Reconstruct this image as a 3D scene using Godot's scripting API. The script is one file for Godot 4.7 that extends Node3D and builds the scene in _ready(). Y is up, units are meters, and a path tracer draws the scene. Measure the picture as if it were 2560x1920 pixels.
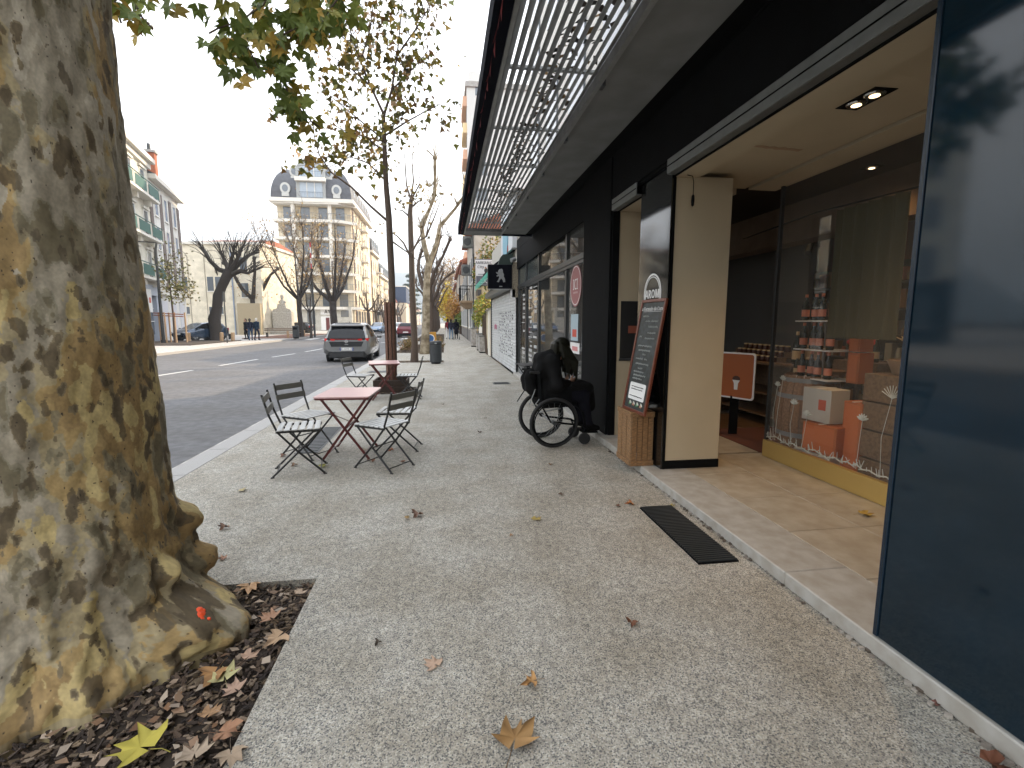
extends Node3D
# A shaded town pavement: plane trees, bistro tables, shop fronts and a tree-lined street behind.

class MB:
	# Collects shapes for one mesh: positions, normals, uvs in metres, linear vertex colours.
	var v := PackedVector3Array()
	var n := PackedVector3Array()
	var uv := PackedVector2Array()
	var c := PackedColorArray()
	var ix := PackedInt32Array()
	var col := Color(1, 1, 1)
	var tinted := false
	func tint(k: Color) -> MB:
		col = k
		tinted = true
		return self
	func vert(p: Vector3, nn: Vector3, u: Vector2) -> int:
		v.append(p)
		n.append(nn)
		uv.append(u)
		c.append(col)
		return v.size() - 1
	func flat_uv(p: Vector3, nn: Vector3) -> Vector2:
		var a := nn.abs()
		if a.y >= a.x and a.y >= a.z:
			return Vector2(p.x, p.z)
		if a.x >= a.z:
			return Vector2(p.z, -p.y)
		return Vector2(p.x, -p.y)
	func face(pts: Array, centre: Vector3) -> MB:
		# a flat convex polygon whose front looks away from centre
		var nn: Vector3 = (pts[2] - pts[0]).cross(pts[1] - pts[0])
		var mid := Vector3.ZERO
		for p in pts:
			mid += p
		mid /= pts.size()
		if nn.length_squared() < 1e-16:
			return self
		nn = nn.normalized()
		var flip := nn.dot(mid - centre) < 0.0
		if flip:
			nn = -nn
		var s := v.size()
		for p in pts:
			vert(p, nn, flat_uv(p, nn))
		for i in range(1, pts.size() - 1):
			if flip:
				ix.append_array([s, s + i + 1, s + i])
			else:
				ix.append_array([s, s + i, s + i + 1])
		return self
	func hexa(q: Array) -> MB:
		# eight corners: bottom four round, top four round
		var m := Vector3.ZERO
		for p in q:
			m += p
		m /= 8.0
		face([q[0], q[1], q[2], q[3]], m)
		face([q[4], q[5], q[6], q[7]], m)
		for i in 4:
			var j := (i + 1) % 4
			face([q[i], q[j], q[j + 4], q[i + 4]], m)
		return self
	func box(at: Vector3, size: Vector3, b := Basis(), r := 0.0) -> MB:
		var h := size / 2.0
		r = minf(r, minf(h.x, minf(h.y, h.z)) * 0.9)
		if r <= 0.0:
			var q := []
			for y in [-1, 1]:
				for s in [[-1, -1], [1, -1], [1, 1], [-1, 1]]:
					q.append(at + b * Vector3(h.x * s[0], h.y * y, h.z * s[1]))
			return hexa(q)
		var k := h - Vector3(r, r, r)
		var P := func(sx: int, sy: int, sz: int, ax: int) -> Vector3:
			var o := Vector3(k.x * sx, k.y * sy, k.z * sz)
			o[ax] = h[ax] * [sx, sy, sz][ax]
			return at + b * o
		for ax in 3:
			for s in [-1, 1]:
				var q := []
				for e in [[-1, -1], [1, -1], [1, 1], [-1, 1]]:
					var t := [0, 0, 0]
					t[ax] = s
					t[(ax + 1) % 3] = e[0]
					t[(ax + 2) % 3] = e[1]
					q.append(P.call(t[0], t[1], t[2], ax))
				face(q, at)
		for ax in 3:
			var a1 := (ax + 1) % 3
			var a2 := (ax + 2) % 3
			for s1 in [-1, 1]:
				for s2 in [-1, 1]:
					var t := [0, 0, 0]
					t[a1] = s1
					t[a2] = s2
					var q := []
					t[ax] = -1
					q.append(P.call(t[0], t[1], t[2], a1))
					q.append(P.call(t[0], t[1], t[2], a2))
					t[ax] = 1
					q.append(P.call(t[0], t[1], t[2], a2))
					q.append(P.call(t[0], t[1], t[2], a1))
					face(q, at)
		for x in [-1, 1]:
			for y in [-1, 1]:
				for z in [-1, 1]:
					face([P.call(x, y, z, 0), P.call(x, y, z, 1), P.call(x, y, z, 2)], at)
		return self
	func bx(x0: float, x1: float, y0: float, y1: float, z0: float, z1: float, r := 0.0) -> MB:
		return box(Vector3((x0 + x1) / 2, (y0 + y1) / 2, (z0 + z1) / 2), Vector3(absf(x1 - x0), absf(y1 - y0), absf(z1 - z0)), Basis(), r)
	func bar(a: Vector3, b: Vector3, w: float, d: float, up := Vector3.UP, r := 0.0) -> MB:
		# a straight bar from a to b: w across, d along up
		var f := (b - a).normalized()
		if absf(f.dot(up.normalized())) > 0.98:
			up = Vector3.RIGHT if absf(f.x) < 0.9 else Vector3.FORWARD
		var s := f.cross(up).normalized()
		return box((a + b) / 2, Vector3(w, d, a.distance_to(b)), Basis(s, f.cross(s) * -1.0, -f), r)
	func grid(rows: Array, closed := false, caps := false, us := 1.0, vs := 1.0) -> MB:
		# a smooth sheet through rows of points; closed joins each row's ends
		var nr := rows.size()
		var nc: int = rows[0].size()
		var w := nc + 1 if closed else nc
		var s := v.size()
		var vol := 0.0
		var cen := Vector3.ZERO
		for row in rows:
			for p in row:
				cen += p
		cen /= nr * nc
		var acc := PackedVector3Array()
		acc.resize(nr * nc)
		var tris := []
		for i in nr - 1:
			for j in (nc if closed else nc - 1):
				var j2 := (j + 1) % nc
				var a: Vector3 = rows[i][j]
				var b: Vector3 = rows[i][j2]
				var d: Vector3 = rows[i + 1][j]
				var e: Vector3 = rows[i + 1][j2]
				var fn := (d - b).cross(e - a)
				vol += fn.dot((a + b + d + e) / 4.0 - cen)
				acc[i * nc + j] += fn
				acc[i * nc + j2] += fn
				acc[(i + 1) * nc + j] += fn
				acc[(i + 1) * nc + j2] += fn
		var flip := vol < 0.0
		for i in nr:
			for j in w:
				var jj := j % nc
				var nn := acc[i * nc + jj].normalized()
				vert(rows[i][jj], -nn if flip else nn, Vector2(us * j / float(w - 1), vs * i / float(maxi(1, nr - 1))))
		for i in nr - 1:
			for j in w - 1:
				var a := s + i * w + j
				var b := a + 1
				var d := a + w
				var e := d + 1
				if flip:
					ix.append_array([a, d, b, b, d, e])
				else:
					ix.append_array([a, b, d, b, e, d])
		if caps:
			for r in [0, nr - 1]:
				face(Array(rows[r]), cen)
		return self
	func tube(pts: Array, radii, sides := 6, caps := true, us := 1.0) -> MB:
		var rows := []
		var ref := Vector3.UP
		var f0: Vector3 = (pts[1] - pts[0]).normalized()
		if absf(f0.y) > 0.9:
			ref = Vector3.RIGHT
		var s := f0.cross(ref).normalized()
		for i in pts.size():
			var f: Vector3
			if i == 0:
				f = pts[1] - pts[0]
			elif i == pts.size() - 1:
				f = pts[i] - pts[i - 1]
			else:
				f = pts[i + 1] - pts[i - 1]
			f = f.normalized()
			s = (s - f * s.dot(f)).normalized()
			var t := f.cross(s)
			var r: float = radii[i] if radii is Array else radii
			var row := []
			for k in sides:
				var a := TAU * k / sides
				row.append(pts[i] + (s * cos(a) + t * sin(a)) * r)
			rows.append(row)
		return grid(rows, true, caps, us, us)
	func lathe(prof: Array, at := Vector3.ZERO, sides := 16, b := Basis(), caps := true) -> MB:
		var rows := []
		for p in prof:
			var row := []
			for k in sides:
				var a := TAU * k / sides
				row.append(at + b * Vector3(cos(a) * p.x, p.y, sin(a) * p.x))
			rows.append(row)
		return grid(rows, true, caps)
	func rings(prof: Array, at := Vector3.ZERO, sides := 16, b := Basis()) -> MB:
		# a lathe with hard edges between the rings
		for i in prof.size() - 1:
			var seg := [prof[i], prof[i + 1]]
			lathe(seg, at, sides, b, false)
		var cen := Vector3.ZERO
		for p in prof:
			cen += Vector3(0, p.y, 0)
		cen = at + b * (cen / prof.size())
		for p in [prof[0], prof[-1]]:
			if p.x > 1e-4:
				var q := []
				for k in sides:
					var a := TAU * k / sides
					q.append(at + b * Vector3(cos(a) * p.x, p.y, sin(a) * p.x))
				face(q, cen)
		return self
	func ball(at: Vector3, r: Vector3, sides := 10, b := Basis()) -> MB:
		var rows := []
		for i in sides / 2 + 1:
			var t := PI * (i / float(sides / 2)) - PI / 2
			var row := []
			for k in sides:
				var a := TAU * k / sides
				row.append(at + b * (Vector3(cos(a) * maxf(cos(t), 0.001), sin(t), sin(a) * maxf(cos(t), 0.001)) * r))
			rows.append(row)
		return grid(rows, true)
	func prism(poly: PackedVector2Array, depth: float, xf := Transform3D()) -> MB:
		# a polygon in x,y thickened to both sides of its plane
		var tri := Geometry2D.triangulate_polygon(poly)
		for side in [1.0, -1.0]:
			var s := v.size()
			var nn: Vector3 = (xf.basis * Vector3(0, 0, side)).normalized()
			for p in poly:
				vert(xf * Vector3(p.x, p.y, depth / 2 * side), nn, Vector2(p.x, -p.y))
			for i in range(0, tri.size(), 3):
				var a: Vector3 = v[s + tri[i]]
				var g: Vector3 = (v[s + tri[i + 2]] - a).cross(v[s + tri[i + 1]] - a)
				if g.dot(nn) >= 0:
					ix.append_array([s + tri[i], s + tri[i + 1], s + tri[i + 2]])
				else:
					ix.append_array([s + tri[i], s + tri[i + 2], s + tri[i + 1]])
		if depth > 0.0:
			var cw := Geometry2D.is_polygon_clockwise(poly)
			for i in poly.size():
				var p := poly[i]
				var q := poly[(i + 1) % poly.size()]
				var d := (q - p).normalized()
				var o := Vector2(d.y, -d.x)
				if cw:
					o = -o
				var m := Vector3((p.x + q.x) / 2 - o.x, (p.y + q.y) / 2 - o.y, 0)
				face([xf * Vector3(p.x, p.y, depth / 2), xf * Vector3(q.x, q.y, depth / 2), xf * Vector3(q.x, q.y, -depth / 2), xf * Vector3(p.x, p.y, -depth / 2)], xf * m)
		return self
	func leaf_quad(a: Vector3, along: Vector3, side: Vector3, fold: Vector3) -> MB:
		# a small pointed leaf of two folded triangles pairs
		var nn := side.cross(along).normalized()
		var tip := a + along
		var l := a + along * 0.45 - side + fold
		var r := a + along * 0.45 + side + fold
		var s := v.size()
		for p in [a, l, tip, r]:
			vert(p, nn, Vector2.ZERO)
		ix.append_array([s, s + 1, s + 2, s, s + 2, s + 3])
		return self
	func add(o: MB, xf := Transform3D()) -> MB:
		var s := v.size()
		for i in o.v.size():
			v.append(xf * o.v[i])
			n.append((xf.basis * o.n[i]).normalized())
		uv.append_array(o.uv)
		c.append_array(o.c)
		tinted = tinted or o.tinted
		for i in o.ix:
			ix.append(s + i)
		return self
	func mesh(m: Material) -> ArrayMesh:
		var a := []
		a.resize(Mesh.ARRAY_MAX)
		a[Mesh.ARRAY_VERTEX] = v
		a[Mesh.ARRAY_NORMAL] = n
		a[Mesh.ARRAY_TEX_UV] = uv
		if tinted:
			a[Mesh.ARRAY_COLOR] = c
		a[Mesh.ARRAY_INDEX] = ix
		var am := ArrayMesh.new()
		am.add_surface_from_arrays(Mesh.PRIMITIVE_TRIANGLES, a)
		am.surface_set_material(0, m)
		return am

var M := {}
var T := {}
var taken := {}
var rng := RandomNumberGenerator.new()

func numbered(called: String) -> String:
	var k: int = taken.get(called, 0)
	taken[called] = k + 1
	return called if k == 0 else "%s_%03d" % [called, k]

func thing(called: String, label: String, category: String, at := Vector3.ZERO, turn := 0.0, group := "") -> Node3D:
	var o := Node3D.new()
	o.name = numbered(called)
	add_child(o)
	o.position = at
	o.rotation.y = turn
	o.set_meta("label", label)
	o.set_meta("category", category)
	if group != "":
		o.set_meta("group", group)
	return o

func part(mb, called: String, m: Material, parent: Node3D, xf := Transform3D()) -> MeshInstance3D:
	var o := MeshInstance3D.new()
	o.name = called
	o.mesh = mb.mesh(m) if mb is MB else mb
	o.transform = xf
	parent.add_child(o, true)
	if called in ["shoots", "twigs", "foliage", "balusters", "chalk_writing", "graffiti", "twig_print", "lettering_print"]:
		o.set_meta("kind", "stuff")
	return o

func single(mb, called: String, m: Material, label: String, category: String, group := "", at := Vector3.ZERO, turn := 0.0) -> MeshInstance3D:
	var o := MeshInstance3D.new()
	o.name = numbered(called)
	o.mesh = mb.mesh(m) if mb is MB else mb
	o.position = at
	o.rotation.y = turn
	add_child(o)
	o.set_meta("label", label)
	o.set_meta("category", category)
	if group != "":
		o.set_meta("group", group)
	return o

func setting(mb, called: String, m: Material, kind := "structure", label := "") -> MeshInstance3D:
	var o := MeshInstance3D.new()
	o.name = numbered(called)
	o.mesh = mb.mesh(m) if mb is MB else mb
	add_child(o)
	o.set_meta("kind", kind)
	if label != "":
		o.set_meta("label", label)
	return o

func copy_of(o: Node3D, at: Vector3, turn: float, label: String) -> Node3D:
	var base := str(o.name)
	var c: Node3D = o.duplicate()
	c.name = numbered(base)
	add_child(c)
	c.position = at
	c.rotation.y = turn
	c.set_meta("label", label)
	return c

func lin(r: float, g: float, b: float) -> Color:
	return Color(r, g, b).linear_to_srgb()

func mt(called: String, r: float, g: float, b: float, rough := 0.8, metal := 0.0, spec := 0.5) -> StandardMaterial3D:
	# a plain material of a real-world base colour, given linear
	if M.has(called):
		return M[called]
	var m := StandardMaterial3D.new()
	m.resource_name = called
	m.albedo_color = lin(r, g, b)
	m.roughness = rough
	m.metallic = metal
	m.metallic_specular = spec
	M[called] = m
	return m

func grained(m: StandardMaterial3D, tex: Texture2D, scale: float, world := true, bump: Texture2D = null, depth := 0.3) -> StandardMaterial3D:
	m.albedo_texture = tex
	m.uv1_triplanar = true
	m.uv1_world_triplanar = world
	m.uv1_scale = Vector3(scale, scale, scale)
	m.uv1_triplanar_sharpness = 4.0
	if bump:
		m.heightmap_enabled = true
		m.heightmap_texture = bump
		m.heightmap_scale = depth
	return m

func noise_tex(sd: int, freq: float, lo: Color, hi: Color, size := 256, octaves := 4, contrast := 1.0, type := FastNoiseLite.TYPE_SIMPLEX_SMOOTH) -> Texture2D:
	var f := FastNoiseLite.new()
	f.seed = sd
	f.noise_type = type
	f.frequency = freq
	f.fractal_octaves = octaves
	var im := f.get_seamless_image(size, size)
	im.convert(Image.FORMAT_L8)
	var d := im.get_data()
	var o := PackedByteArray()
	o.resize(size * size * 3)
	var lut := []
	for i in 256:
		var k := clampf((i / 255.0 - 0.5) * contrast + 0.5, 0, 1)
		var q := lo.lerp(hi, k)
		lut.append([int(q.r * 255), int(q.g * 255), int(q.b * 255)])
	for i in size * size:
		var q: Array = lut[d[i]]
		o[i * 3] = q[0]
		o[i * 3 + 1] = q[1]
		o[i * 3 + 2] = q[2]
	return ImageTexture.create_from_image(Image.create_from_data(size, size, false, Image.FORMAT_RGB8, o))

func noise_bytes(sd: int, freq: float, size: int, octaves := 3, type := FastNoiseLite.TYPE_SIMPLEX_SMOOTH, ret := -1, skirt := 0.1) -> PackedByteArray:
	var f := FastNoiseLite.new()
	f.seed = sd
	f.noise_type = type
	f.frequency = freq
	f.fractal_octaves = octaves
	if ret >= 0:
		f.cellular_return_type = ret
		f.fractal_type = FastNoiseLite.FRACTAL_NONE
		f.cellular_jitter = 1.0
	var im := f.get_seamless_image(size, size, false, false, 0.015 if ret >= 0 else skirt)
	im.convert(Image.FORMAT_L8)
	return im.get_data()

func rgb_tex(size: int, o: PackedByteArray, height := 0) -> Texture2D:
	return ImageTexture.create_from_image(Image.create_from_data(size, height if height else size, false, Image.FORMAT_RGB8, o))

func put3(o: PackedByteArray, i: int, r: float, g: float, b: float) -> void:
	o[i * 3] = clampi(int(r), 0, 255)
	o[i * 3 + 1] = clampi(int(g), 0, 255)
	o[i * 3 + 2] = clampi(int(b), 0, 255)

func aggregate_tex() -> Texture2D:
	# washed concrete: pebbles of several stones set in pale cement
	var S := 1024
	var cell := noise_bytes(3, 0.17, S, 1, FastNoiseLite.TYPE_CELLULAR, FastNoiseLite.RETURN_CELL_VALUE)
	var edge := noise_bytes(3, 0.17, S, 1, FastNoiseLite.TYPE_CELLULAR, FastNoiseLite.RETURN_DISTANCE2_SUB)
	var big := noise_bytes(9, 0.012, S, 4)
	var o := PackedByteArray()
	o.resize(S * S * 3)
	var stones := [[84, 85, 88], [112, 111, 109], [136, 132, 124], [152, 148, 138], [161, 157, 148], [172, 166, 154], [184, 179, 170], [166, 161, 153], [192, 187, 177], [156, 153, 147], [172, 163, 149], [201, 197, 188]]
	var lut := []
	var r := RandomNumberGenerator.new()
	r.seed = 5
	for i in 256:
		lut.append(stones[r.randi() % 12 if r.randf() > 0.12 else r.randi() % 2])
	for i in S * S:
		var k: Array = lut[cell[i]]
		var e := edge[i]
		var m := 1.0 if e > 120 else 0.55 + e * 0.00375
		var t := 0.90 + big[i] * 0.0008
		var q := 1.0 - m
		put3(o, i, (k[0] * m + 168 * q) * t, (k[1] * m + 160 * q) * t, (k[2] * m + 144 * q) * t)
	return rgb_tex(S, o)

func asphalt_tex() -> Texture2D:
	var S := 512
	var a := noise_bytes(21, 0.3, S, 2)
	var b := noise_bytes(22, 0.01, S, 4)
	var o := PackedByteArray()
	o.resize(S * S * 3)
	for i in S * S:
		var t := 62.0 + a[i] * 0.20 + (b[i] - 128) * 0.10
		put3(o, i, t, t * 1.0, t * 1.02)
	return rgb_tex(S, o)

func bark_tex() -> Texture2D:
	# flaking plane bark: grey-beige old scales over ochre and cream fresh bark, with small dark flakes and pits
	var S := 1024
	var w1 := noise_bytes(31, 0.005, S, 4)
	var w2 := noise_bytes(32, 0.014, S, 4)
	var w3 := noise_bytes(33, 0.026, S, 3)
	var w4 := noise_bytes(34, 0.006, S, 4)
	var w5 := noise_bytes(35, 0.040, S, 3)
	var w6 := noise_bytes(38, 0.018, S, 5)
	var gr := noise_bytes(36, 0.2, S, 2)
	var o := PackedByteArray()
	o.resize(S * S * 3)
	for y in S:
		var hgt := 1.0 - y / float(S)     # 1 at the top of the map
		for x in S:
			var i := y * S + x
			# scales are taller than wide: look the noise up squeezed
			var j := ((y * 5 / 8) % S) * S + x
			var k := ((y * 3 / 8) % S) * S + ((x * 2) % S)
			var kk := ((y * 3) % S) * S + ((x * 4) % S)
			var low := clampf((0.55 - hgt) * 3.0, 0.0, 1.0)
			var rag := (w5[i] - 128) * 0.16
			var c := Vector3(160, 150, 130)
			var p := w1[j] + rag + low * 16.0 + (14.0 if x < 200 or x > 940 else 0.0) * clampf(w4[j] / 128.0, 0.0, 1.0)
			if p > 132.0:
				c = Vector3(170, 155, 120)
			if p > 150.0:
				c = Vector3(172, 146, 98)
			if p > 172.0:
				c = Vector3(158, 132, 88)
			var q := w2[j] + rag
			if q > 160.0:
				c = c.lerp(Vector3(132, 124, 102), 0.75)
			if q > 178.0:
				c = Vector3(118, 108, 84)
			if q < 82.0:
				c = Vector3(190, 170, 118) if low > 0.4 else Vector3(178, 168, 148)
			var root := clampf((0.16 - hgt) / 0.12, 0.0, 1.0) * clampf(1.0 - absf((x if x < S / 2 else x - S) / float(S) - 0.02) / 0.13, 0.0, 1.0)
			var d := w3[j] + (w4[i] - 128) * 0.30 + low * 6.0 + rag + root * 40.0
			if d > 184.0:
				c = Vector3(126, 112, 86)
			if d > 198.0:
				c = Vector3(100, 87, 65)
			var f := w6[j] + rag * 1.5
			if f > 194.0 - low * 12.0:
				c = c.lerp(Vector3(86, 74, 56), 0.65)
			if w5[kk] > 212 and w3[k] > 118:
				c = Vector3(54, 44, 34)
			var g := 0.88 + gr[i] * 0.0006 + (w6[kk] - 128) * 0.0007
			put3(o, i, c.x * g, c.y * g, c.z * g)
	return rgb_tex(S, o)

func wood_tex(r: float, g: float, b: float, sd: int) -> Texture2D:
	var S := 256
	var a := noise_bytes(sd, 0.02, S, 3)
	var f := noise_bytes(sd + 1, 0.2, S, 2)
	var o := PackedByteArray()
	o.resize(S * S * 3)
	for y in S:
		for x in S:
			var i := y * S + x
			var j := ((y * 8) % S) * S + (x / 4)
			var t := 0.72 + 0.28 * sin(a[j] * 0.12) * 0.5 + f[((y * 4) % S) * S + x / 8] * 0.0016
			put3(o, i, r * t, g * t, b * t)
	return rgb_tex(S, o)

const SHOP_X := 1.97     # face of the shop fronts on our side
const KERB_X := -2.55    # inner edge of the kerb

func _ready() -> void:
	rng.seed = 11
	camera_and_light()
	materials()
	ground()
	shop_front()
	shop_interior()
	neighbour_shop()
	side_street_right()
	foreground_tree()
	street_trees()
	terrace()
	wheelchair_user()
	square_buildings()
	square_things()
	cars()
	pedestrians()
	far_street()
	street_behind()
	fallen_leaves()

func camera_and_light() -> void:
	var cam := Camera3D.new()
	cam.name = "camera"
	cam.fov = 77.15
	cam.near = 0.05
	cam.far = 9000.0
	cam.position = Vector3(0, 1.5, 0)
	cam.rotation_degrees = Vector3(-7.369, -7.926, 0)
	cam.current = true
	add_child(cam)
	var we := WorldEnvironment.new()
	we.name = "world"
	var e := Environment.new()
	e.background_mode = Environment.BG_SKY
	var sm := ProceduralSkyMaterial.new()
	sm.sky_top_color = Color(0.95, 0.965, 1.0)
	sm.sky_horizon_color = Color(1.0, 0.99, 0.97)
	sm.sky_curve = 0.25
	sm.ground_bottom_color = Color(0.42, 0.40, 0.37)
	sm.ground_horizon_color = Color(0.62, 0.62, 0.61)
	sm.sky_energy_multiplier = 1.0
	sm.sun_angle_max = 30.0
	var sk := Sky.new()
	sk.sky_material = sm
	e.sky = sk
	e.tonemap_mode = Environment.TONE_MAPPER_LINEAR
	e.tonemap_exposure = 3.5
	e.fog_enabled = true
	e.fog_density = 0.0005
	e.fog_light_color = Color(0.88, 0.94, 1.0)
	e.sdfgi_enabled = true
	e.ssao_enabled = true
	e.ssil_enabled = true
	we.environment = e
	add_child(we)
	var sun := DirectionalLight3D.new()
	sun.name = "sun"
	sun.light_energy = 0.95
	sun.light_color = Color(1.0, 0.90, 0.76)
	sun.light_angular_distance = 0.6
	sun.shadow_enabled = true
	var from := Vector3(0.80, 0.0, -0.60).normalized() * cos(deg_to_rad(27.0)) + Vector3(0, sin(deg_to_rad(27.0)), 0)
	sun.basis = Basis.looking_at(-from)
	add_child(sun)

func materials() -> void:
	T.mottle = noise_tex(1, 0.02, Color(0.80, 0.79, 0.78), Color(1, 1, 1), 512, 5, 1.6)
	T.soft = noise_tex(2, 0.012, Color(0.90, 0.90, 0.89), Color(1, 1, 1), 256, 4, 1.4)
	T.plain = noise_tex(12, 0.012, Color(0.965, 0.965, 0.96), Color(1, 1, 1), 256, 4, 1.2)
	T.grit = noise_tex(4, 0.25, Color(0.78, 0.78, 0.78), Color(1, 1, 1), 256, 2, 1.3)
	T.stain = noise_tex(6, 0.010, Color(0.70, 0.67, 0.62), Color(1, 1, 1), 512, 5, 2.4)
	T.worn = noise_tex(16, 0.014, Color(0.90, 0.885, 0.86), Color(1, 1, 1), 512, 5, 1.5)
	T.bump = noise_tex(8, 0.08, Color(0, 0, 0), Color(1, 1, 1), 256, 4, 1.2)
	var m := mt("washed_concrete", 0.93, 0.95, 0.95, 0.82)
	grained(m, aggregate_tex(), 1.15)
	m.detail_enabled = true
	m.detail_albedo = T.worn
	m.detail_blend_mode = BaseMaterial3D.BLEND_MODE_MUL
	m.uv2_triplanar = true
	m.uv2_world_triplanar = true
	m.uv2_scale = Vector3(0.21, 0.21, 0.21)
	m.detail_uv_layer = BaseMaterial3D.DETAIL_UV_2
	m = mt("asphalt", 1, 1, 1, 0.78)
	grained(m, asphalt_tex(), 0.9)
	m.detail_enabled = true
	m.detail_albedo = T.worn
	m.detail_blend_mode = BaseMaterial3D.BLEND_MODE_MUL
	m.uv2_triplanar = true
	m.uv2_world_triplanar = true
	m.uv2_scale = Vector3(0.05, 0.05, 0.09)
	m.detail_uv_layer = BaseMaterial3D.DETAIL_UV_2
	grained(mt("kerb_granite", 0.42, 0.41, 0.39, 0.8), T.grit, 3.0)
	grained(mt("pale_concrete", 0.46, 0.44, 0.41, 0.85), T.mottle, 0.4)
	grained(mt("sill_stone", 0.40, 0.39, 0.36, 0.55), T.worn, 0.9)
	grained(mt("floor_stone", 0.40, 0.36, 0.29, 0.5), T.worn, 0.7)
	grained(mt("earth", 0.055, 0.040, 0.028, 0.95), T.grit, 6.0)
	grained(mt("road_paint", 0.62, 0.62, 0.60, 0.7), T.mottle, 2.0)
	grained(mt("navy_panel", 0.003, 0.015, 0.026, 0.07, 0.0, 0.50), T.soft, 0.8)
	mt("navy_trim", 0.005, 0.016, 0.030, 0.25, 0.0)
	mt("gloss_black", 0.004, 0.0045, 0.005, 0.07, 0.0, 0.72)
	grained(mt("satin_black", 0.007, 0.0075, 0.008, 0.7, 0.0, 0.15), T.soft, 1.1)
	grained(mt("soffit_grey", 0.20, 0.205, 0.205, 0.7), T.soft, 0.7)
	grained(mt("track_grey", 0.16, 0.17, 0.165, 0.45, 0.3), T.soft, 2.0)
	grained(mt("slat_metal", 0.30, 0.31, 0.31, 0.5, 0.4), T.soft, 2.0)
	grained(mt("beige_plaster", 0.47, 0.40, 0.28, 0.85), T.plain, 0.5)
	grained(mt("frame_grey", 0.045, 0.050, 0.053, 0.4, 0.3), T.soft, 2.0)
	mt("gold_strip", 0.55, 0.40, 0.14, 0.35, 0.5)
	var g := mt("window_glass", 0.55, 0.58, 0.57, 0.02, 0.0, 0.42)
	g.transparency = BaseMaterial3D.TRANSPARENCY_ALPHA
	g.albedo_color.a = 0.06
	g = mt("mirror_glass", 0.03, 0.035, 0.038, 0.03, 0.0, 0.95)
	g = mt("car_glass", 0.005, 0.006, 0.007, 0.04, 0.0, 0.4)
	g = mt("pale_pane", 0.10, 0.12, 0.14, 0.08, 0.0, 0.9)
	mt("rubber", 0.012, 0.012, 0.012, 0.75)
	mt("chrome", 0.6, 0.6, 0.6, 0.2, 1.0)
	mt("white_paint", 0.75, 0.75, 0.73, 0.6)
	mt("print_white", 0.72, 0.72, 0.70, 0.6)
	mt("print_black", 0.02, 0.02, 0.02, 0.6)
	m = mt("plane_bark", 1, 1, 1, 0.85)
	m.albedo_texture = bark_tex()
	m.heightmap_enabled = true
	m.heightmap_texture = T.bump
	m.heightmap_scale = 0.4
	m = grained(mt("bark_brown", 0.105, 0.075, 0.055, 0.9), T.mottle, 2.5)
	m = grained(mt("bark_dark", 0.045, 0.036, 0.030, 0.9), T.mottle, 2.5)
	m = grained(mt("bark_pale", 0.33, 0.28, 0.20, 0.9), T.stain, 0.55)
	m = mt("leaf_paint", 1, 1, 1, 0.6)
	m.vertex_color_use_as_albedo = true
	m.backlight_enabled = true
	m.backlight = Color(0.30, 0.30, 0.14)
	m = mt("dry_leaf", 1, 1, 1, 0.75)
	m.vertex_color_use_as_albedo = true
	m = mt("tinted", 1, 1, 1, 0.8)
	m.vertex_color_use_as_albedo = true
	m = mt("cloth", 1, 1, 1, 0.9, 0.0, 0.2)
	m.vertex_color_use_as_albedo = true

func sheet(mb: MB, x0: float, x1: float, z0: float, z1: float, y: float) -> MB:
	return mb.face([Vector3(x0, y, z0), Vector3(x1, y, z0), Vector3(x1, y, z1), Vector3(x0, y, z1)], Vector3((x0 + x1) / 2, y - 5, (z0 + z1) / 2))

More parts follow.
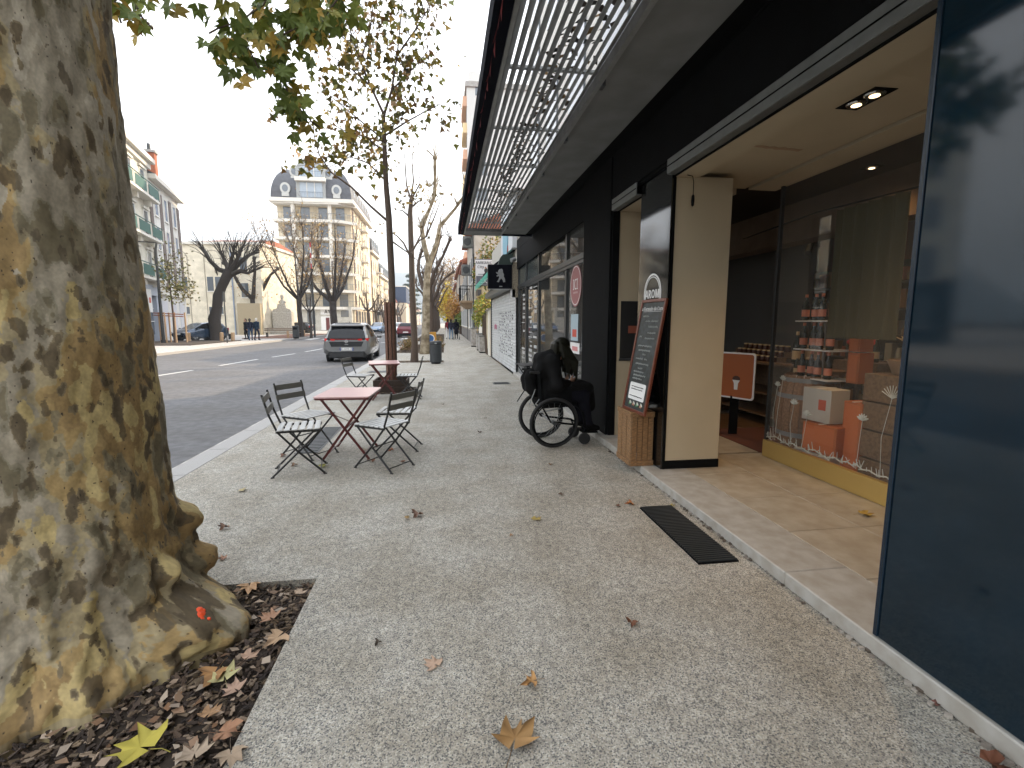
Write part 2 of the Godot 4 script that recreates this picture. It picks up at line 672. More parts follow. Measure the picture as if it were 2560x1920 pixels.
func ground() -> void:
	setting(sheet(MB.new(), -3000, 3000, 800, -4200, -0.32), "ground", M.earth)
	# our pavement, laid in bays with holes for the tree pits; a bay is 6 cm thick
	var holes := [Rect2(-2.30, -2.80, 1.53, 1.90), Rect2(-1.75, -11.30, 1.10, 1.10), Rect2(-2.45, -19.10, 2.40, 1.00), Rect2(-2.45, -33.0, 2.40, 9.2), Rect2(-2.45, -60.0, 2.40, 22.0)]
	var cuts := [14.0, 6.0, -0.9, -2.8, -10.2, -11.3, -12.9, -18.1, -19.1, -23.8, -33.0, -38.0, -60.0, -150.0, -420.0]
	var pv := MB.new()
	for i in cuts.size() - 1:
		var za: float = cuts[i]
		var zb: float = cuts[i + 1]
		var zm := (za + zb) / 2
		var spans := [[KERB_X + 0.003, 1.935]]
		for h: Rect2 in holes:
			if zm > h.position.y and zm < h.end.y:
				spans = [[KERB_X + 0.003, h.position.x], [h.end.x, 1.935]]
		for s in spans:
			var gap := 0.006 if i in [1, 6, 8] else 0.0
			pv.bx(s[0], s[1], -0.12, 0.0, za - gap, zb)
	setting(pv, "pavement", M.washed_concrete)
	# the kerb, stone by stone as far as one can tell them apart
	var k := Node3D.new()
	k.name = "kerb"
	k.set_meta("kind", "structure")
	add_child(k)
	var stone := MB.new().bx(-0.125, 0.125, -0.20, 0.0, -0.496, 0.496, 0.012).mesh(M.kerb_granite)
	for i in 40:
		part(stone, "kerb_stone", null, k, Transform3D(Basis(), Vector3(KERB_X - 0.125, rng.randf_range(-0.003, 0.0), 3.5 - i)))
	part(MB.new().bx(KERB_X - 0.25, KERB_X, -0.2, -0.001, -36.0, -420.0), "kerb_run", M.kerb_granite, k)
	var gutter := MB.new().bx(KERB_X - 0.43, KERB_X - 0.252, -0.2, -0.093, 14, -420)
	part(gutter, "gutter", M.pale_concrete, k)
	var road := setting(sheet(MB.new(), -13.4, KERB_X - 0.24, 60, -420, -0.10), "road", M.asphalt)
	# painted dashes, arrows' remains and the far crossing
	var dash := func(a: Vector2, b: Vector2, w: float, called: String):
		var d := (b - a).normalized() * 1.0
		var s := Vector2(-d.y, d.x) * w / 2
		var q := []
		for p in [a - s, a + s, b + s, b - s]:
			q.append(Vector3(p.x, -0.096, p.y))
		part(MB.new().face(q, Vector3(a.x, -5, a.y)), called, M.road_paint, road)
	dash.call(Vector2(-8.75, -13.6), Vector2(-8.30, -17.2), 0.13, "lane_dash")
	dash.call(Vector2(-8.20, -18.9), Vector2(-7.95, -21.9), 0.13, "lane_dash")
	dash.call(Vector2(-7.80, -23.2), Vector2(-7.50, -25.6), 0.13, "lane_dash")
	dash.call(Vector2(-7.40, -27.0), Vector2(-7.25, -30.0), 0.13, "lane_dash")
	dash.call(Vector2(-7.20, -32.0), Vector2(-7.15, -35.0), 0.13, "lane_dash")
	for i in 7:
		dash.call(Vector2(-12.2 + i * 1.4, -45.5), Vector2(-12.2 + i * 1.4, -49.0), 0.6, "crossing_bar")
	for i in 8:
		dash.call(Vector2(-7.6, -54.0 - i * 7.0), Vector2(-7.6, -57.0 - i * 7.0), 0.15, "lane_dash")
	dash.call(Vector2(-5.6, -33.0), Vector2(-5.6, -37.0), 0.25, "lane_arrow")
	dash.call(Vector2(-4.9, -38.5), Vector2(-4.0, -38.5), 0.5, "lane_arrow")
	# the square across the road
	var far := MB.new().bx(-90, -13.65, -0.2, 0.0, 60, -420)
	setting(far, "far_pavement", M.pale_concrete)
	setting(MB.new().bx(-13.65, -13.4, -0.2, 0.02, 60, -420), "far_kerb", M.kerb_granite)
	# soil in the pits, a little below the paving
	for h: Rect2 in holes:
		var s := MB.new()
		var nx := 14
		var nz := maxi(10, int(h.size.y * 5))
		var rows := []
		for i in nz + 1:
			var row := []
			for j in nx + 1:
				row.append(Vector3(h.position.x + h.size.x * j / nx, -0.055 + rng.randf_range(-0.014, 0.014), h.position.y + h.size.y * i / nz))
			rows.append(row)
		s.grid(rows)
		if s.n[0].y < 0:
			for i in s.n.size():
				s.n[i] = -s.n[i]
			for i in range(0, s.ix.size(), 3):
				var q := s.ix[i]
				s.ix[i] = s.ix[i + 1]
				s.ix[i + 1] = q
		setting(s, "soil", M.earth, "stuff", "dark soil filling a tree pit in the pavement")
	mulch(holes)
	# cast iron covers let into the paving
	for a in [[Vector3(-1.60, 0, -6.35), 0.26, 1.4, "dark cast iron drain cover under the near bistro table"], [Vector3(-1.95, 0, -14.9), 0.7, 0.5, "small cast iron cover beyond the far bistro table"], [Vector3(1.36, 0, -11.65), 0.42, 0.35, "small square cover beside the glazed shop front"]]:
		var o := thing("drain_cover", a[3], "drain cover", a[0])
		part(MB.new().bx(-a[1] / 2, a[1] / 2, 0.0, 0.006, -a[2] / 2, a[2] / 2), "frame", M.frame_grey, o)
		var n := int(a[2] / 0.07)
		for i in n:
			var z: float = -a[2] / 2 + (i + 0.5) * a[2] / n
			part(MB.new().bx(-a[1] * 0.42, a[1] * 0.42, 0.006, 0.012, z - 0.02, z + 0.02, 0.003), "rib", M.frame_grey, o)
	# ribbed foot grating in front of the shop step
	var fm := thing("foot_grating", "black ribbed foot grating set against the shop step", "grating", Vector3(1.68, 0, -3.10))
	part(MB.new().bx(-0.14, 0.13, 0.0, 0.010, -0.46, 0.46), "tray", M.satin_black, fm)
	var rb := MB.new().bx(-0.135, 0.125, 0.010, 0.019, -0.006, 0.006).mesh(M.frame_grey)
	for i in 36:
		part(rb, "rib", null, fm, Transform3D(Basis(), Vector3(0, 0, -0.445 + i * 0.0254)))

func mulch(holes: Array) -> void:
	# bark chips and leaf litter: nobody could count them
	var chip := MB.new().box(Vector3.ZERO, Vector3(0.045, 0.006, 0.014), Basis(), 0.002)
	chip.add(MB.new().box(Vector3(0.01, 0.003, 0.004), Vector3(0.03, 0.005, 0.010), Basis(Vector3.UP, 0.4)))
	var cm := mt("chip", 1, 1, 1, 0.9)
	cm.vertex_color_use_as_albedo = true
	var hues := [Color(0.09, 0.06, 0.04), Color(0.05, 0.035, 0.025), Color(0.14, 0.10, 0.065), Color(0.17, 0.125, 0.08), Color(0.03, 0.022, 0.018), Color(0.22, 0.165, 0.115), Color(0.07, 0.05, 0.038), Color(0.045, 0.032, 0.024)]
	for k in holes.size():
		var h: Rect2 = holes[k]
		var mm := MultiMesh.new()
		mm.transform_format = MultiMesh.TRANSFORM_3D
		mm.use_colors = true
		mm.mesh = chip.mesh(cm)
		var cnt: int = [7500, 500, 700, 2600, 3000][k]
		mm.instance_count = cnt
		for i in cnt:
			var p := Vector3(h.position.x + rng.randf() * h.size.x, -0.042 + rng.randf_range(-0.012, 0.02), h.position.y + rng.randf() * h.size.y)
			var b := Basis.from_euler(Vector3(rng.randf_range(-0.5, 0.5), rng.randf() * TAU, rng.randf_range(-0.5, 0.5))) * Basis.from_scale(Vector3.ONE * rng.randf_range(0.35, 1.15) * (1.0 if k == 0 else 2.0))
			mm.set_instance_transform(i, Transform3D(b, p))
			mm.set_instance_color(i, hues[rng.randi() % hues.size()] * rng.randf_range(0.7, 1.3))
		var o := MultiMeshInstance3D.new()
		o.name = numbered("bark_mulch")
		o.multimesh = mm
		add_child(o)
		o.set_meta("kind", "stuff")
		o.set_meta("label", ["brown bark mulch round the big plane tree", "bark mulch round the staked young tree", "bark mulch beside the litter bin", "leaf litter in the long planting bed", "leaf litter far along the pavement"][k])

func text_part(txt: String, height: float, called: String, m: Material, parent: Node3D, xf: Transform3D, depth := 0.003, font := "Droid Sans", bold := false) -> MeshInstance3D:
	var t := TextMesh.new()
	t.text = txt
	var f := SystemFont.new()
	f.font_names = PackedStringArray([font])
	if bold:
		f.font_weight = 700
	t.font = f
	t.font_size = 48
	t.pixel_size = height / 36.0
	t.depth = depth
	t.curve_step = 1.5
	t.material = m
	var o := MeshInstance3D.new()
	o.name = called
	o.mesh = t
	o.transform = xf
	parent.add_child(o, true)
	return o

func ring_mb(r0: float, r1: float, d: float, sides := 32, a0 := 0.0, a1 := TAU) -> MB:
	# a flat ring in the x,y plane
	var mb := MB.new()
	for i in sides:
		var a := a0 + (a1 - a0) * i / sides
		var b := a0 + (a1 - a0) * (i + 1) / sides
		var q := PackedVector2Array([Vector2(cos(a), sin(a)) * r0, Vector2(cos(a), sin(a)) * r1, Vector2(cos(b), sin(b)) * r1, Vector2(cos(b), sin(b)) * r0])
		mb.prism(q, d)
	return mb

func disc_poly(r: float, sides := 32, sy := 1.0) -> PackedVector2Array:
	var q := PackedVector2Array()
	for i in sides:
		q.append(Vector2(cos(TAU * i / sides) * r, sin(TAU * i / sides) * r * sy))
	return q

func round_rect(w: float, h: float, r: float) -> PackedVector2Array:
	var q := PackedVector2Array()
	for c in [[1, 1, 0], [-1, 1, 1], [-1, -1, 2], [1, -1, 3]]:
		for i in 5:
			var a: float = (c[2] + i / 4.0) * PI / 2
			q.append(Vector2(c[0] * (w / 2 - r) + cos(a) * r, c[1] * (h / 2 - r) + sin(a) * r))
	return q

# faces the street: x of the sheet runs along +z, its front looks to -x
func street_face(at: Vector3) -> Transform3D:
	return Transform3D(Basis(Vector3(0, 0, 1), Vector3(0, 1, 0), Vector3(-1, 0, 0)), at)

func scribble(mb: MB, at: Vector3, w: float, h: float, xf: Transform3D, r: float) -> void:
	# one wavy stroke of hasty handwriting
	var pts := []
	var n := maxi(6, int(w / h * 5))
	for i in n:
		var t := i / float(n - 1)
		pts.append(xf * (at + Vector3(t * w, sin(i * 2.3 + at.y * 40) * h * 0.5 + rng.randf_range(-0.25, 0.25) * h, 0)))
	mb.tube(pts, r, 3, false)

func shop_front() -> void:
	var b := thing("shop_building", "dark corner shop with navy panel, black columns and a recessed entrance", "building")
	# the step: stone sills along the pavement, jointed
	var step := Node3D.new()
	step.name = "step"
	b.add_child(step, true)
	part(MB.new().bx(2.302, 3.2, -0.02, 0.03, 4.0, -13.4), "footing", M.pale_concrete, step)
	var zs := [4.0, 2.2, 0.6, -0.9, -2.35, -4.05, -5.6, -7.2, -8.9, -10.6, -12.0, -13.4]
	for i in zs.size() - 1:
		part(MB.new().bx(1.90, 2.30, 0.001, 0.082, zs[i] - 0.002, zs[i + 1] + 0.002, 0.006), "sill_stone", M.sill_stone, step)
	# broken mortar and grit along the foot of the step
	var grit := MB.new()
	for i in 260:
		var z := rng.randf_range(0.3, -5.5)
		var s := rng.randf_range(0.006, 0.020)
		grit.tint([Color(0.20, 0.18, 0.15), Color(0.34, 0.31, 0.27), Color(0.10, 0.08, 0.06)][rng.randi() % 3])
		grit.box(Vector3(1.893 + rng.randf_range(-0.02, 0.02), s * 0.3, z), Vector3(s, s * 0.8, s * 1.4), Basis(Vector3.UP, rng.randf() * 6.0))
	var go := part(grit, "grit", M.tinted, step)
	go.set_meta("kind", "stuff")
	# recess floor slabs
	var fl := Node3D.new()
	fl.name = "entrance_floor"
	b.add_child(fl, true)
	for i in 5:
		for j in 2:
			var z := -1.60 - i * 0.62
			part(MB.new().bx(2.303 + j * 0.55, 2.849 + j * 0.55, 0.02, 0.080, z - 0.003, z - 0.617, 0.003), "floor_slab", M.floor_stone, fl)
	part(MB.new().bx(2.31, 3.40, 0.0, 0.02, -1.6, -4.7), "bedding", M.pale_concrete, fl)
	# navy panel pillar beside the entrance
	var nv := Node3D.new()
	nv.name = "navy_pillar"
	b.add_child(nv, true)
	part(MB.new().bx(1.918, 2.42, 0.086, 3.42, 4.0, -1.765), "panel", M.navy_panel, nv)
	part(MB.new().bx(1.910, 1.995, 0.086, 3.40, -1.767, -1.790, 0.003), "edge_trim", M.navy_trim, nv)
	# beam over the openings and the shutter rail under it
	part(MB.new().bx(2.02, 2.40, 2.90, 3.425, -1.815, -7.0), "lintel", M.satin_black, b)
	part(MB.new().bx(2.0, 2.018, 2.93, 3.424, 4.0, -13.4), "fascia", M.satin_black, b)
	for s in [[-1.815, -4.262], [-4.965, -5.70]]:
		var rail := Node3D.new()
		rail.name = "shutter_rail"
		b.add_child(rail, true)
		part(MB.new().bx(1.985, 2.000, 2.80, 2.928, s[0], s[1], 0.004), "channel", M.track_grey, rail)
		part(MB.new().bx(2.000, 2.060, 2.80, 2.812, s[0], s[1]), "lip", M.track_grey, rail)
		part(MB.new().bx(1.978, 1.985, 2.862, 2.868, s[0], s[1]), "groove_bead", M.satin_black, rail)
		part(MB.new().bx(2.060, 2.078, 2.79, 2.89, s[0], s[1]), "guide", M.satin_black, rail)
	# entrance ceiling
	var ce := Node3D.new()
	ce.name = "entrance_ceiling"
	b.add_child(ce, true)
	part(MB.new().bx(2.080, 2.30, 2.79, 2.896, -1.80, -4.75), "drop_edge", M.beige_plaster, ce)
	part(MB.new().bx(2.302, 3.06, 2.845, 2.90, -1.80, -4.75), "panel", M.beige_plaster, ce)
	part(MB.new().bx(3.062, 3.10, 2.88, 2.95, -1.80, -4.75), "shadow_gap", M.satin_black, ce)
	part(MB.new().bx(3.102, 3.40, 2.835, 2.90, -1.80, -4.75), "panel", M.beige_plaster, ce)
	# torn strip of paint on the ceiling
	var torn := PackedVector2Array()
	for i in 12:
		torn.append(Vector2(i * 0.042, 0.022 + rng.randf_range(-0.010, 0.018)))
	for i in 12:
		torn.append(Vector2((11 - i) * 0.042, -0.016 + rng.randf_range(-0.016, 0.010)))
	part(MB.new().prism(torn, 0.003, Transform3D(Basis(Vector3(1, 0, -0.1).normalized(), Vector3(0.1, 0, 1).normalized(), Vector3(0, -1, 0)), Vector3(2.35, 2.843, -3.62))), "bare_plaster", mt("bare_plaster", 0.36, 0.25, 0.17, 0.95), ce)
	# beige pillar with its black facing and skirting
	var pl := Node3D.new()
	pl.name = "entrance_pillar"
	b.add_child(pl, true)
	part(MB.new().bx(2.090, 2.64, 0.165, 2.80, -4.283, -4.78), "plaster", M.beige_plaster, pl)
	part(MB.new().bx(2.088, 2.645, 0.083, 0.163, -4.275, -4.785), "skirting", M.satin_black, pl)
	part(MB.new().bx(2.062, 2.086, 0.083, 2.93, -4.270, -4.958), "side_cladding", M.satin_black, pl)
	part(MB.new().bx(2.044, 2.060, 0.083, 2.928, -4.272, -4.960, 0.003), "front_cladding", M.gloss_black, pl)
	var lg := Node3D.new()
	lg.name = "logo"
	pl.add_child(lg, true)
	var lx := street_face(Vector3(2.041, 1.77, -4.60))
	part(ring_mb(0.182, 0.200, 0.003), "ring", M.print_white, lg, lx)
	part(ring_mb(0.162, 0.172, 0.003), "ring", M.print_white, lg, lx)
	text_part("AROM", 0.085, "lettering", M.print_white, lg, street_face(Vector3(2.041, 1.77, -4.60)), 0.003, "Droid Sans", true)
	# a switch hanging on its cord from the ceiling
	var sw := thing("pull_switch", "black pull switch hanging on a cord beside the beige pillar", "switch", Vector3(2.20, 2.79, -4.20))
	part(MB.new().tube([Vector3(-0.05, -0.004, 0), Vector3(0.0, -0.012, 0), Vector3(0.012, -0.06, 0), Vector3(0.012, -0.17, 0)], 0.0035, 5), "cord", M.satin_black, sw)
	part(MB.new().lathe([Vector2(0.004, 0), Vector2(0.013, -0.015), Vector2(0.015, -0.06), Vector2(0.012, -0.095), Vector2(0.003, -0.105)], Vector3(0.012, -0.165, 0), 10), "grip", M.satin_black, sw)
	# double recessed spotlights in the entrance ceiling
	downlight(Vector3(2.56, 2.845, -2.80), "twin recessed spotlight in the beige entrance ceiling", 2, 0.55)
	# shop window on the back of the recess
	var w := Node3D.new()
	w.name = "shop_window"
	b.add_child(w, true)
	part(MB.new().face([Vector3(3.366, 0.262, -1.80), Vector3(3.366, 2.835, -1.80), Vector3(3.366, 2.835, -4.56), Vector3(3.366, 0.262, -4.56)], Vector3(9, 1.5, -3)), "pane", M.window_glass, w)
	part(MB.new().bx(3.340, 3.390, 0.082, 0.260, -1.80, -4.60, 0.004), "base_strip", M.gold_strip, w)
	part(MB.new().bx(3.350, 3.382, 0.262, 2.835, -4.565, -4.595), "edge_bar", M.frame_grey, w)
	glass_flowers(w)
	# second opening, black column and their linings
	part(MB.new().bx(2.10, 2.62, 0.083, 2.82, -5.72, -5.95), "reveal_plaster", M.beige_plaster, b)
	part(MB.new().bx(2.08, 3.0, 2.80, 2.90, -4.80, -5.95), "second_ceiling", M.beige_plaster, b)
	part(MB.new().bx(2.31, 3.4, 0.0, 0.079, -4.75, -6.2), "second_floor", M.floor_stone, b)
	part(MB.new().bx(2.012, 2.36, 0.083, 3.42, -5.96, -6.86), "black_column", M.satin_black, b)
	part(MB.new().bx(2.012, 2.096, 0.083, 3.42, -5.705, -5.957), "column_jamb", M.satin_black, b)
	part(MB.new().bx(1.985, 2.010, 0.083, 3.42, -5.73, -6.85), "column_facing", M.satin_black, b)
	var pn := Node3D.new()
	pn.name = "reveal_poster"
	b.add_child(pn, true)
	part(MB.new().bx(2.14, 2.56, 1.05, 1.75, -5.712, -5.719), "board", mt("poster_dark", 0.020, 0.022, 0.024, 0.25), pn)
	part(MB.new().bx(2.13, 2.57, 1.02, 1.05, -5.70, -5.719), "rail", M.frame_grey, pn)
	part(MB.new().bx(2.36, 2.50, 1.36, 1.45, -5.708, -5.712), "yellow_print", mt("poster_yellow", 0.36, 0.27, 0.06, 0.6), pn)
	part(MB.new().bx(2.24, 2.35, 1.36, 1.45, -5.708, -5.712), "red_print", mt("poster_red", 0.25, 0.07, 0.04, 0.6), pn)
	for i in 3:
		part(MB.new().bx(2.365 + i * 0.05, 2.39 + i * 0.05, 1.45, 1.51, -5.708, -5.712), "bottle_print", M.print_black, pn)
	# louvred canopy over the pavement and the soffit behind it
	var cy := 3.43
	var cp := thing("louvred_canopy", "grey louvred canopy with dark fascia over the shop fronts", "canopy")
	part(MB.new().bx(0.33, 0.45, cy - 0.03, cy + 0.13, 4.0, -11.0), "outer_fascia", mt("fascia_navy", 0.006, 0.007, 0.012, 0.8, 0.0, 0.15), cp)
	part(MB.new().bx(0.455, 0.485, cy - 0.02, cy + 0.06, 4.0, -10.95), "inner_rail", M.slat_metal, cp)
	part(MB.new().bx(1.245, 1.285, cy - 0.045, cy + 0.06, 4.0, -10.95), "inner_rail", M.slat_metal, cp)
	part(MB.new().bx(0.40, 1.98, cy - 0.03, cy + 0.08, -10.96, -11.02), "end_fascia", mt("fascia_navy", 0, 0, 0), cp)
	part(MB.new().bx(0.486, 1.244, cy - 0.04, cy + 0.02, -10.45, -10.95), "end_plate", M.soffit_grey, cp)
	var n := 13
	var tilt := Basis(Vector3(0, 0, 1), 0.62)
	var slat := MB.new().box(Vector3.ZERO, Vector3(0.054, 0.006, 14.4), tilt).box(Vector3(0.022, 0.021, 0), Vector3(0.012, 0.005, 14.4)).mesh(M.slat_metal)
	for i in n:
		part(slat, "louvre_slat", null, cp, Transform3D(Basis(Vector3(0, 1, 0), rng.randf_range(-0.0006, 0.0006)), Vector3(0.512 + i * 0.0585, cy + 0.02, -3.25)))
	for i in 11:
		part(MB.new().bx(0.486, 1.244, cy + 0.042, cy + 0.062, 2.0 - i * 1.2, 1.96 - i * 1.2), "cross_bar", M.slat_metal, cp)
		part(MB.new().bx(1.285, 1.31, cy - 0.06, cy - 0.01, 2.02 - i * 1.2, 1.94 - i * 1.2), "bracket", M.frame_grey, cp)
	part(MB.new().bx(1.31, 1.83, cy, cy + 0.05, 4.0, -10.95), "soffit", M.soffit_grey, cp)
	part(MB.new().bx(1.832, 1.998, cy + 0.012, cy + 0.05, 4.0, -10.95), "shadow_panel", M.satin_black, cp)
	# ragged red edge of a worn awning cloth under the fascia
	var rag := MB.new()
	var prev := Vector3(0.375, cy - 0.031, 2.0)
	for i in 90:
		var z := 2.0 - i * 0.145
		var q := Vector3(0.375, cy - 0.031, z - 0.145)
		var lo := Vector3(0.375 + rng.randf_range(-0.02, 0.02), q.y - rng.randf_range(0.012, 0.045), q.z + rng.randf_range(-0.05, 0.05))
		rag.face([prev, q, lo], Vector3(1, cy, z))
		prev = q
	part(rag, "ragged_cloth", mt("red_cloth", 0.22, 0.03, 0.035, 0.9), cp)
	# leaves that have blown onto the slats
	var lf := MB.new()
	for i in 420:
		var lp := Vector3(rng.randf_range(0.8, 1.22), cy + 0.052 + rng.randf_range(0, 0.02), rng.randf_range(-2.2, -10.2))
		if lp.z > -7.5 and rng.randf() < 0.6:
			lp.x = 0.92 + rng.randfn() * 0.05
		lf.tint([Color(0.05, 0.03, 0.02), Color(0.10, 0.06, 0.03), Color(0.22, 0.13, 0.05), Color(0.03, 0.025, 0.02)][rng.randi() % 4])
		lf.leaf_quad(lp, Vector3(rng.randfn(), 0.1, rng.randfn()).normalized() * 0.10, Vector3(rng.randfn(), 0.1, rng.randfn()).normalized() * 0.035, Vector3(0, 0.012, 0))
	part(lf, "leaf_debris", M.dry_leaf, cp).set_meta("kind", "stuff")
	# upper floors over the canopy
	var up := Node3D.new()
	up.name = "upper_floors"
	b.add_child(up, true)
	part(MB.new().bx(2.30, 12.0, 3.47, 17.0, 16.0, -13.4), "wall", mt("upper_plaster", 0.66, 0.64, 0.60, 0.9), up)
	part(MB.new().bx(2.02, 12.3, 17.0, 17.35, 16.3, -13.7), "roof", mt("roof_slate", 0.06, 0.06, 0.07, 0.8), up)
	part(MB.new().bx(2.0, 2.30, 3.43, 3.70, 4.0, -13.4), "ledge", M.satin_black, up)
	for f in 4:
		for i in 8:
			var z := 1.5 - i * 1.9
			var y := 4.6 + f * 3.0
			part(MB.new().bx(2.26, 2.295, y, y + 1.7, z, z - 0.95), "window", M.pale_pane, up)

func downlight(at: Vector3, label: String, count: int, energy: float) -> void:
	var o := thing("ceiling_spotlight", label, "spotlight", at)
	var long := 0.13 * count + 0.03
	part(MB.new().bx(-0.075, 0.075, -0.004, 0.0, -long / 2, long / 2), "plate", M.satin_black, o)
	for i in count:
		var z := (i - (count - 1) / 2.0) * 0.13
		part(MB.new().rings([Vector2(0.052, -0.012), Vector2(0.058, -0.004)], Vector3(0, 0, z), 16), "ring", M.chrome, o)
		var em := mt("bulb_glow", 1.0, 0.9, 0.75, 0.5)
		em.emission_enabled = true
		em.emission = Color(1.0, 0.86, 0.66)
		em.emission_energy_multiplier = 1.2
		part(MB.new().ball(Vector3(0, -0.012, z), Vector3(0.030, 0.008, 0.030), 10), "lamp_bulb", em, o)
	var l := SpotLight3D.new()
	l.name = "spot_beam"
	l.light_energy = energy
	l.light_color = Color(1.0, 0.80, 0.55)
	l.spot_angle = 62.0
	l.spot_range = 12.0
	l.spot_attenuation = 2.0
	l.light_size = 0.05
	l.shadow_enabled = true
	l.position = Vector3(0, -0.03, 0)
	l.rotation_degrees = Vector3(-90, 0, 0)
	o.add_child(l, true)

func glass_flowers(w: Node3D) -> void:
	# white flowers and twigs printed on the shop window, on the street side of the pane
	var r := RandomNumberGenerator.new()
	r.seed = 77
	var x := 3.357
	var ink := mt("window_print", 0.42, 0.44, 0.40, 0.7)
	var twigs := MB.new()
	var z := -1.9
	while z > -4.5:
		var z2 := z - r.randf_range(0.10, 0.2)
		var y := 0.275 + r.randf_range(0.0, 0.03)
		twigs.tube([Vector3(x, y, z), Vector3(x, y + 0.025, (z + z2) / 2), Vector3(x, y + 0.005, z2)], 0.006, 4)
		for k in 4:
			var a := z + (z2 - z) * (k + 0.5) / 4
			var h := r.randf_range(0.03, 0.085)
			twigs.tube([Vector3(x, y + 0.01, a), Vector3(x, y + 0.01 + h, a + r.randf_range(-0.045, 0.045))], [0.005, 0.003], 4)
		z = z2 + 0.03
	part(twigs, "twig_print", ink, w)
	for s in [[-4.45, 0.85, 0], [-4.38, 0.92, 0], [-4.20, 0.70, 1], [-4.02, 0.62, 1], [-3.42, 0.70, 1], [-3.18, 0.92, 2], [-2.6, 0.9, 2], [-2.2, 0.75, 1]]:
		var f := MB.new()
		var top := Vector3(x, s[1], s[0])
		var foot := Vector3(x, 0.29, s[0] + r.randf_range(-0.08, 0.08))
		f.tube([foot, foot.lerp(top, 0.5) + Vector3(0, 0, r.randf_range(-0.04, 0.04)), top], 0.003, 4)
		for k in [5, 6, 9][s[2]]:
			var a: float = PI * (0.15 + 0.7 * k / float([5, 6, 9][s[2]] - 1))
			var d: Vector3 = Vector3(0, sin(a), cos(a)) * ([0.05, 0.06, 0.10][s[2]])
			f.tube([top, top + d * 0.6, top + d], [0.003, [0.010, 0.012, 0.004][s[2]], 0.004], 4)
		part(f, "flower_print", ink, w)

func bottle_mb(h: float, r: float) -> MB:
	return MB.new().lathe([Vector2(r * 0.9, 0), Vector2(r, h * 0.04), Vector2(r, h * 0.55), Vector2(r * 0.85, h * 0.64), Vector2(r * 0.38, h * 0.74), Vector2(r * 0.34, h * 0.96), Vector2(r * 0.36, h)], Vector3.ZERO, 12)

func bottle(at: Vector3, label: String, lab: Material, dark: Material, h := 0.27, r := 0.034, group := "bottles on display inside the shop") -> void:
	var o := thing("bottle", label, "bottle", at, 0.0, group)
	part(bottle_mb(h, r), "body", dark, o)
	var q := MB.new()
	q.lathe([Vector2(r + 0.001, h * 0.15), Vector2(r + 0.001, h * 0.42)], Vector3.ZERO, 12, Basis(), false)
	part(q, "paper_label", lab, o)
	part(MB.new().lathe([Vector2(r * 0.40, h * 0.90), Vector2(r * 0.40, h + 0.004)], Vector3.ZERO, 10), "cap", lab, o)

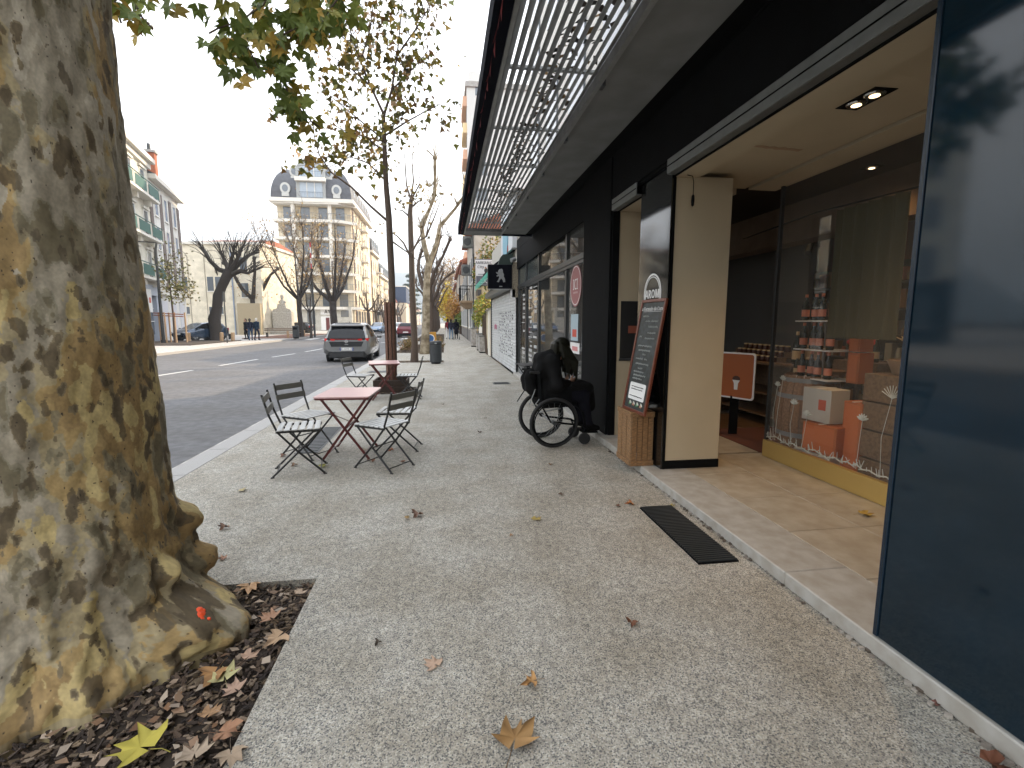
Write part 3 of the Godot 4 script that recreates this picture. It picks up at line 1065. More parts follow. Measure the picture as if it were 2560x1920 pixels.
func shop_interior() -> void:
	# the room behind the shop window
	var rm := thing("shop_room", "dim wine shop room seen behind the big window", "room")
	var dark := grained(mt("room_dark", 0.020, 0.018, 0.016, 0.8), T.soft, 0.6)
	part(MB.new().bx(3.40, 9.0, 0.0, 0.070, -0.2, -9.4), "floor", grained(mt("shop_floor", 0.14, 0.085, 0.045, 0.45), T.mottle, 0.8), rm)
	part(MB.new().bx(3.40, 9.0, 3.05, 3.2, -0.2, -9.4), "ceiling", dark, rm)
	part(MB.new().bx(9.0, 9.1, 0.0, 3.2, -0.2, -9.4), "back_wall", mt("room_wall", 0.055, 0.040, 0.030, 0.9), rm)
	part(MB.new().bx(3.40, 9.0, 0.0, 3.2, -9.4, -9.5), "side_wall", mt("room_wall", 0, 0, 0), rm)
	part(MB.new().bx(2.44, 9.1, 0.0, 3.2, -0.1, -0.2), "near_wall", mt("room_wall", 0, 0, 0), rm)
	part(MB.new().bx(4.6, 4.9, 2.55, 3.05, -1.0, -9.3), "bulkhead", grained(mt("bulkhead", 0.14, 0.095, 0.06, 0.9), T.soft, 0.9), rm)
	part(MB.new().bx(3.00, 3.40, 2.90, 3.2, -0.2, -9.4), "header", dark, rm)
	part(MB.new().bx(3.42, 4.55, 0.070, 0.076, -4.75, -5.9), "door_mat", mt("mat_brown", 0.10, 0.035, 0.022, 0.95), rm)
	part(MB.new().bx(7.0, 7.1, 0.07, 3.0, -6.5, -8.4), "red_panel", mt("red_panel", 0.10, 0.020, 0.014, 0.9), rm)
	for p in [[4.3, -4.55, "recessed ceiling lamp above the bottle display"], [3.9, -3.0, "recessed ceiling lamp close behind the shop window"], [4.9, -6.4, "recessed ceiling lamp over the counter of jars"], [3.6, -6.0, "recessed ceiling lamp behind the glass door"]]:
		downlight(Vector3(p[0], 3.048, p[1]), p[2], 1, 0.32)
	for p in [[5.2, 2.62, -5.3, "black track spotlight hung under the bulkhead"], [5.2, 2.62, -6.4, "second black track spotlight farther along the bulkhead"]]:
		var t := thing("track_spotlight", p[3], "spotlight", Vector3(p[0], p[1], p[2]))
		part(MB.new().tube([Vector3(0, 0.43, 0), Vector3(0, 0.0, 0)], 0.008, 6), "stem", M.satin_black, t)
		part(MB.new().tube([Vector3(0, 0.0, 0), Vector3(-0.10, -0.16, 0.06)], [0.035, 0.05], 10), "can", M.satin_black, t)
	# olive curtain at the window
	var rows := []
	for i in 2:
		var row := []
		for j in 40:
			row.append(Vector3(3.62 + sin(j * 0.9) * 0.03, [1.35, 2.52][i], -3.45 - j * 0.018))
		rows.append(row)
	single(MB.new().grid(rows), "curtain", mt("olive_cloth", 0.050, 0.044, 0.016, 0.95), "olive curtain hanging inside the shop window", "curtain")
	part(MB.new().tube([Vector3(3.62, 2.53, -1.4), Vector3(3.62, 2.50, -2.6), Vector3(3.62, 2.56, -4.4), Vector3(3.62, 2.50, -5.6)], 0.008, 5), "curtain_wire", M.satin_black, rm)
	# orange sale poster on its stand
	var o := thing("poster_stand", "orange poster with white border and a mushroom, inside the doorway", "poster", Vector3(3.62, 0.07, -5.55), -0.25)
	var px := Transform3D(Basis(Vector3(0.62, 0, 0.78), Vector3(0, 1, 0), Vector3(-0.78, 0, 0.62)), Vector3(0, 0.76, 0))
	part(MB.new().prism(round_rect(0.47, 0.58, 0.035), 0.012), "border", M.print_white, o, px)
	part(MB.new().prism(round_rect(0.43, 0.54, 0.03), 0.004), "orange_print", mt("orange_print", 0.34, 0.09, 0.018, 0.6), o, px * Transform3D(Basis(), Vector3(0, 0, 0.009)))
	part(MB.new().prism(disc_poly(0.052, 16, 0.75), 0.003), "mushroom_cap", mt("mushroom_brown", 0.06, 0.025, 0.015, 0.7), o, px * Transform3D(Basis(), Vector3(0.0, -0.04, 0.013)))
	part(MB.new().prism(PackedVector2Array([Vector2(-0.05, -0.05), Vector2(0.05, -0.05), Vector2(0.028, -0.09), Vector2(0.022, -0.17), Vector2(-0.022, -0.17), Vector2(-0.028, -0.09)]), 0.003), "mushroom_stem", M.print_white, o, px * Transform3D(Basis(), Vector3(0, -0.005, 0.0145)))
	part(MB.new().bx(-0.05, 0.05, 0.0, 0.5, -0.06, -0.03), "stand", M.satin_black, o)
	# counter with jars
	var ctr := thing("counter", "brown wooden counter holding jars beyond the poster", "counter", Vector3(4.7, 0.07, -6.3))
	var wd := grained(mt("counter_wood", 0.16, 0.10, 0.055, 0.6), T.mottle, 2.0)
	part(MB.new().bx(-0.35, 0.35, 0.84, 0.88, -0.95, 0.75, 0.006), "top", wd, ctr)
	part(MB.new().bx(-0.33, 0.33, 0.0, 0.84, 0.68, 0.73), "end_panel", wd, ctr)
	part(MB.new().bx(-0.33, 0.33, 0.0, 0.84, -0.93, -0.88), "end_panel", wd, ctr)
	part(MB.new().bx(0.28, 0.33, 0.0, 0.84, -0.88, 0.68), "back_panel", wd, ctr)
	for y in [0.12, 0.42]:
		part(MB.new().bx(-0.32, 0.28, y, y + 0.02, -0.88, 0.68), "shelf", wd, ctr)
	var jar_glass := mt("jar_dark", 0.05, 0.022, 0.018, 0.1)
	var jar_lid := mt("jar_lid", 0.60, 0.48, 0.28, 0.35, 0.6)
	var places := ["front row on the counter", "middle row on the counter", "back row on the counter"]
	for rr in 3:
		for i in 9:
			var j := thing("jar", "small gold-lidded jar, %s from the back wall, %s" % [["first", "second", "third", "fourth", "fifth", "sixth", "seventh", "eighth", "ninth"][i], places[rr]], "jar", Vector3(4.46 + rr * 0.10, 0.95 + rr * 0.07, -6.95 + i * 0.115), 0.0, "jars on the counter")
			part(MB.new().lathe([Vector2(0.034, 0), Vector2(0.038, 0.01), Vector2(0.038, 0.06), Vector2(0.03, 0.07)], Vector3.ZERO, 10), "glass", jar_glass, j)
			part(MB.new().lathe([Vector2(0.034, 0.065), Vector2(0.034, 0.083)], Vector3.ZERO, 10), "lid", jar_lid, j)
		part(MB.new().bx(-0.29 + rr * 0.10, -0.19 + rr * 0.10, 0.88, 0.879 + rr * 0.07 + 0.001, -0.85, 0.45), "riser", wd, ctr)
	var green := mt("bottle_green", 0.006, 0.012, 0.008, 0.06)
	var cream := mt("label_cream", 0.55, 0.44, 0.28, 0.7)
	var pink := mt("label_coral", 0.60, 0.22, 0.13, 0.7)
	bottle(Vector3(4.55, 0.95, -5.72), "tall dark bottle alone at the end of the counter", cream, green, 0.42, 0.05)
	# carton on the counter and red ribbon
	single(MB.new().bx(-0.09, 0.09, 0, 0.26, -0.06, 0.06, 0.002), "carton", mt("kraft_card", 0.36, 0.24, 0.13, 0.85), "tan carton standing behind the tall dark bottle", "carton", "", Vector3(4.76, 0.95, -5.66))
	single(MB.new().tube([Vector3(0, 0.02, -0.2), Vector3(0.02, 0.07, -0.1), Vector3(0, 0.04, 0), Vector3(0.03, 0.05, 0.12), Vector3(0, 0.0, 0.2)], [0.03, 0.05, 0.02, 0.035, 0.01], 7), "ribbon", mt("ribbon_red", 0.45, 0.03, 0.02, 0.7), "loose red ribbon lying on a shelf of bottles", "ribbon", "", Vector3(5.0, 1.22, -5.2))
	# small side table with bottles and a basket
	var st := thing("side_table", "low wooden side table between counter and barrel", "table", Vector3(4.5, 0.07, -5.2))
	part(MB.new().bx(-0.25, 0.25, 0.72, 0.75, -0.36, 0.30, 0.004), "top", wd, st)
	for sx in [-1, 1]:
		for sz in [-0.33, 0.27]:
			part(MB.new().bx(sx * 0.22 - 0.02, sx * 0.22 + 0.02, 0, 0.72, sz - 0.02, sz + 0.02), "leg", wd, st)
	part(MB.new().bx(-0.23, 0.23, 0.30, 0.32, -0.34, 0.28), "shelf", wd, st)
	for i in 3:
		bottle(Vector3(4.38, 0.82, -5.48 + i * 0.16), "cream-labelled bottle on the side table, %s" % ["far end", "in the middle", "near end"][i], cream, green, 0.25, 0.036)
	for i in 4:
		bottle(Vector3(4.75, 1.05, -5.05 + i * 0.10), "cream-labelled bottle on the raised shelf, number %s from the counter" % ["one", "two", "three", "four"][i], cream, green, 0.28, 0.036)
	single(MB.new().bx(-0.12, 0.12, 0.0, 0.24, -0.3, 0.3, 0.005), "shelf_box", wd, "wooden box raising a row of bottles", "box", "", Vector3(4.75, 0.81, -4.9))
	single(MB.new().rings([Vector2(0.10, 0), Vector2(0.15, 0.11), Vector2(0.155, 0.12)], Vector3.ZERO, 16), "basket", mt("wicker", 0.20, 0.12, 0.06, 0.9), "round wicker basket on the side table", "basket", "", Vector3(4.42, 0.822, -4.98))
	# wine barrel with hoops
	var ba := thing("barrel", "wooden wine barrel with grey metal hoops behind the window", "barrel", Vector3(3.95, 0.07, -4.72))
	var stave := grained(mt("stave_wood", 0.30, 0.165, 0.085, 0.6), T.mottle, 3.0)
	for k in 20:
		var a0 := TAU * k / 20.0
		var a1 := TAU * (k + 0.94) / 20.0
		var rws := []
		for i in 9:
			var t := i / 8.0
			var r := 0.25 + 0.075 * sin(PI * t)
			rws.append([Vector3(cos(a0) * r, t * 0.86, sin(a0) * r), Vector3(cos((a0 + a1) / 2) * r * 1.004, t * 0.86, sin((a0 + a1) / 2) * r * 1.004), Vector3(cos(a1) * r, t * 0.86, sin(a1) * r)])
		part(MB.new().grid(rws), "stave", stave, ba)
	for t in [0.06, 0.26, 0.74, 0.94]:
		var r: float = 0.253 + 0.075 * sin(PI * t)
		part(MB.new().lathe([Vector2(r + 0.004, t * 0.86 - 0.025), Vector2(r + 0.006, t * 0.86 + 0.025)], Vector3.ZERO, 24, Basis(), false), "hoop", M.slat_metal, ba)
	part(MB.new().rings([Vector2(0.245, 0.80), Vector2(0.245, 0.83)], Vector3.ZERO, 20), "barrel_head", stave, ba)
	# tiered bottle display of boards and coral labels
	var tier := thing("bottle_tier", "three-tier white board display of bottles on the barrel", "display stand", Vector3(3.98, 0.90, -4.55))
	for i in 3:
		part(MB.new().bx(-0.20, 0.16, i * 0.30, i * 0.30 + 0.012, -0.26, 0.26, 0.003), "board", M.print_white, tier)
	part(MB.new().bx(0.14, 0.16, 0.0, 0.62, -0.24, -0.21), "upright", M.slat_metal, tier)
	part(MB.new().bx(0.14, 0.16, 0.0, 0.62, 0.21, 0.24), "upright", M.slat_metal, tier)
	for i in 3:
		for j in 4:
			bottle(Vector3(3.86 + (j % 2) * 0.02, 0.913 + i * 0.30, -4.76 + j * 0.115), "dark bottle with coral label on the %s display board, %s from the street" % [["bottom", "middle", "top"][i], ["fourth", "third", "second", "first"][j]], pink, green, 0.272, 0.037, "coral-label bottles on the tiered display")
	# gift boxes
	var og := mt("box_orange", 0.36, 0.095, 0.02, 0.7)
	var card := mt("box_card", 0.44, 0.42, 0.37, 0.8)
	var gift := func(at: Vector3, size: Vector3, m: Material, label: String, turn: float):
		var g := thing("gift_box", label, "box", at, turn, "gift boxes behind the window")
		part(MB.new().bx(-size.x / 2, size.x / 2, 0, size.y, -size.z / 2, size.z / 2, 0.004), "carton", m, g)
		part(MB.new().bx(-size.x / 2 - 0.004, -size.x / 2 - 0.001, 0.02, size.y - 0.02, -size.z / 2 + 0.02, size.z / 2 - 0.02), "front_print", og if m != og else mt("box_print", 0.46, 0.12, 0.028, 0.7), g)
		part(MB.new().bx(-size.x / 2, size.x / 2, size.y, size.y + 0.004, -0.012, 0.012), "ribbon", M.print_white, g)
		return g
	gift.call(Vector3(3.62, 0.07, -4.12), Vector3(0.24, 0.17, 0.44), card, "flat white and orange gift box lowest at the window", 0.0)
	gift.call(Vector3(3.63, 0.25, -4.06), Vector3(0.24, 0.28, 0.36), og, "orange gift box with a pale figure on it", 0.15)
	var wb: Node3D = gift.call(Vector3(3.66, 0.54, -4.16), Vector3(0.22, 0.32, 0.32), card, "white gift box with a small red square, topmost", 0.1)
	var old := wb.get_child(1)
	wb.remove_child(old)
	old.free()
	part(MB.new().bx(-0.114, -0.111, 0.12, 0.22, 0.03, 0.11), "red_square", mt("box_red", 0.45, 0.08, 0.04, 0.7), wb)
	gift.call(Vector3(3.72, 0.08, -3.82), Vector3(0.16, 0.70, 0.20), og, "tall orange gift box with a navy band", 0.0)
	gift.call(Vector3(4.02, 0.90, -4.18), Vector3(0.16, 0.30, 0.14), og, "upright orange bottle box on the barrel, lower", 0.0)
	gift.call(Vector3(4.02, 1.21, -4.19), Vector3(0.15, 0.28, 0.13), og, "upright orange bottle box on the barrel, upper", 0.0)
	var kb := thing("kraft_crate", "big brown slatted crate at the right end of the window", "crate", Vector3(3.95, 0.07, -3.5))
	for i in 4:
		part(MB.new().bx(-0.30, 0.30, i * 0.25, i * 0.25 + 0.235, -0.24, 0.24, 0.004), "board", grained(mt("crate_brown", 0.17, 0.105, 0.055, 0.8), T.mottle, 2.0), kb)
	var bk := thing("gift_basket", "hamper of bottles wrapped in cellophane on the crate", "hamper", Vector3(3.90, 1.06, -3.5))
	part(MB.new().rings([Vector2(0.16, 0.0), Vector2(0.20, 0.10), Vector2(0.205, 0.12)], Vector3.ZERO, 14), "tray", mt("wicker", 0, 0, 0), bk)
	for i in 4:
		part(bottle_mb(0.26, 0.034), "wrapped_bottle", green, bk, Transform3D(Basis(), Vector3(cos(i * 1.6) * 0.09, 0.03, sin(i * 1.6) * 0.09)))
	var cel := MB.new()
	for i in 9:
		var a := i * 0.7
		cel.leaf_quad(Vector3(0, 0.20, 0), Vector3(cos(a) * 0.13 - 0.05, 0.12, sin(a) * 0.15), Vector3(-sin(a), 0.2, cos(a)) * 0.045, Vector3(0, 0.02, 0))
	part(cel, "bow", mt("cellophane", 0.50, 0.40, 0.24, 0.2), bk)
	# tall stocked shelves along the back of the room
	for u in 3:
		var ws := thing("stock_shelf", "tall wooden shelf stocked with jars and boxes, %s from the doorway" % ["first", "second", "third"][u], "shelf", Vector3(6.3 - u * 0.15, 0.07, -7.6 + u * 1.75), 0.0, "stock shelves at the back of the shop")
		part(MB.new().bx(0.30, 0.33, 0, 2.3, -0.8, 0.8), "back_board", mt("shelf_dark", 0.018, 0.013, 0.010, 0.8), ws)
		for sz in [-0.8, 0.8]:
			part(MB.new().bx(-0.02, 0.33, 0, 2.3, sz - 0.015, sz + 0.015), "side_board", wd, ws)
		for i in 6:
			var y := 0.12 + i * 0.37
			part(MB.new().bx(-0.02, 0.30, y, y + 0.02, -0.78, 0.78), "shelf", wd, ws)
			var z := -0.72
			while z < 0.66:
				var gw := rng.randf_range(0.06, 0.12)
				var gh := rng.randf_range(0.10, 0.27)
				var gm: Material = [cream, green, pink, mt("kraft_card", 0.36, 0.24, 0.13, 0.85), mt("jar_lid", 0, 0, 0), mt("jar_amber", 0.30, 0.13, 0.03, 0.3)][rng.randi() % 6]
				if rng.randf() < 0.5:
					part(MB.new().bx(0.02, 0.12, y + 0.02, y + 0.02 + gh, z, z + gw, 0.003), "carton", gm, ws)
				else:
					part(MB.new().lathe([Vector2(gw * 0.42, 0), Vector2(gw * 0.45, 0.01), Vector2(gw * 0.45, gh * 0.7), Vector2(gw * 0.3, gh * 0.8), Vector2(gw * 0.3, gh)], Vector3(0.07, y + 0.02, z + gw / 2), 8), "jar", gm, ws)
				z += gw + 0.02
	# wall shelf of boxes and bottles seen through the second doorway
	var sh := thing("wall_shelf", "narrow lit wall shelf of boxes behind the second doorway", "shelf", Vector3(3.25, 0.07, -7.9))
	part(MB.new().bx(-0.5, 0.7, 0, 2.6, -0.30, -0.27), "back_board", mt("shelf_dark", 0.018, 0.013, 0.010, 0.8), sh)
	for i in 7:
		part(MB.new().bx(-0.5, 0.7, 0.35 + i * 0.33, 0.37 + i * 0.33, -0.27, 0.0), "shelf", mt("shelf_orange", 0.40, 0.19, 0.07, 0.7), sh)
		for j in 5:
			var hh := rng.randf_range(0.08, 0.22)
			part(MB.new().bx(-0.42 + j * 0.24, -0.36 + j * 0.24 + rng.randf() * 0.05, 0.37 + i * 0.33, 0.37 + i * 0.33 + hh, -0.2, -0.06), "goods", [cream, green, mt("kraft_card", 0, 0, 0)][rng.randi() % 3], sh)
	# chalkboard leaning on a fruit crate
	var cr := thing("wooden_crate", "upright slatted fruit crate under the chalkboard", "crate", Vector3(1.912, 0.083, -4.62))
	cr.scale = Vector3(0.66, 1, 1)
	var cw := mt("crate_wood", 1, 1, 1, 0.85)
	grained(cw, wood_tex(138, 104, 68, 51), 1.6, false)
	for sx in [-0.17, 0.17]:
		for k in 3:
			part(MB.new().bx(sx - 0.006, sx + 0.006, 0.0, 0.54, -0.165 + k * 0.125, -0.055 + k * 0.125, 0.002), "slat", cw, cr)
	for k in 4:
		part(MB.new().bx(-0.162 + k * 0.085, -0.086 + k * 0.085, 0.0, 0.54, 0.190, 0.201, 0.002), "slat", cw, cr)
	for sy in [0.0, 0.49]:
		part(MB.new().bx(-0.178, 0.178, sy, sy + 0.05, 0.202, 0.216, 0.002), "rail", cw, cr)
		for sx in [-1, 1]:
			part(MB.new().bx(sx * 0.177, sx * 0.190, sy, sy + 0.05, -0.165, 0.200, 0.002), "rail", cw, cr)
	part(MB.new().bx(-0.162, 0.162, 0.500, 0.512, -0.16, 0.186, 0.002), "top_board", cw, cr)
	var cb := thing("chalkboard", "tall chalk menu board with worn wooden frame on the crate", "chalkboard", Vector3(1.842, 0.612, -4.49))
	# local axes: x across the board, y up it, z to its front
	var fwd := Vector3(-1.0, 0.165, 0.05).normalized()
	var ax := Vector3(0.05, 0, 1.0).normalized()
	var ay := fwd.cross(ax).normalized()
	var bt := Transform3D(Basis(ax, ay, fwd), Vector3(0, 0, 0))
	var W := 0.50
	var H := 1.12
	var slate := grained(mt("slate", 0.035, 0.045, 0.045, 0.55), T.stain, 2.2, false)
	var redw := grained(mt("frame_red_wood", 0.17, 0.048, 0.025, 0.35), wood_tex(250, 240, 230, 61), 2.0, false)
	part(MB.new().bx(-W / 2 + 0.02, W / 2 - 0.02, 0.02, H - 0.02, -0.008, 0.002), "slate", slate, cb, bt)
	part(MB.new().bx(-W / 2, -W / 2 + 0.028, 0, H, -0.012, 0.014, 0.004), "frame_side", redw, cb, bt)
	part(MB.new().bx(W / 2 - 0.028, W / 2, 0, H, -0.012, 0.014, 0.004), "frame_side", redw, cb, bt)
	part(MB.new().bx(-W / 2 + 0.029, W / 2 - 0.029, 0, 0.03, -0.012, 0.014, 0.004), "frame_rail", redw, cb, bt)
	part(MB.new().bx(-W / 2 + 0.029, W / 2 - 0.029, H - 0.03, H, -0.012, 0.014, 0.004), "frame_rail", redw, cb, bt)
	text_part("La Formule du Cornet", 0.036, "title", M.print_white, cb, bt * Transform3D(Basis(), Vector3(0.0, H - 0.095, 0.004)), 0.002, "Droid Serif")
	part(MB.new().bx(-0.18, 0.18, H - 0.122, H - 0.119, 0.002, 0.004), "underline", M.print_white, cb, bt)
	var chalk := MB.new()
	var lines := [[-0.17, 0.955, 0.13], [-0.10, 0.905, 0.10], [0.02, 0.905, 0.14], [-0.02, 0.85, 0.19], [-0.02, 0.79, 0.17], [-0.17, 0.75, 0.05], [-0.05, 0.735, 0.2], [-0.17, 0.66, 0.3], [-0.14, 0.615, 0.25], [-0.04, 0.575, 0.07], [-0.16, 0.53, 0.15], [0.02, 0.53, 0.06], [-0.15, 0.48, 0.28], [-0.08, 0.435, 0.1], [-0.16, 0.40, 0.22], [-0.15, 0.365, 0.26], [-0.16, 0.33, 0.21]]
	for l in lines:
		scribble(chalk, Vector3(l[0], l[1], 0.003), l[2], 0.018, Transform3D(), 0.0013)
	part(chalk, "chalk_writing", mt("chalk", 0.45, 0.47, 0.45, 0.9), cb, bt)
	part(MB.new().prism(round_rect(0.34, 0.17, 0.02), 0.003), "notice", M.print_white, cb, bt * Transform3D(Basis(), Vector3(0, 0.205, 0.005)))
	var nt := MB.new()
	for l in [[-0.13, 0.25, 0.26], [-0.13, 0.225, 0.24], [-0.14, 0.155, 0.27]]:
		scribble(nt, Vector3(l[0], l[1], 0.008), l[2], 0.009, Transform3D(), 0.0011)
	part(nt, "notice_writing", M.print_black, cb, bt)
	for i in 4:
		var dr := MB.new()
		for k in 4:
			dr.tint(Color(0.55, 0.55, 0.48) if k % 2 else (Color(0.06, 0.22, 0.08) if i % 2 == 0 else Color(0.35, 0.16, 0.08)))
			dr.prism(disc_poly(0.010, 8, 2.0), 0.002, Transform3D(Basis(Vector3(0, 0, 1), -0.5 + k * 0.5), Vector3(-0.12 + i * 0.08 + k * 0.010, 0.078 + (k % 2) * 0.01, 0.004 + k * 0.0008)))
		part(dr, "fruit_drawing", M.tinted, cb, bt)

func pane_frame(mb: MB, x: float, y0: float, y1: float, z0: float, z1: float, w: float, d: float) -> MB:
	# a frame in the plane x, z0 nearer than z1
	mb.bx(x - d, x + d, y0, y0 + w, z0, z1)
	mb.bx(x - d, x + d, y1 - w, y1, z0, z1)
	mb.bx(x - d, x + d, y0 + w, y1 - w, z0, z0 - w)
	mb.bx(x - d, x + d, y0 + w, y1 - w, z1 + w, z1)
	return mb

func neighbour_shop() -> void:
	var b := thing("glazed_shop_front", "dark framed glass shop front with a round pink sticker", "shop front")
	var x := 2.06
	var zs := [-6.88, -8.05, -10.45, -12.05, -13.38]
	for i in 4:
		var lo := Node3D.new()
		lo.name = "window"
		b.add_child(lo, true)
		part(pane_frame(MB.new(), x, 0.30, 2.42, zs[i], zs[i + 1], 0.05, 0.03), "frame", M.frame_grey, lo)
		part(MB.new().face([Vector3(x, 0.35, zs[i] - 0.05), Vector3(x, 2.37, zs[i] - 0.05), Vector3(x, 2.37, zs[i + 1] + 0.05), Vector3(x, 0.35, zs[i + 1] + 0.05)], Vector3(9, 1.5, -9)), "pane", M.window_glass, lo)
		var hi := Node3D.new()
		hi.name = "top_light"
		b.add_child(hi, true)
		part(pane_frame(MB.new(), x, 2.46, 3.42, zs[i], zs[i + 1], 0.05, 0.03), "frame", M.frame_grey, hi)
		part(MB.new().face([Vector3(x, 2.51, zs[i] - 0.05), Vector3(x, 3.37, zs[i] - 0.05), Vector3(x, 3.37, zs[i + 1] + 0.05), Vector3(x, 2.51, zs[i + 1] + 0.05)], Vector3(9, 1.5, -9)), "pane", M.window_glass if i < 2 else mt("blind_glass", 0.05, 0.062, 0.062, 0.2), hi)
		part(MB.new().bx(x - 0.02, x + 0.02, 0.086, 0.299, zs[i], zs[i + 1] + 0.01), "plinth_panel", mt("plinth_grey", 0.12, 0.13, 0.135, 0.5), b)
	part(MB.new().bx(x - 0.05, x + 0.06, 2.421, 2.459, -6.87, -13.40), "transom", M.frame_grey, b)
	part(MB.new().bx(x - 0.04, x + 0.05, 3.42, 3.62, -10.97, -13.40), "head_beam", M.slat_metal, b)
	part(MB.new().bx(x + 0.0, x + 0.10, 0.08, 3.62, -13.39, -13.50), "end_post", M.satin_black, b)
	# its dim room
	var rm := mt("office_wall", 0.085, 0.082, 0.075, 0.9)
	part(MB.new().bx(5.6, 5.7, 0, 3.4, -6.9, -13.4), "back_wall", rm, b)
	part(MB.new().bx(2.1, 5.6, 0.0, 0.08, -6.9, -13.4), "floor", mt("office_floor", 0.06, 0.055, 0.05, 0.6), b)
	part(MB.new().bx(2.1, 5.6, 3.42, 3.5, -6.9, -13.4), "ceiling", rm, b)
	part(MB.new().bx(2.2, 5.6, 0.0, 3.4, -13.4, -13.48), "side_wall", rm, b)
	part(MB.new().bx(2.37, 3.38, 0.0, 3.4, -6.80, -6.87), "party_wall", rm, b)
	# round sticker, posters and rows of small white lettering on the glass
	var st := Node3D.new()
	st.name = "round_sticker"
	b.add_child(st, true)
	var sx := street_face(Vector3(x - 0.010, 2.06, -7.48))
	part(MB.new().prism(disc_poly(0.325, 40), 0.003), "disc", mt("sticker_pink", 0.30, 0.115, 0.115, 0.55), st, sx)
	part(ring_mb(0.290, 0.302, 0.002, 40), "ring", M.print_white, st, sx * Transform3D(Basis(), Vector3(0, 0, 0.003)))
	text_part("ICI", 0.17, "lettering", M.print_white, st, sx * Transform3D(Basis(), Vector3(0, 0.02, 0.004)), 0.002)
	part(MB.new().bx(-0.13, 0.13, -0.12, -0.09, 0.002, 0.004), "small_print", mt("faded_print", 0.45, 0.28, 0.27, 0.6), st, sx)
	var ps := Node3D.new()
	ps.name = "window_posters"
	b.add_child(ps, true)
	part(MB.new().bx(x - 0.012, x - 0.009, 1.20, 1.62, -7.30, -7.72), "blue_poster", mt("poster_blue", 0.35, 0.45, 0.50, 0.6), ps)
	part(MB.new().bx(x - 0.014, x - 0.012, 1.26, 1.38, -7.38, -7.62), "red_print", mt("poster_scarlet", 0.50, 0.07, 0.04, 0.6), ps)
	part(MB.new().bx(x - 0.012, x - 0.009, 1.00, 1.17, -7.20, -7.74), "white_notice", M.print_white, ps)
	part(MB.new().bx(x - 0.014, x - 0.012, 1.04, 1.11, -7.30, -7.62), "pink_print", mt("poster_pink", 0.55, 0.22, 0.22, 0.6), ps)
	for k in 3:
		var w := MB.new()
		var z0: float = [-10.70, -11.30, -12.35][k]
		for i in 16:
			var y := 0.55 + i * 0.115
			if rng.randf() < 0.85:
				w.bx(x - 0.010, x - 0.008, y, y + [0.05, 0.022, 0.07][rng.randi() % 3], z0, z0 - rng.randf_range(0.25, 0.5))
		part(w, "lettering_print", mt("faded_white", 0.40, 0.40, 0.39, 0.6), ps)
	# furniture in the dim room so that the glass has something behind it
	for i in 3:
		var d := thing("desk", "dim desk inside the glazed shop, %s from the street tree side" % ["first", "second", "third"][i], "desk", Vector3(3.7, 0.08, -8.2 - i * 1.9), 0.0, "desks inside the glazed shop")
		part(MB.new().bx(-0.4, 0.4, 0.70, 0.74, -0.6, 0.6, 0.004), "top", mt("desk_white", 0.35, 0.34, 0.32, 0.6), d)
		for s in [-0.55, 0.55]:
			part(MB.new().bx(-0.36, 0.36, 0, 0.70, s - 0.02, s + 0.02), "leg_panel", M.frame_grey, d)
		part(MB.new().bx(0.0, 0.03, 0.86, 1.20, -0.28, 0.28, 0.004), "screen", M.gloss_black, d)
		part(MB.new().bx(0.0, 0.03, 0.74, 0.86, -0.03, 0.03), "screen_stand", M.satin_black, d)
	# folding table leaning outside the window
	var ft := thing("folding_table", "small folding bistro table pushed against the shop window", "table", Vector3(1.62, 0, -8.75), 0.2)
	part(MB.new().bx(-0.27, 0.27, 0.700, 0.725, -0.27, 0.27, 0.005), "tabletop", mt("table_dark", 0.02, 0.02, 0.02, 0.5), ft)
	for s in [-1, 1]:
		part(MB.new().bar(Vector3(-0.25, 0, s * 0.20), Vector3(0.25, 0.70, s * 0.20), 0.02, 0.012), "leg", M.satin_black, ft)
		part(MB.new().bar(Vector3(0.25, 0, s * 0.18), Vector3(-0.25, 0.70, s * 0.18), 0.02, 0.012), "leg", M.satin_black, ft)
	# black box sign with a silver lion, on its bracket
	var sg := thing("lion_box_sign", "black projecting box sign with a silver lion emblem", "sign", Vector3(1.53, 2.72, -13.45))
	var sb := mt("sign_black", 0.003, 0.0035, 0.006, 0.4, 0.0, 0.2)
	part(MB.new().bx(-0.33, 0.33, -0.32, 0.33, -0.09, 0.09, 0.01), "box", sb, sg)
	part(MB.new().bx(-0.335, 0.335, -0.335, -0.322, -0.095, 0.095), "bottom_edge", M.slat_metal, sg)
	part(MB.new().prism(PackedVector2Array([Vector2(-0.05, 0.33), Vector2(0.0, 0.50), Vector2(0.08, 0.60), Vector2(0.36, 0.62), Vector2(0.36, 0.33)]), 0.16), "bracket_cover", mt("sign_green", 0.008, 0.022, 0.016, 0.5), sg)
	var lion := PackedVector2Array([Vector2(-0.02, 0.20), Vector2(0.045, 0.215), Vector2(0.075, 0.18), Vector2(0.075, 0.13), Vector2(0.105, 0.06), Vector2(0.10, 0.01), Vector2(0.13, -0.06), Vector2(0.14, -0.14), Vector2(0.085, -0.145), Vector2(0.075, -0.09), Vector2(0.03, -0.04), Vector2(-0.01, -0.09), Vector2(-0.03, -0.145), Vector2(-0.09, -0.14), Vector2(-0.05, -0.08), Vector2(-0.025, -0.01), Vector2(-0.03, 0.02), Vector2(-0.085, 0.0), Vector2(-0.10, 0.03), Vector2(-0.05, 0.06), Vector2(-0.10, 0.09), Vector2(-0.11, 0.125), Vector2(-0.045, 0.11), Vector2(-0.055, 0.15)])
	part(MB.new().prism(lion, 0.02, Transform3D(Basis(), Vector3(0, 0, 0.10))), "lion_emblem", M.slat_metal, sg)
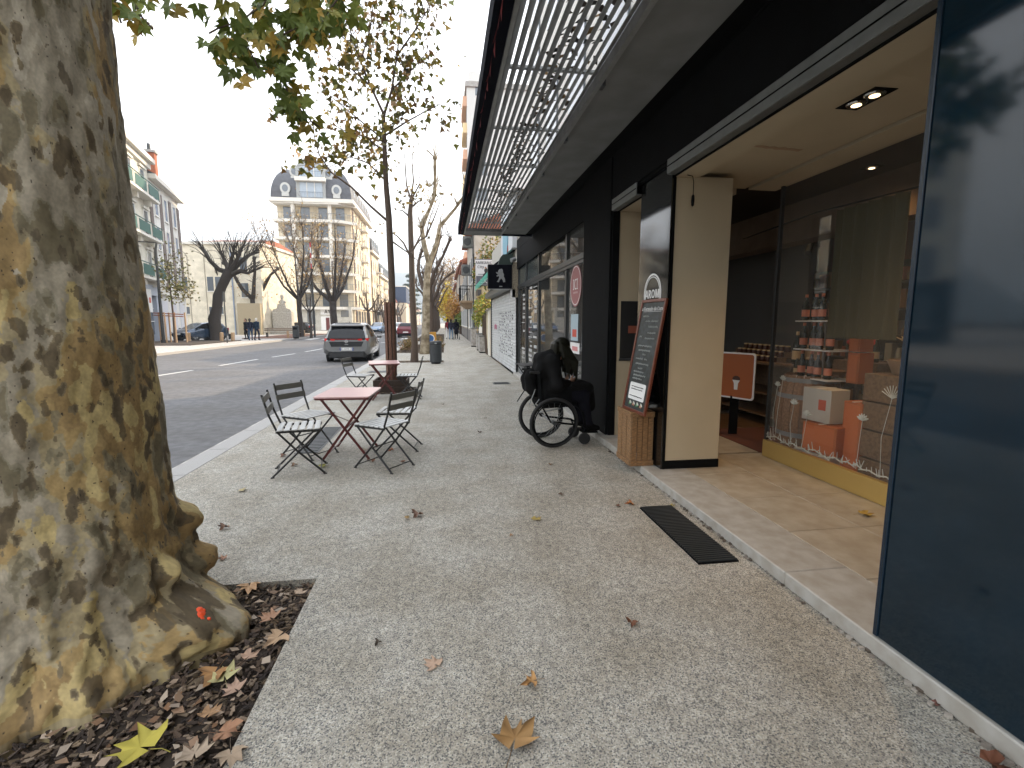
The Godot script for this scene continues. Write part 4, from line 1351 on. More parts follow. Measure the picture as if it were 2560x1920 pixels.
	part(MB.new().bx(-0.02, 0.06, -0.27, -0.245, 0.09, 0.094), "small_print", M.slat_metal, sg)
	part(MB.new().bx(0.34, 0.50, -0.55, 0.40, -0.09, 0.06), "post", grained(mt("post_beige", 0.26, 0.225, 0.165, 0.8), T.mottle, 2.0), sg)
	part(MB.new().bx(0.30, 0.42, -0.56, -0.335, 0.02, 0.06), "pale_strip", M.white_paint, sg)
	part(MB.new().tube([Vector3(0.42, 0.48, 0.05), Vector3(0.30, 0.44, 0.12)], 0.06, 10), "camera_housing", M.slat_metal, sg)
	# roller shutter of the closed garage, slat by slat
	var sh := thing("roller_shutter", "pale ribbed roller shutter with scrawled graffiti, pulled down", "shutter", Vector3(2.0, 0, 0))
	var slat := MB.new()
	var rows := []
	for i in 5:
		var a := PI * i / 4.0
		rows.append([Vector3(-sin(a) * 0.016, -cos(a) * 0.046, -13.52), Vector3(-sin(a) * 0.016, -cos(a) * 0.046, -20.4)])
	slat.grid(rows)
	var swm := grained(mt("shutter_white", 0.52, 0.54, 0.55, 0.5), T.soft, 0.9)
	var sm := slat.mesh(swm)
	for i in 25:
		part(sm, "shutter_slat", null, sh, Transform3D(Basis(), Vector3(0, 0.06 + i * 0.095, 0)))
	part(MB.new().bx(0.004, 0.03, 0.0, 2.45, -13.52, -20.4), "backing", M.frame_grey, sh)
	part(MB.new().bx(-0.05, 0.03, 0.0, 2.45, -20.41, -20.5), "guide", M.frame_grey, sh)
	var tags := MB.new()
	var gr := RandomNumberGenerator.new()
	gr.seed = 3
	for i in 15:
		var y := 0.45 + i * 0.095
		for k in 9:
			if gr.randf() < 0.75:
				var z := -14.0 - k * 0.42 - gr.randf() * 0.2
				var pts := []
				for q in 5:
					pts.append(Vector3(-0.022, y + gr.randf_range(-0.03, 0.035), z - q * 0.05))
				tags.tube(pts, 0.006, 3, false)
	part(tags, "graffiti", mt("graffiti_ink", 0.035, 0.035, 0.04, 0.7), sh)
	var pk := MB.new()
	for i in 6:
		pk.tube([Vector3(-0.022, 1.2 + i * 0.03, -18.4), Vector3(-0.022, 1.26 + i * 0.03, -18.9), Vector3(-0.022, 1.2 + i * 0.03, -19.3)], 0.012, 3, false)
	part(pk, "pink_graffiti", mt("graffiti_pink", 0.50, 0.18, 0.26, 0.7), sh)
	# garage building over it: cassette, awning, wall, curved blue-white fascia
	var gb := thing("garage_building", "low garage building with green awning and arched blue fascia", "building")
	part(MB.new().bx(1.72, 2.35, 2.46, 2.62, -13.55, -20.6), "shutter_housing", M.track_grey, gb)
	part(MB.new().hexa([Vector3(1.72, 2.62, -13.55), Vector3(2.3, 2.62, -13.55), Vector3(2.3, 2.62, -20.6), Vector3(1.72, 2.62, -20.6), Vector3(1.95, 2.86, -13.55), Vector3(2.3, 2.86, -13.55), Vector3(2.3, 2.86, -20.6), Vector3(1.95, 2.86, -20.6)]), "housing_hood", M.track_grey, gb)
	part(MB.new().bx(2.06, 9.0, 0.0, 4.4, -13.52, -21.0), "wall", mt("garage_wall", 0.40, 0.38, 0.34, 0.9), gb)
	var aw := Node3D.new()
	aw.name = "awning"
	gb.add_child(aw, true)
	part(MB.new().face([Vector3(2.05, 3.55, -14.2), Vector3(2.05, 3.55, -20.8), Vector3(1.32, 3.00, -20.8), Vector3(1.32, 3.00, -14.2)], Vector3(2, 0, -17)), "cloth", mt("awning_green", 0.02, 0.16, 0.12, 0.9), aw)
	var sc := MB.new()
	for i in 33:
		var z := -14.2 - i * 0.2
		sc.face([Vector3(1.32, 3.0, z), Vector3(1.32, 3.0, z - 0.2), Vector3(1.31, 2.80, z - 0.16), Vector3(1.31, 2.76, z - 0.1), Vector3(1.31, 2.80, z - 0.04)], Vector3(3, 2.9, z))
	part(sc, "scallop", mt("awning_teal", 0.05, 0.30, 0.22, 0.9), aw)
	part(MB.new().bar(Vector3(2.05, 3.56, -14.15), Vector3(1.30, 3.0, -14.15), 0.05, 0.06), "end_arm", M.satin_black, aw)
	var fa := Node3D.new()
	fa.name = "arched_fascia"
	gb.add_child(fa, true)
	part(MB.new().bx(1.92, 2.05, 3.56, 5.0, -13.7, -16.4), "panel", mt("fascia_white", 0.50, 0.52, 0.54, 0.6), fa)
	for i in 1:
		var zc := -15.2 - i * 2.2
		part(MB.new().prism(disc_poly(0.62, 20, 1.0), 0.02), "blue_arch", mt("arch_blue", 0.16, 0.33, 0.42, 0.6), fa, street_face(Vector3(1.905, 4.0, zc)))
		part(MB.new().bx(1.90, 1.915, 3.57, 3.75, zc + 0.6, zc - 0.6), "red_foot", mt("arch_red", 0.32, 0.06, 0.04, 0.6), fa)
	part(MB.new().bx(1.88, 9.0, 5.0, 5.12, -13.6, -16.5), "coping", M.pale_concrete, gb)

func leafy(mb: MB, at: Vector3, size: Vector3, count: int, leaf: float, hues: Array, r: RandomNumberGenerator, shell := 0.55) -> void:
	# leaves scattered through an uneven volume
	var lumps := []
	for i in 7:
		lumps.append(Vector3(r.randf_range(-1, 1), r.randf_range(-1, 1), r.randf_range(-1, 1)).normalized())
	for i in count:
		var d := Vector3(r.randfn(), r.randfn(), r.randfn()).normalized()
		var bulge := 0.72
		for l in lumps:
			bulge = maxf(bulge, 0.6 + 0.5 * pow(maxf(0.0, d.dot(l)), 3.0))
		var p := at + d * size * bulge * (1.0 - (1.0 - shell) * r.randf() * r.randf() * 1.6)
		var al := Vector3(r.randfn(), r.randfn() - 0.5, r.randfn()).normalized() * leaf * r.randf_range(0.7, 1.4)
		var sd := al.cross(Vector3(r.randfn(), r.randfn(), r.randfn())).normalized() * leaf * 0.42
		mb.tint(hues[r.randi() % hues.size()] * r.randf_range(0.75, 1.25))
		mb.leaf_quad(p, al, sd, al.cross(sd).normalized() * leaf * 0.15)

func wall_window(parent: Node3D, x: float, y: float, zc: float, w: float, h: float, face: float, frame: Material, pane: Material) -> void:
	# a window on a wall whose face is at x; face is -1 or 1, the way it looks
	var o := Node3D.new()
	o.name = "window"
	parent.add_child(o, true)
	part(pane_frame(MB.new(), x + face * 0.02, y, y + h, zc + w / 2, zc - w / 2, 0.07, 0.035), "frame", frame, o)
	part(MB.new().bx(x + face * 0.004, x + face * 0.012, y + 0.06, y + h - 0.06, zc + w / 2 - 0.06, zc - w / 2 + 0.06), "pane", pane, o)
	part(MB.new().bx(x, x + face * 0.10, y - 0.08, y, zc + w / 2 + 0.06, zc - w / 2 - 0.06), "sill", frame, o)

func side_street_right() -> void:
	# white garden wall with a planted top
	var gw := thing("garden_wall", "white garden wall with bright wooden gate past the shutter", "wall", Vector3.ZERO)
	part(MB.new().bx(1.95, 2.15, 0, 2.0, -21.1, -27.8), "wall", mt("lime_wash", 0.66, 0.63, 0.55, 0.9), gw)
	part(MB.new().bx(1.88, 2.22, 2.0, 2.08, -21.1, -27.8), "coping", M.pale_concrete, gw)
	for i in 9:
		part(MB.new().bx(1.925, 1.948, 0.3, 1.85, -22.0 - i * 0.22, -22.19 - i * 0.22, 0.004), "gate_plank", mt("gate_cream", 0.62, 0.55, 0.40, 0.8), gw)
	var r := RandomNumberGenerator.new()
	r.seed = 90
	var iv := MB.new()
	leafy(iv, Vector3(1.9, 2.35, -22.5), Vector3(0.55, 0.65, 1.3), 900, 0.11, [Color(0.16, 0.24, 0.04), Color(0.38, 0.34, 0.05), Color(0.50, 0.40, 0.05), Color(0.20, 0.24, 0.04), Color(0.26, 0.16, 0.05)], r, 0.2)
	leafy(iv, Vector3(1.75, 1.9, -24.6), Vector3(0.4, 0.8, 0.8), 500, 0.11, [Color(0.22, 0.28, 0.04), Color(0.42, 0.36, 0.05), Color(0.16, 0.19, 0.03)], r, 0.2)
	var cl := thing("wall_climber", "yellow-green climbing plant spilling over the garden wall", "climber")
	part(iv, "foliage", M.leaf_paint, cl)
	for i in 6:
		part(MB.new().tube([Vector3(1.93, 0.0, -22.0 - i * 0.45), Vector3(1.88, 1.0, -22.1 - i * 0.42), Vector3(1.9, 2.2, -22.3 - i * 0.4)], [0.03, 0.022, 0.012], 5), "stem", M.bark_brown, cl)
	# tree growing behind the garden wall
	var gt := thing("garden_tree", "olive-green bushy tree rising behind the hanging banner", "tree", Vector3(3.2, 0, -25))
	part(MB.new().tube([Vector3(0, 0, 0), Vector3(0.1, 2, 0.1), Vector3(0, 4.2, 0)], [0.14, 0.11, 0.06], 7), "trunk", M.bark_brown, gt)
	var cr := MB.new()
	var hu := [Color(0.09, 0.12, 0.025), Color(0.16, 0.17, 0.03), Color(0.24, 0.19, 0.04), Color(0.06, 0.09, 0.02), Color(0.28, 0.17, 0.05)]
	leafy(cr, Vector3(0, 4.5, 0), Vector3(1.8, 1.5, 1.8), 2600, 0.13, hu, r, 0.25)
	leafy(cr, Vector3(-1.0, 3.8, 0.8), Vector3(1.0, 0.8, 1.1), 900, 0.12, hu, r, 0.25)
	part(cr, "crown", M.leaf_paint, gt)
	# hanging banner
	var bn := thing("shop_banner", "white hanging banner reading AMBIANCE City with a cyclist", "banner", Vector3(1.78, 3.63, -21.4))
	var bw := 0.80
	var bh := 1.08
	part(MB.new().bx(-bw / 2, bw / 2, -bh / 2, bh / 2, -0.02, 0.02), "cloth", mt("banner_cloth", 0.62, 0.60, 0.62, 0.8), bn)
	text_part("AMBIANCE", 0.115, "lettering", M.print_black, bn, Transform3D(Basis(), Vector3(0.0, bh / 2 - 0.13, 0.022)), 0.003, "Droid Sans", true)
	text_part("City", 0.115, "lettering", M.print_black, bn, Transform3D(Basis(), Vector3(-0.18, bh / 2 - 0.31, 0.022)), 0.003, "Droid Sans", true)
	part(MB.new().bx(-0.38, 0.38, -0.53, -0.15, 0.021, 0.023), "street_print", mt("print_grey", 0.10, 0.10, 0.12, 0.7), bn)
	part(MB.new().bx(-0.30, -0.02, -0.12, -0.06, 0.021, 0.023), "rail_print", mt("print_mid", 0.30, 0.31, 0.33, 0.7), bn)
	var rider := PackedVector2Array([Vector2(0.02, 0.20), Vector2(0.08, 0.20), Vector2(0.13, 0.10), Vector2(0.16, -0.05), Vector2(0.14, -0.28), Vector2(0.06, -0.30), Vector2(0.03, -0.12), Vector2(-0.08, -0.18), Vector2(-0.09, -0.10), Vector2(0.0, -0.02), Vector2(-0.03, 0.10)])
	part(MB.new().prism(rider, 0.002, Transform3D(Basis(), Vector3(0, 0, 0.025))), "cyclist_print", M.print_black, bn)
	part(MB.new().prism(disc_poly(0.045, 12), 0.002, Transform3D(Basis(), Vector3(0.03, 0.20, 0.0262))), "head_print", mt("print_skin", 0.35, 0.22, 0.17, 0.7), bn)
	for s in [[-0.10, -0.36], [0.12, -0.36]]:
		part(ring_mb(0.085, 0.105, 0.002, 16), "wheel_print", M.print_white, bn, Transform3D(Basis(), Vector3(s[0], s[1], 0.0256)))
	for s in [0.56, -0.56]:
		part(MB.new().tube([Vector3(-0.42, s, 0), Vector3(0.50, s, 0)], 0.018, 6), "arm", M.frame_grey, bn)
	# low shop with brick pier that carries the banner
	var h1 := thing("brick_pier_house", "narrow house with dark stone blocks beside the banner", "house", Vector3.ZERO)
	part(MB.new().bx(2.16, 10, 0, 4.6, -27.9, -30.5), "wall", mt("ochre_wall", 0.50, 0.40, 0.25, 0.9), h1)
	part(MB.new().bx(1.86, 2.155, 0, 4.4, -27.9, -28.5), "pier", mt("pier_sand", 0.40, 0.31, 0.18, 0.9), h1)
	for i in 9:
		part(MB.new().bx(1.835, 1.858, 0.15 + i * 0.47, 0.50 + i * 0.47, -27.95 - (i % 2) * 0.06, -28.38, 0.006), "stone_block", grained(mt("lava_stone", 0.09, 0.085, 0.085, 0.9), T.mottle, 2.0), h1)
		part(MB.new().bx(1.88, 2.12, 0.15 + i * 0.47, 0.50 + i * 0.47, -27.875, -27.898, 0.006), "stone_block", mt("lava_stone", 0, 0, 0), h1)
	part(MB.new().bx(1.80, 10, 4.6, 4.75, -27.8, -30.6), "roof_edge", mt("tile_red", 0.26, 0.09, 0.05, 0.9), h1)
	part(MB.new().hexa([Vector3(1.8, 4.75, -27.8), Vector3(10, 4.75, -27.8), Vector3(10, 4.75, -30.6), Vector3(1.8, 4.75, -30.6), Vector3(5, 6.2, -27.8), Vector3(7, 6.2, -27.8), Vector3(7, 6.2, -30.6), Vector3(5, 6.2, -30.6)]), "roof", mt("tile_red", 0, 0, 0), h1)
	# balcony house, then a row of plain town houses with shutters
	var spec := [[-30.6, -40.0, 7.2, 1.92, 0.46, 0.42, 0.36, "grey house with an iron balcony over the pavement"], [-40.1, -50.0, 6.2, 2.0, 0.52, 0.46, 0.34, "cream two-storey house beyond the balcony house"], [-50.1, -63.0, 7.5, 2.1, 0.44, 0.36, 0.28, "ochre house far along our pavement"], [-66.0, -84.0, 8.5, 2.2, 0.40, 0.36, 0.32, "grey far house near the yellow tree"], [-86.0, -120.0, 8.0, 2.3, 0.45, 0.40, 0.33, "last pale house before the far trees"]]
	for s in spec:
		var z0: float = s[0]
		var z1: float = s[1]
		var x: float = s[3]
		var h := thing("town_house", s[7], "house")
		part(MB.new().bx(x, 12, 0, s[2], z0, z1), "wall", grained(mt("house_%d" % int(-z0), s[4], s[5], s[6], 0.9), T.soft, 0.5), h)
		part(MB.new().bx(x - 0.02, x, 0.0, 0.9, z0, z1), "plinth", mt("plinth_stone", 0.16, 0.15, 0.14, 0.9), h)
		part(MB.new().bx(x - 0.45, 12.4, s[2], s[2] + 0.18, z0, z1), "roof_eave", mt("tile_red", 0, 0, 0), h)
		part(MB.new().hexa([Vector3(x - 0.45, s[2] + 0.18, z0), Vector3(12.4, s[2] + 0.18, z0), Vector3(12.4, s[2] + 0.18, z1), Vector3(x - 0.45, s[2] + 0.18, z1), Vector3(6.4, s[2] + 2.0, z0), Vector3(7.0, s[2] + 2.0, z0), Vector3(7.0, s[2] + 2.0, z1), Vector3(6.4, s[2] + 2.0, z1)]), "roof", mt("tile_red", 0, 0, 0), h)
		var nw := int((z0 - z1) / 2.4)
		for f in 2:
			for i in nw:
				wall_window(h, x, 1.1 + f * 3.0, z0 - 1.2 - i * 2.4, 1.0, 1.6, -1.0, M.white_paint, M.pale_pane)
				for q in [-0.78, 0.78]:
					part(MB.new().bx(x - 0.05, x - 0.02, 1.1 + f * 3.0, 2.7 + f * 3.0, z0 - 1.2 - i * 2.4 + q - 0.24, z0 - 1.2 - i * 2.4 + q + 0.24), "window_shutter", mt("shutter_grey", 0.12, 0.13, 0.13, 0.7), h)
		part(MB.new().tube([Vector3(x - 0.08, 0, z0 - 0.2), Vector3(x - 0.08, s[2], z0 - 0.2)], 0.05, 6), "downpipe", M.frame_grey, h)
	var bl := thing("balcony", "ochre-edged balcony with scrolled iron railing above the pavement", "balcony", Vector3(1.92, 2.75, -34.5))
	part(MB.new().bx(-0.85, 0.0, 0.0, 0.16, -1.6, 1.6, 0.02), "slab", mt("balcony_stone", 0.30, 0.21, 0.13, 0.9), bl)
	part(MB.new().hexa([Vector3(-0.4, -0.35, -1.3), Vector3(0, -0.35, -1.3), Vector3(0, -0.35, 1.3), Vector3(-0.4, -0.35, 1.3), Vector3(-0.8, 0, -1.5), Vector3(0, 0, -1.5), Vector3(0, 0, 1.5), Vector3(-0.8, 0, 1.5)]), "corbel", mt("balcony_stone", 0, 0, 0), bl)
	part(MB.new().bx(-0.84, -0.80, 1.10, 1.15, -1.6, 1.6), "handrail", M.satin_black, bl)
	for sz in [-1.58, 1.58]:
		part(MB.new().bx(-0.84, 0.0, 1.10, 1.15, sz - 0.02, sz + 0.02), "handrail", M.satin_black, bl)
		for i in 7:
			part(MB.new().tube([Vector3(-0.82 + i * 0.125, 0.16, sz), Vector3(-0.82 + i * 0.125 + 0.03, 0.6, sz), Vector3(-0.82 + i * 0.125, 1.1, sz)], 0.014, 5), "baluster", M.satin_black, bl)
	for i in 22:
		part(MB.new().tube([Vector3(-0.82, 0.16, -1.5 + i * 0.143), Vector3(-0.82, 1.1, -1.5 + i * 0.143)], 0.014, 5), "baluster", M.satin_black, bl)
	# projecting light boxes and air units on the balcony house
	for a in [[Vector3(1.55, 4.95, -33.4), "grey air unit on a bracket, lower"], [Vector3(1.60, 6.6, -32.2), "grey air unit on a bracket, upper"]]:
		var u := thing("air_unit", a[1], "air unit", a[0])
		part(MB.new().bx(-0.35, 0.25, -0.35, 0.35, -0.25, 0.25, 0.03), "casing", M.track_grey, u)
		part(MB.new().lathe([Vector2(0.24, 0.0), Vector2(0.22, 0.03)], Vector3(-0.05, 0, 0.25), 14, Basis(Vector3.RIGHT, PI / 2)), "fan_grille", M.frame_grey, u)
		part(MB.new().bx(0.25, 0.45, -0.36, -0.30, -0.2, 0.2), "bracket", M.frame_grey, u)
	# street cabinets at the foot of the wall
	for a in [[Vector3(1.80, 0, -23.6), 0.28, 0.78, 0.8, "tall grey street cabinet against the garden wall"], [Vector3(1.80, 0, -25.6), 0.26, 0.85, 0.5, "narrow grey street cabinet behind the tall one"], [Vector3(1.75, 0, -29.4), 0.35, 1.1, 0.5, "slim stone bollard post by the brick pier"]]:
		var c := thing("street_cabinet", a[4], "cabinet", a[0])
		part(MB.new().bx(-a[1] / 2, a[1] / 2, 0.05, a[2], -a[3] / 2, a[3] / 2, 0.015), "box", M.pale_concrete, c)
		part(MB.new().bx(-a[1] / 2 - 0.03, a[1] / 2 + 0.03, a[2], a[2] + 0.05, -a[3] / 2 - 0.03, a[3] / 2 + 0.03, 0.01), "lid", M.track_grey, c)
		part(MB.new().bx(-a[1] / 2 - 0.008, -a[1] / 2 + 0.001, 0.12, a[2] - 0.06, -a[3] / 2 + 0.04, a[3] / 2 - 0.04), "door", M.kerb_granite, c)
		part(MB.new().bx(-a[1] / 2 + 0.02, a[1] / 2 - 0.02, 0.0, 0.05, -a[3] / 2 + 0.02, a[3] / 2 - 0.02), "base", M.satin_black, c)
	# pale tower with orange balconies far behind
	var tw := thing("tower_block", "tall pale tower with orange balcony bands above the canopy", "tower", Vector3(2.5, 0, -61))
	part(MB.new().bx(0.6, 9.0, 0, 29.0, -12, 0), "wall", mt("tower_white", 0.62, 0.61, 0.58, 0.9), tw)
	part(MB.new().bx(0.4, 9.2, 29.0, 29.6, -12.2, 0.2), "roof", M.pale_concrete, tw)
	part(MB.new().bx(0.9, 2.2, 29.6, 31.2, -3.0, -1.0), "lift_house", mt("tower_white", 0, 0, 0), tw)
	for i in 9:
		part(MB.new().bx(0.10, 0.60, 3.0 + i * 3.0, 4.1 + i * 3.0, -5.5, -0.3), "balcony", mt("balcony_orange", 0.72, 0.56, 0.32, 0.8) if i % 2 else mt("balcony_rust", 0.60, 0.36, 0.24, 0.8), tw)
		part(MB.new().bx(0.56, 0.602, 4.1 + i * 3.0, 5.8 + i * 3.0, -5.0, -1.0), "window", M.pale_pane, tw)
		part(MB.new().bx(1.6, 3.0, 4.1 + i * 3.0, 5.6 + i * 3.0, 0.002, 0.03), "window", M.pale_pane, tw)

func at(px: float, py: float, depth: float) -> Vector3:
	# a surveyed point: where the sight line through a picture point (2212 wide) crosses the plane z = -depth
	var b := Basis.from_euler(Vector3(deg_to_rad(-7.369), deg_to_rad(-7.926), 0))
	var r := b * Vector3((px - 1106.0) / 1040.0, -(py - 829.5) / 1040.0, -1.0)
	return Vector3(0, 1.5, 0) + r * (depth / -r.z)

func plane_leaf(size: float, hue: Color, curl: float, r: RandomNumberGenerator) -> MB:
	# a five-lobed plane leaf, base at the origin, blade along +y, front +z
	var rad := [[0.0, 0.06], [12, 0.42], [24, 0.66], [36, 0.46], [52, 0.62], [66, 0.90], [74, 0.62], [84, 0.74], [90, 1.05], [96, 0.74], [106, 0.62], [114, 0.90], [128, 0.62], [144, 0.46], [156, 0.66], [168, 0.42], [180, 0.06]]
	var mb := MB.new()
	mb.tint(hue)
	var mid := mb.vert(Vector3(0, size * 0.32, 0), Vector3(0, 0, 1), Vector2.ZERO)
	var s := mb.v.size()
	for q in rad:
		var a := deg_to_rad(q[0])
		var p := Vector3(cos(a) * q[1], sin(a) * q[1], 0) * size
		p *= r.randf_range(0.9, 1.08)
		p.z = curl * (absf(p.x) * 0.7 + p.length() * 0.5 * sin(q[0] * 0.11)) + r.randf_range(-0.03, 0.03) * size
		mb.tint(hue * r.randf_range(0.8, 1.2))
		mb.vert(p, Vector3(-p.x * curl * 3.0, 0.15 * sin(q[0] * 0.2), size).normalized(), Vector2.ZERO)
	for i in rad.size() - 1:
		mb.ix.append_array([mid, s + i + 1, s + i])
	mb.tint(hue * 0.6)
	mb.tube([Vector3(0, size * 0.03, 0), Vector3(0.02 * size, -0.25 * size, 0.04 * size), Vector3(0.0, -0.5 * size, 0.02 * size)], [0.012 * size, 0.010 * size, 0.014 * size], 3, false)
	return mb

func trunk_r(th: float, y: float) -> float:
	var ys := [-0.10, 0.0, 0.12, 0.30, 0.55, 0.9, 1.3, 2.0, 2.8, 3.6, 4.6]
	var rs := [0.64, 0.60, 0.55, 0.51, 0.485, 0.465, 0.45, 0.415, 0.385, 0.365, 0.35]
	var r := 0.35
	for i in ys.size() - 1:
		if y >= ys[i] and y <= ys[i + 1]:
			var t: float = (y - ys[i]) / (ys[i + 1] - ys[i])
			r = lerpf(rs[i], rs[i + 1], t * t * (3 - 2 * t) * 0.5 + t * 0.5)
	# roots and burls: direction of the middle, its height, widths and how far it stands out
	for q in [[0.05, 0.0, 0.30, 0.16, 0.24], [0.30, 0.12, 0.20, 0.09, 0.10], [-0.22, 0.10, 0.16, 0.12, 0.10], [-0.50, 0.49, 0.17, 0.072, 0.070], [-0.48, 0.25, 0.19, 0.075, 0.095], [-0.46, 0.37, 0.3, 0.16, 0.035], [0.75, 0.0, 0.30, 0.14, 0.07], [1.35, 0.0, 0.35, 0.18, 0.06], [0.12, 0.34, 0.13, 0.06, 0.045], [-0.10, 0.62, 0.10, 0.05, 0.018], [0.45, 0.30, 0.16, 0.10, 0.035], [-2.4, 0.0, 0.4, 0.2, 0.15], [2.6, 0.0, 0.4, 0.2, 0.15], [1.0, 1.05, 0.05, 0.03, 0.014], [0.70, 1.42, 0.05, 0.04, 0.012]]:
		var d: float = wrapf(th - q[0], -PI, PI) / q[2]
		var e: float = (y - q[1]) / q[3]
		var g := d * d + e * e
		r += q[4] * exp(-g * g if q[3] < 0.08 else -g)
	return r

func trunk_point(th: float, y: float, nz: FastNoiseLite, out: float) -> Vector3:
	var r := trunk_r(th, y) + out
	var d := Vector3(cos(th), 0, sin(th))
	var low := clampf(1.0 - y / 0.8, 0.0, 1.0)
	r += nz.get_noise_3d(d.x * 1.6, y * 1.4, d.z * 1.6) * (0.030 + 0.05 * low)
	r += nz.get_noise_3d(d.x * 6 + 9, y * 5, d.z * 6) * (0.010 + 0.034 * low)
	r += nz.get_noise_3d(d.x * 18 + 9, y * 13, d.z * 18) * (0.004 + 0.014 * low)
	return Vector3(0.003 * y * y, y, 0) + d * r

func foreground_tree() -> void:
	var c := Vector3(-1.83, 0, -2.40)
	var t := thing("plane_tree", "big plane tree with flaking patchy bark beside the pavement", "tree", c)
	var nz := FastNoiseLite.new()
	nz.seed = 12
	nz.frequency = 1.0
	nz.fractal_octaves = 4
	var ns := 190
	var ny := 230
	var rows := []
	var uvs := []
	for i in ny + 1:
		var f := i / float(ny)
		var y := -0.10 + 4.7 * (f * f * 0.55 + f * 0.45)
		var row := []
		for k in ns:
			var th := TAU * k / ns
			row.append(trunk_point(th, y, nz, 0.0))
		rows.append(row)
	var mb := MB.new()
	mb.grid(rows, true)
	for i in mb.v.size():
		mb.uv[i] = Vector2(mb.uv[i].x * 1.0, 1.0 - clampf(mb.v[i].y / 4.0, 0.0, 0.999))
	part(mb, "trunk", M.plane_bark, t)
	# a dab of orange survey paint on the root
	var pm := MB.new()
	pm = MB.new()
	for q in [[0.20, 0.155, 0.021], [0.188, 0.168, 0.017], [0.208, 0.140, 0.016], [0.196, 0.128, 0.010], [0.178, 0.160, 0.012]]:
		var pp := trunk_point(q[0], q[1], nz, -0.004)
		var pn := (trunk_point(q[0], q[1] + 0.02, nz, 0.0) - pp).cross(trunk_point(q[0] + 0.03, q[1], nz, 0.0) - pp).normalized()
		pm.ball(pp, Vector3(q[2], 0.006, q[2]), 8, Basis(Quaternion(Vector3.UP, pn)))
	part(pm, "paint_mark", mt("survey_orange", 0.85, 0.09, 0.02, 0.6), t)
	# limbs and the leafy ends that hang into view
	var lm: Material = M.bark_pale
	var limbs := [[Vector3(0, 4.2, 0), Vector3(0.3, 5.4, -0.8), Vector3(0.6, 6.0, -2.0), Vector3(0.9, 6.2, -3.4)], [Vector3(0, 4.2, 0), Vector3(-0.8, 5.6, 0.4), Vector3(-2.0, 6.8, 1.0)], [Vector3(0, 4.2, 0), Vector3(0.6, 5.8, 0.9), Vector3(1.2, 7.2, 1.8)], [Vector3(0, 4.2, 0), Vector3(-0.3, 6.0, -0.6), Vector3(-1.0, 7.8, -2.0)]]
	for l in limbs:
		part(MB.new().tube(l, [0.26, 0.16, 0.10, 0.05] if l.size() == 4 else [0.26, 0.17, 0.07], 9), "limb", lm, t)
	var cr := Node3D.new()
	cr.name = "crown"
	t.add_child(cr, true)
	var r := RandomNumberGenerator.new()
	r.seed = 41
	var hi := MB.new()
	var hues := [Color(0.12, 0.17, 0.025), Color(0.18, 0.22, 0.03), Color(0.25, 0.24, 0.04), Color(0.34, 0.25, 0.04), Color(0.10, 0.14, 0.02)]
	for a in [[Vector3(0.9, 6.9, -3.0), Vector3(1.6, 1.1, 1.6), 700], [Vector3(-2.0, 7.2, 1.0), Vector3(2.0, 1.6, 2.0), 900], [Vector3(1.2, 7.6, 1.6), Vector3(1.8, 1.5, 1.8), 900], [Vector3(-1.0, 8.6, -2.0), Vector3(2.2, 1.6, 2.0), 900]]:
		leafy(hi, a[0], a[1], a[2], 0.17, hues, r, 0.15)
	var hs := part(hi, "high_foliage", M.leaf_paint, cr)
	hs.set_meta("kind", "stuff")
	var meshes := []
	for i in 7:
		meshes.append(plane_leaf(0.135, hues[i % 5] if i < 6 else Color(0.42, 0.28, 0.04), 0.25, r).mesh(M.leaf_paint))
	# hanging twigs: picture course at its distance, leaf count
	var twigs := [[[[700, -60], [672, 10], [640, 60], [612, 110], [606, 160], [628, 215], [648, 262]], 4.5, 80], [[[600, -60], [570, 10], [520, 45], [470, 62], [452, 72]], 4.4, 28], [[[560, 10], [500, 70], [500, 95], [515, 125]], 4.6, 16], [[[640, 60], [575, 95], [535, 100], [560, 150]], 4.35, 20], [[[760, -60], [735, -10], [705, 30], [690, 62]], 4.3, 34], [[[720, -50], [660, -5], [615, 25], [630, 70]], 4.7, 30], [[[300, -70], [290, -10], [300, 30], [330, 62]], 4.2, 12], [[[390, -70], [372, -20], [360, 10], [366, 22]], 4.1, 6], [[[650, 230], [672, 262], [690, 275]], 4.6, 6], [[[240, -40], [252, 20], [262, 50]], 3.9, 7]]
	for tw in twigs:
		var pts := []
		for q in tw[0]:
			pts.append(at(q[0], q[1], tw[1] + r.randf_range(-0.06, 0.06)) - c)
		part(MB.new().tube(pts, 0.007, 5), "twig", M.bark_brown, cr)
		for i in tw[2]:
			var f: float = (0.10 + 0.9 * i / float(tw[2])) * (pts.size() - 1)
			var k := mini(int(f), pts.size() - 2)
			var p: Vector3 = pts[k].lerp(pts[k + 1], f - k) + Vector3(r.randfn() * 0.075, r.randfn() * 0.065, r.randfn() * 0.12)
			var b := Basis.from_euler(Vector3(r.randf_range(-0.6, 0.8), r.randf_range(-0.9, 0.9), PI + r.randf_range(-1.1, 1.1)))
			part(meshes[r.randi() % 7 if r.randf() < 0.8 else r.randi() % 2], "leaf", null, cr, Transform3D(b * Basis.from_scale(Vector3.ONE * r.randf_range(0.75, 1.25)), p))

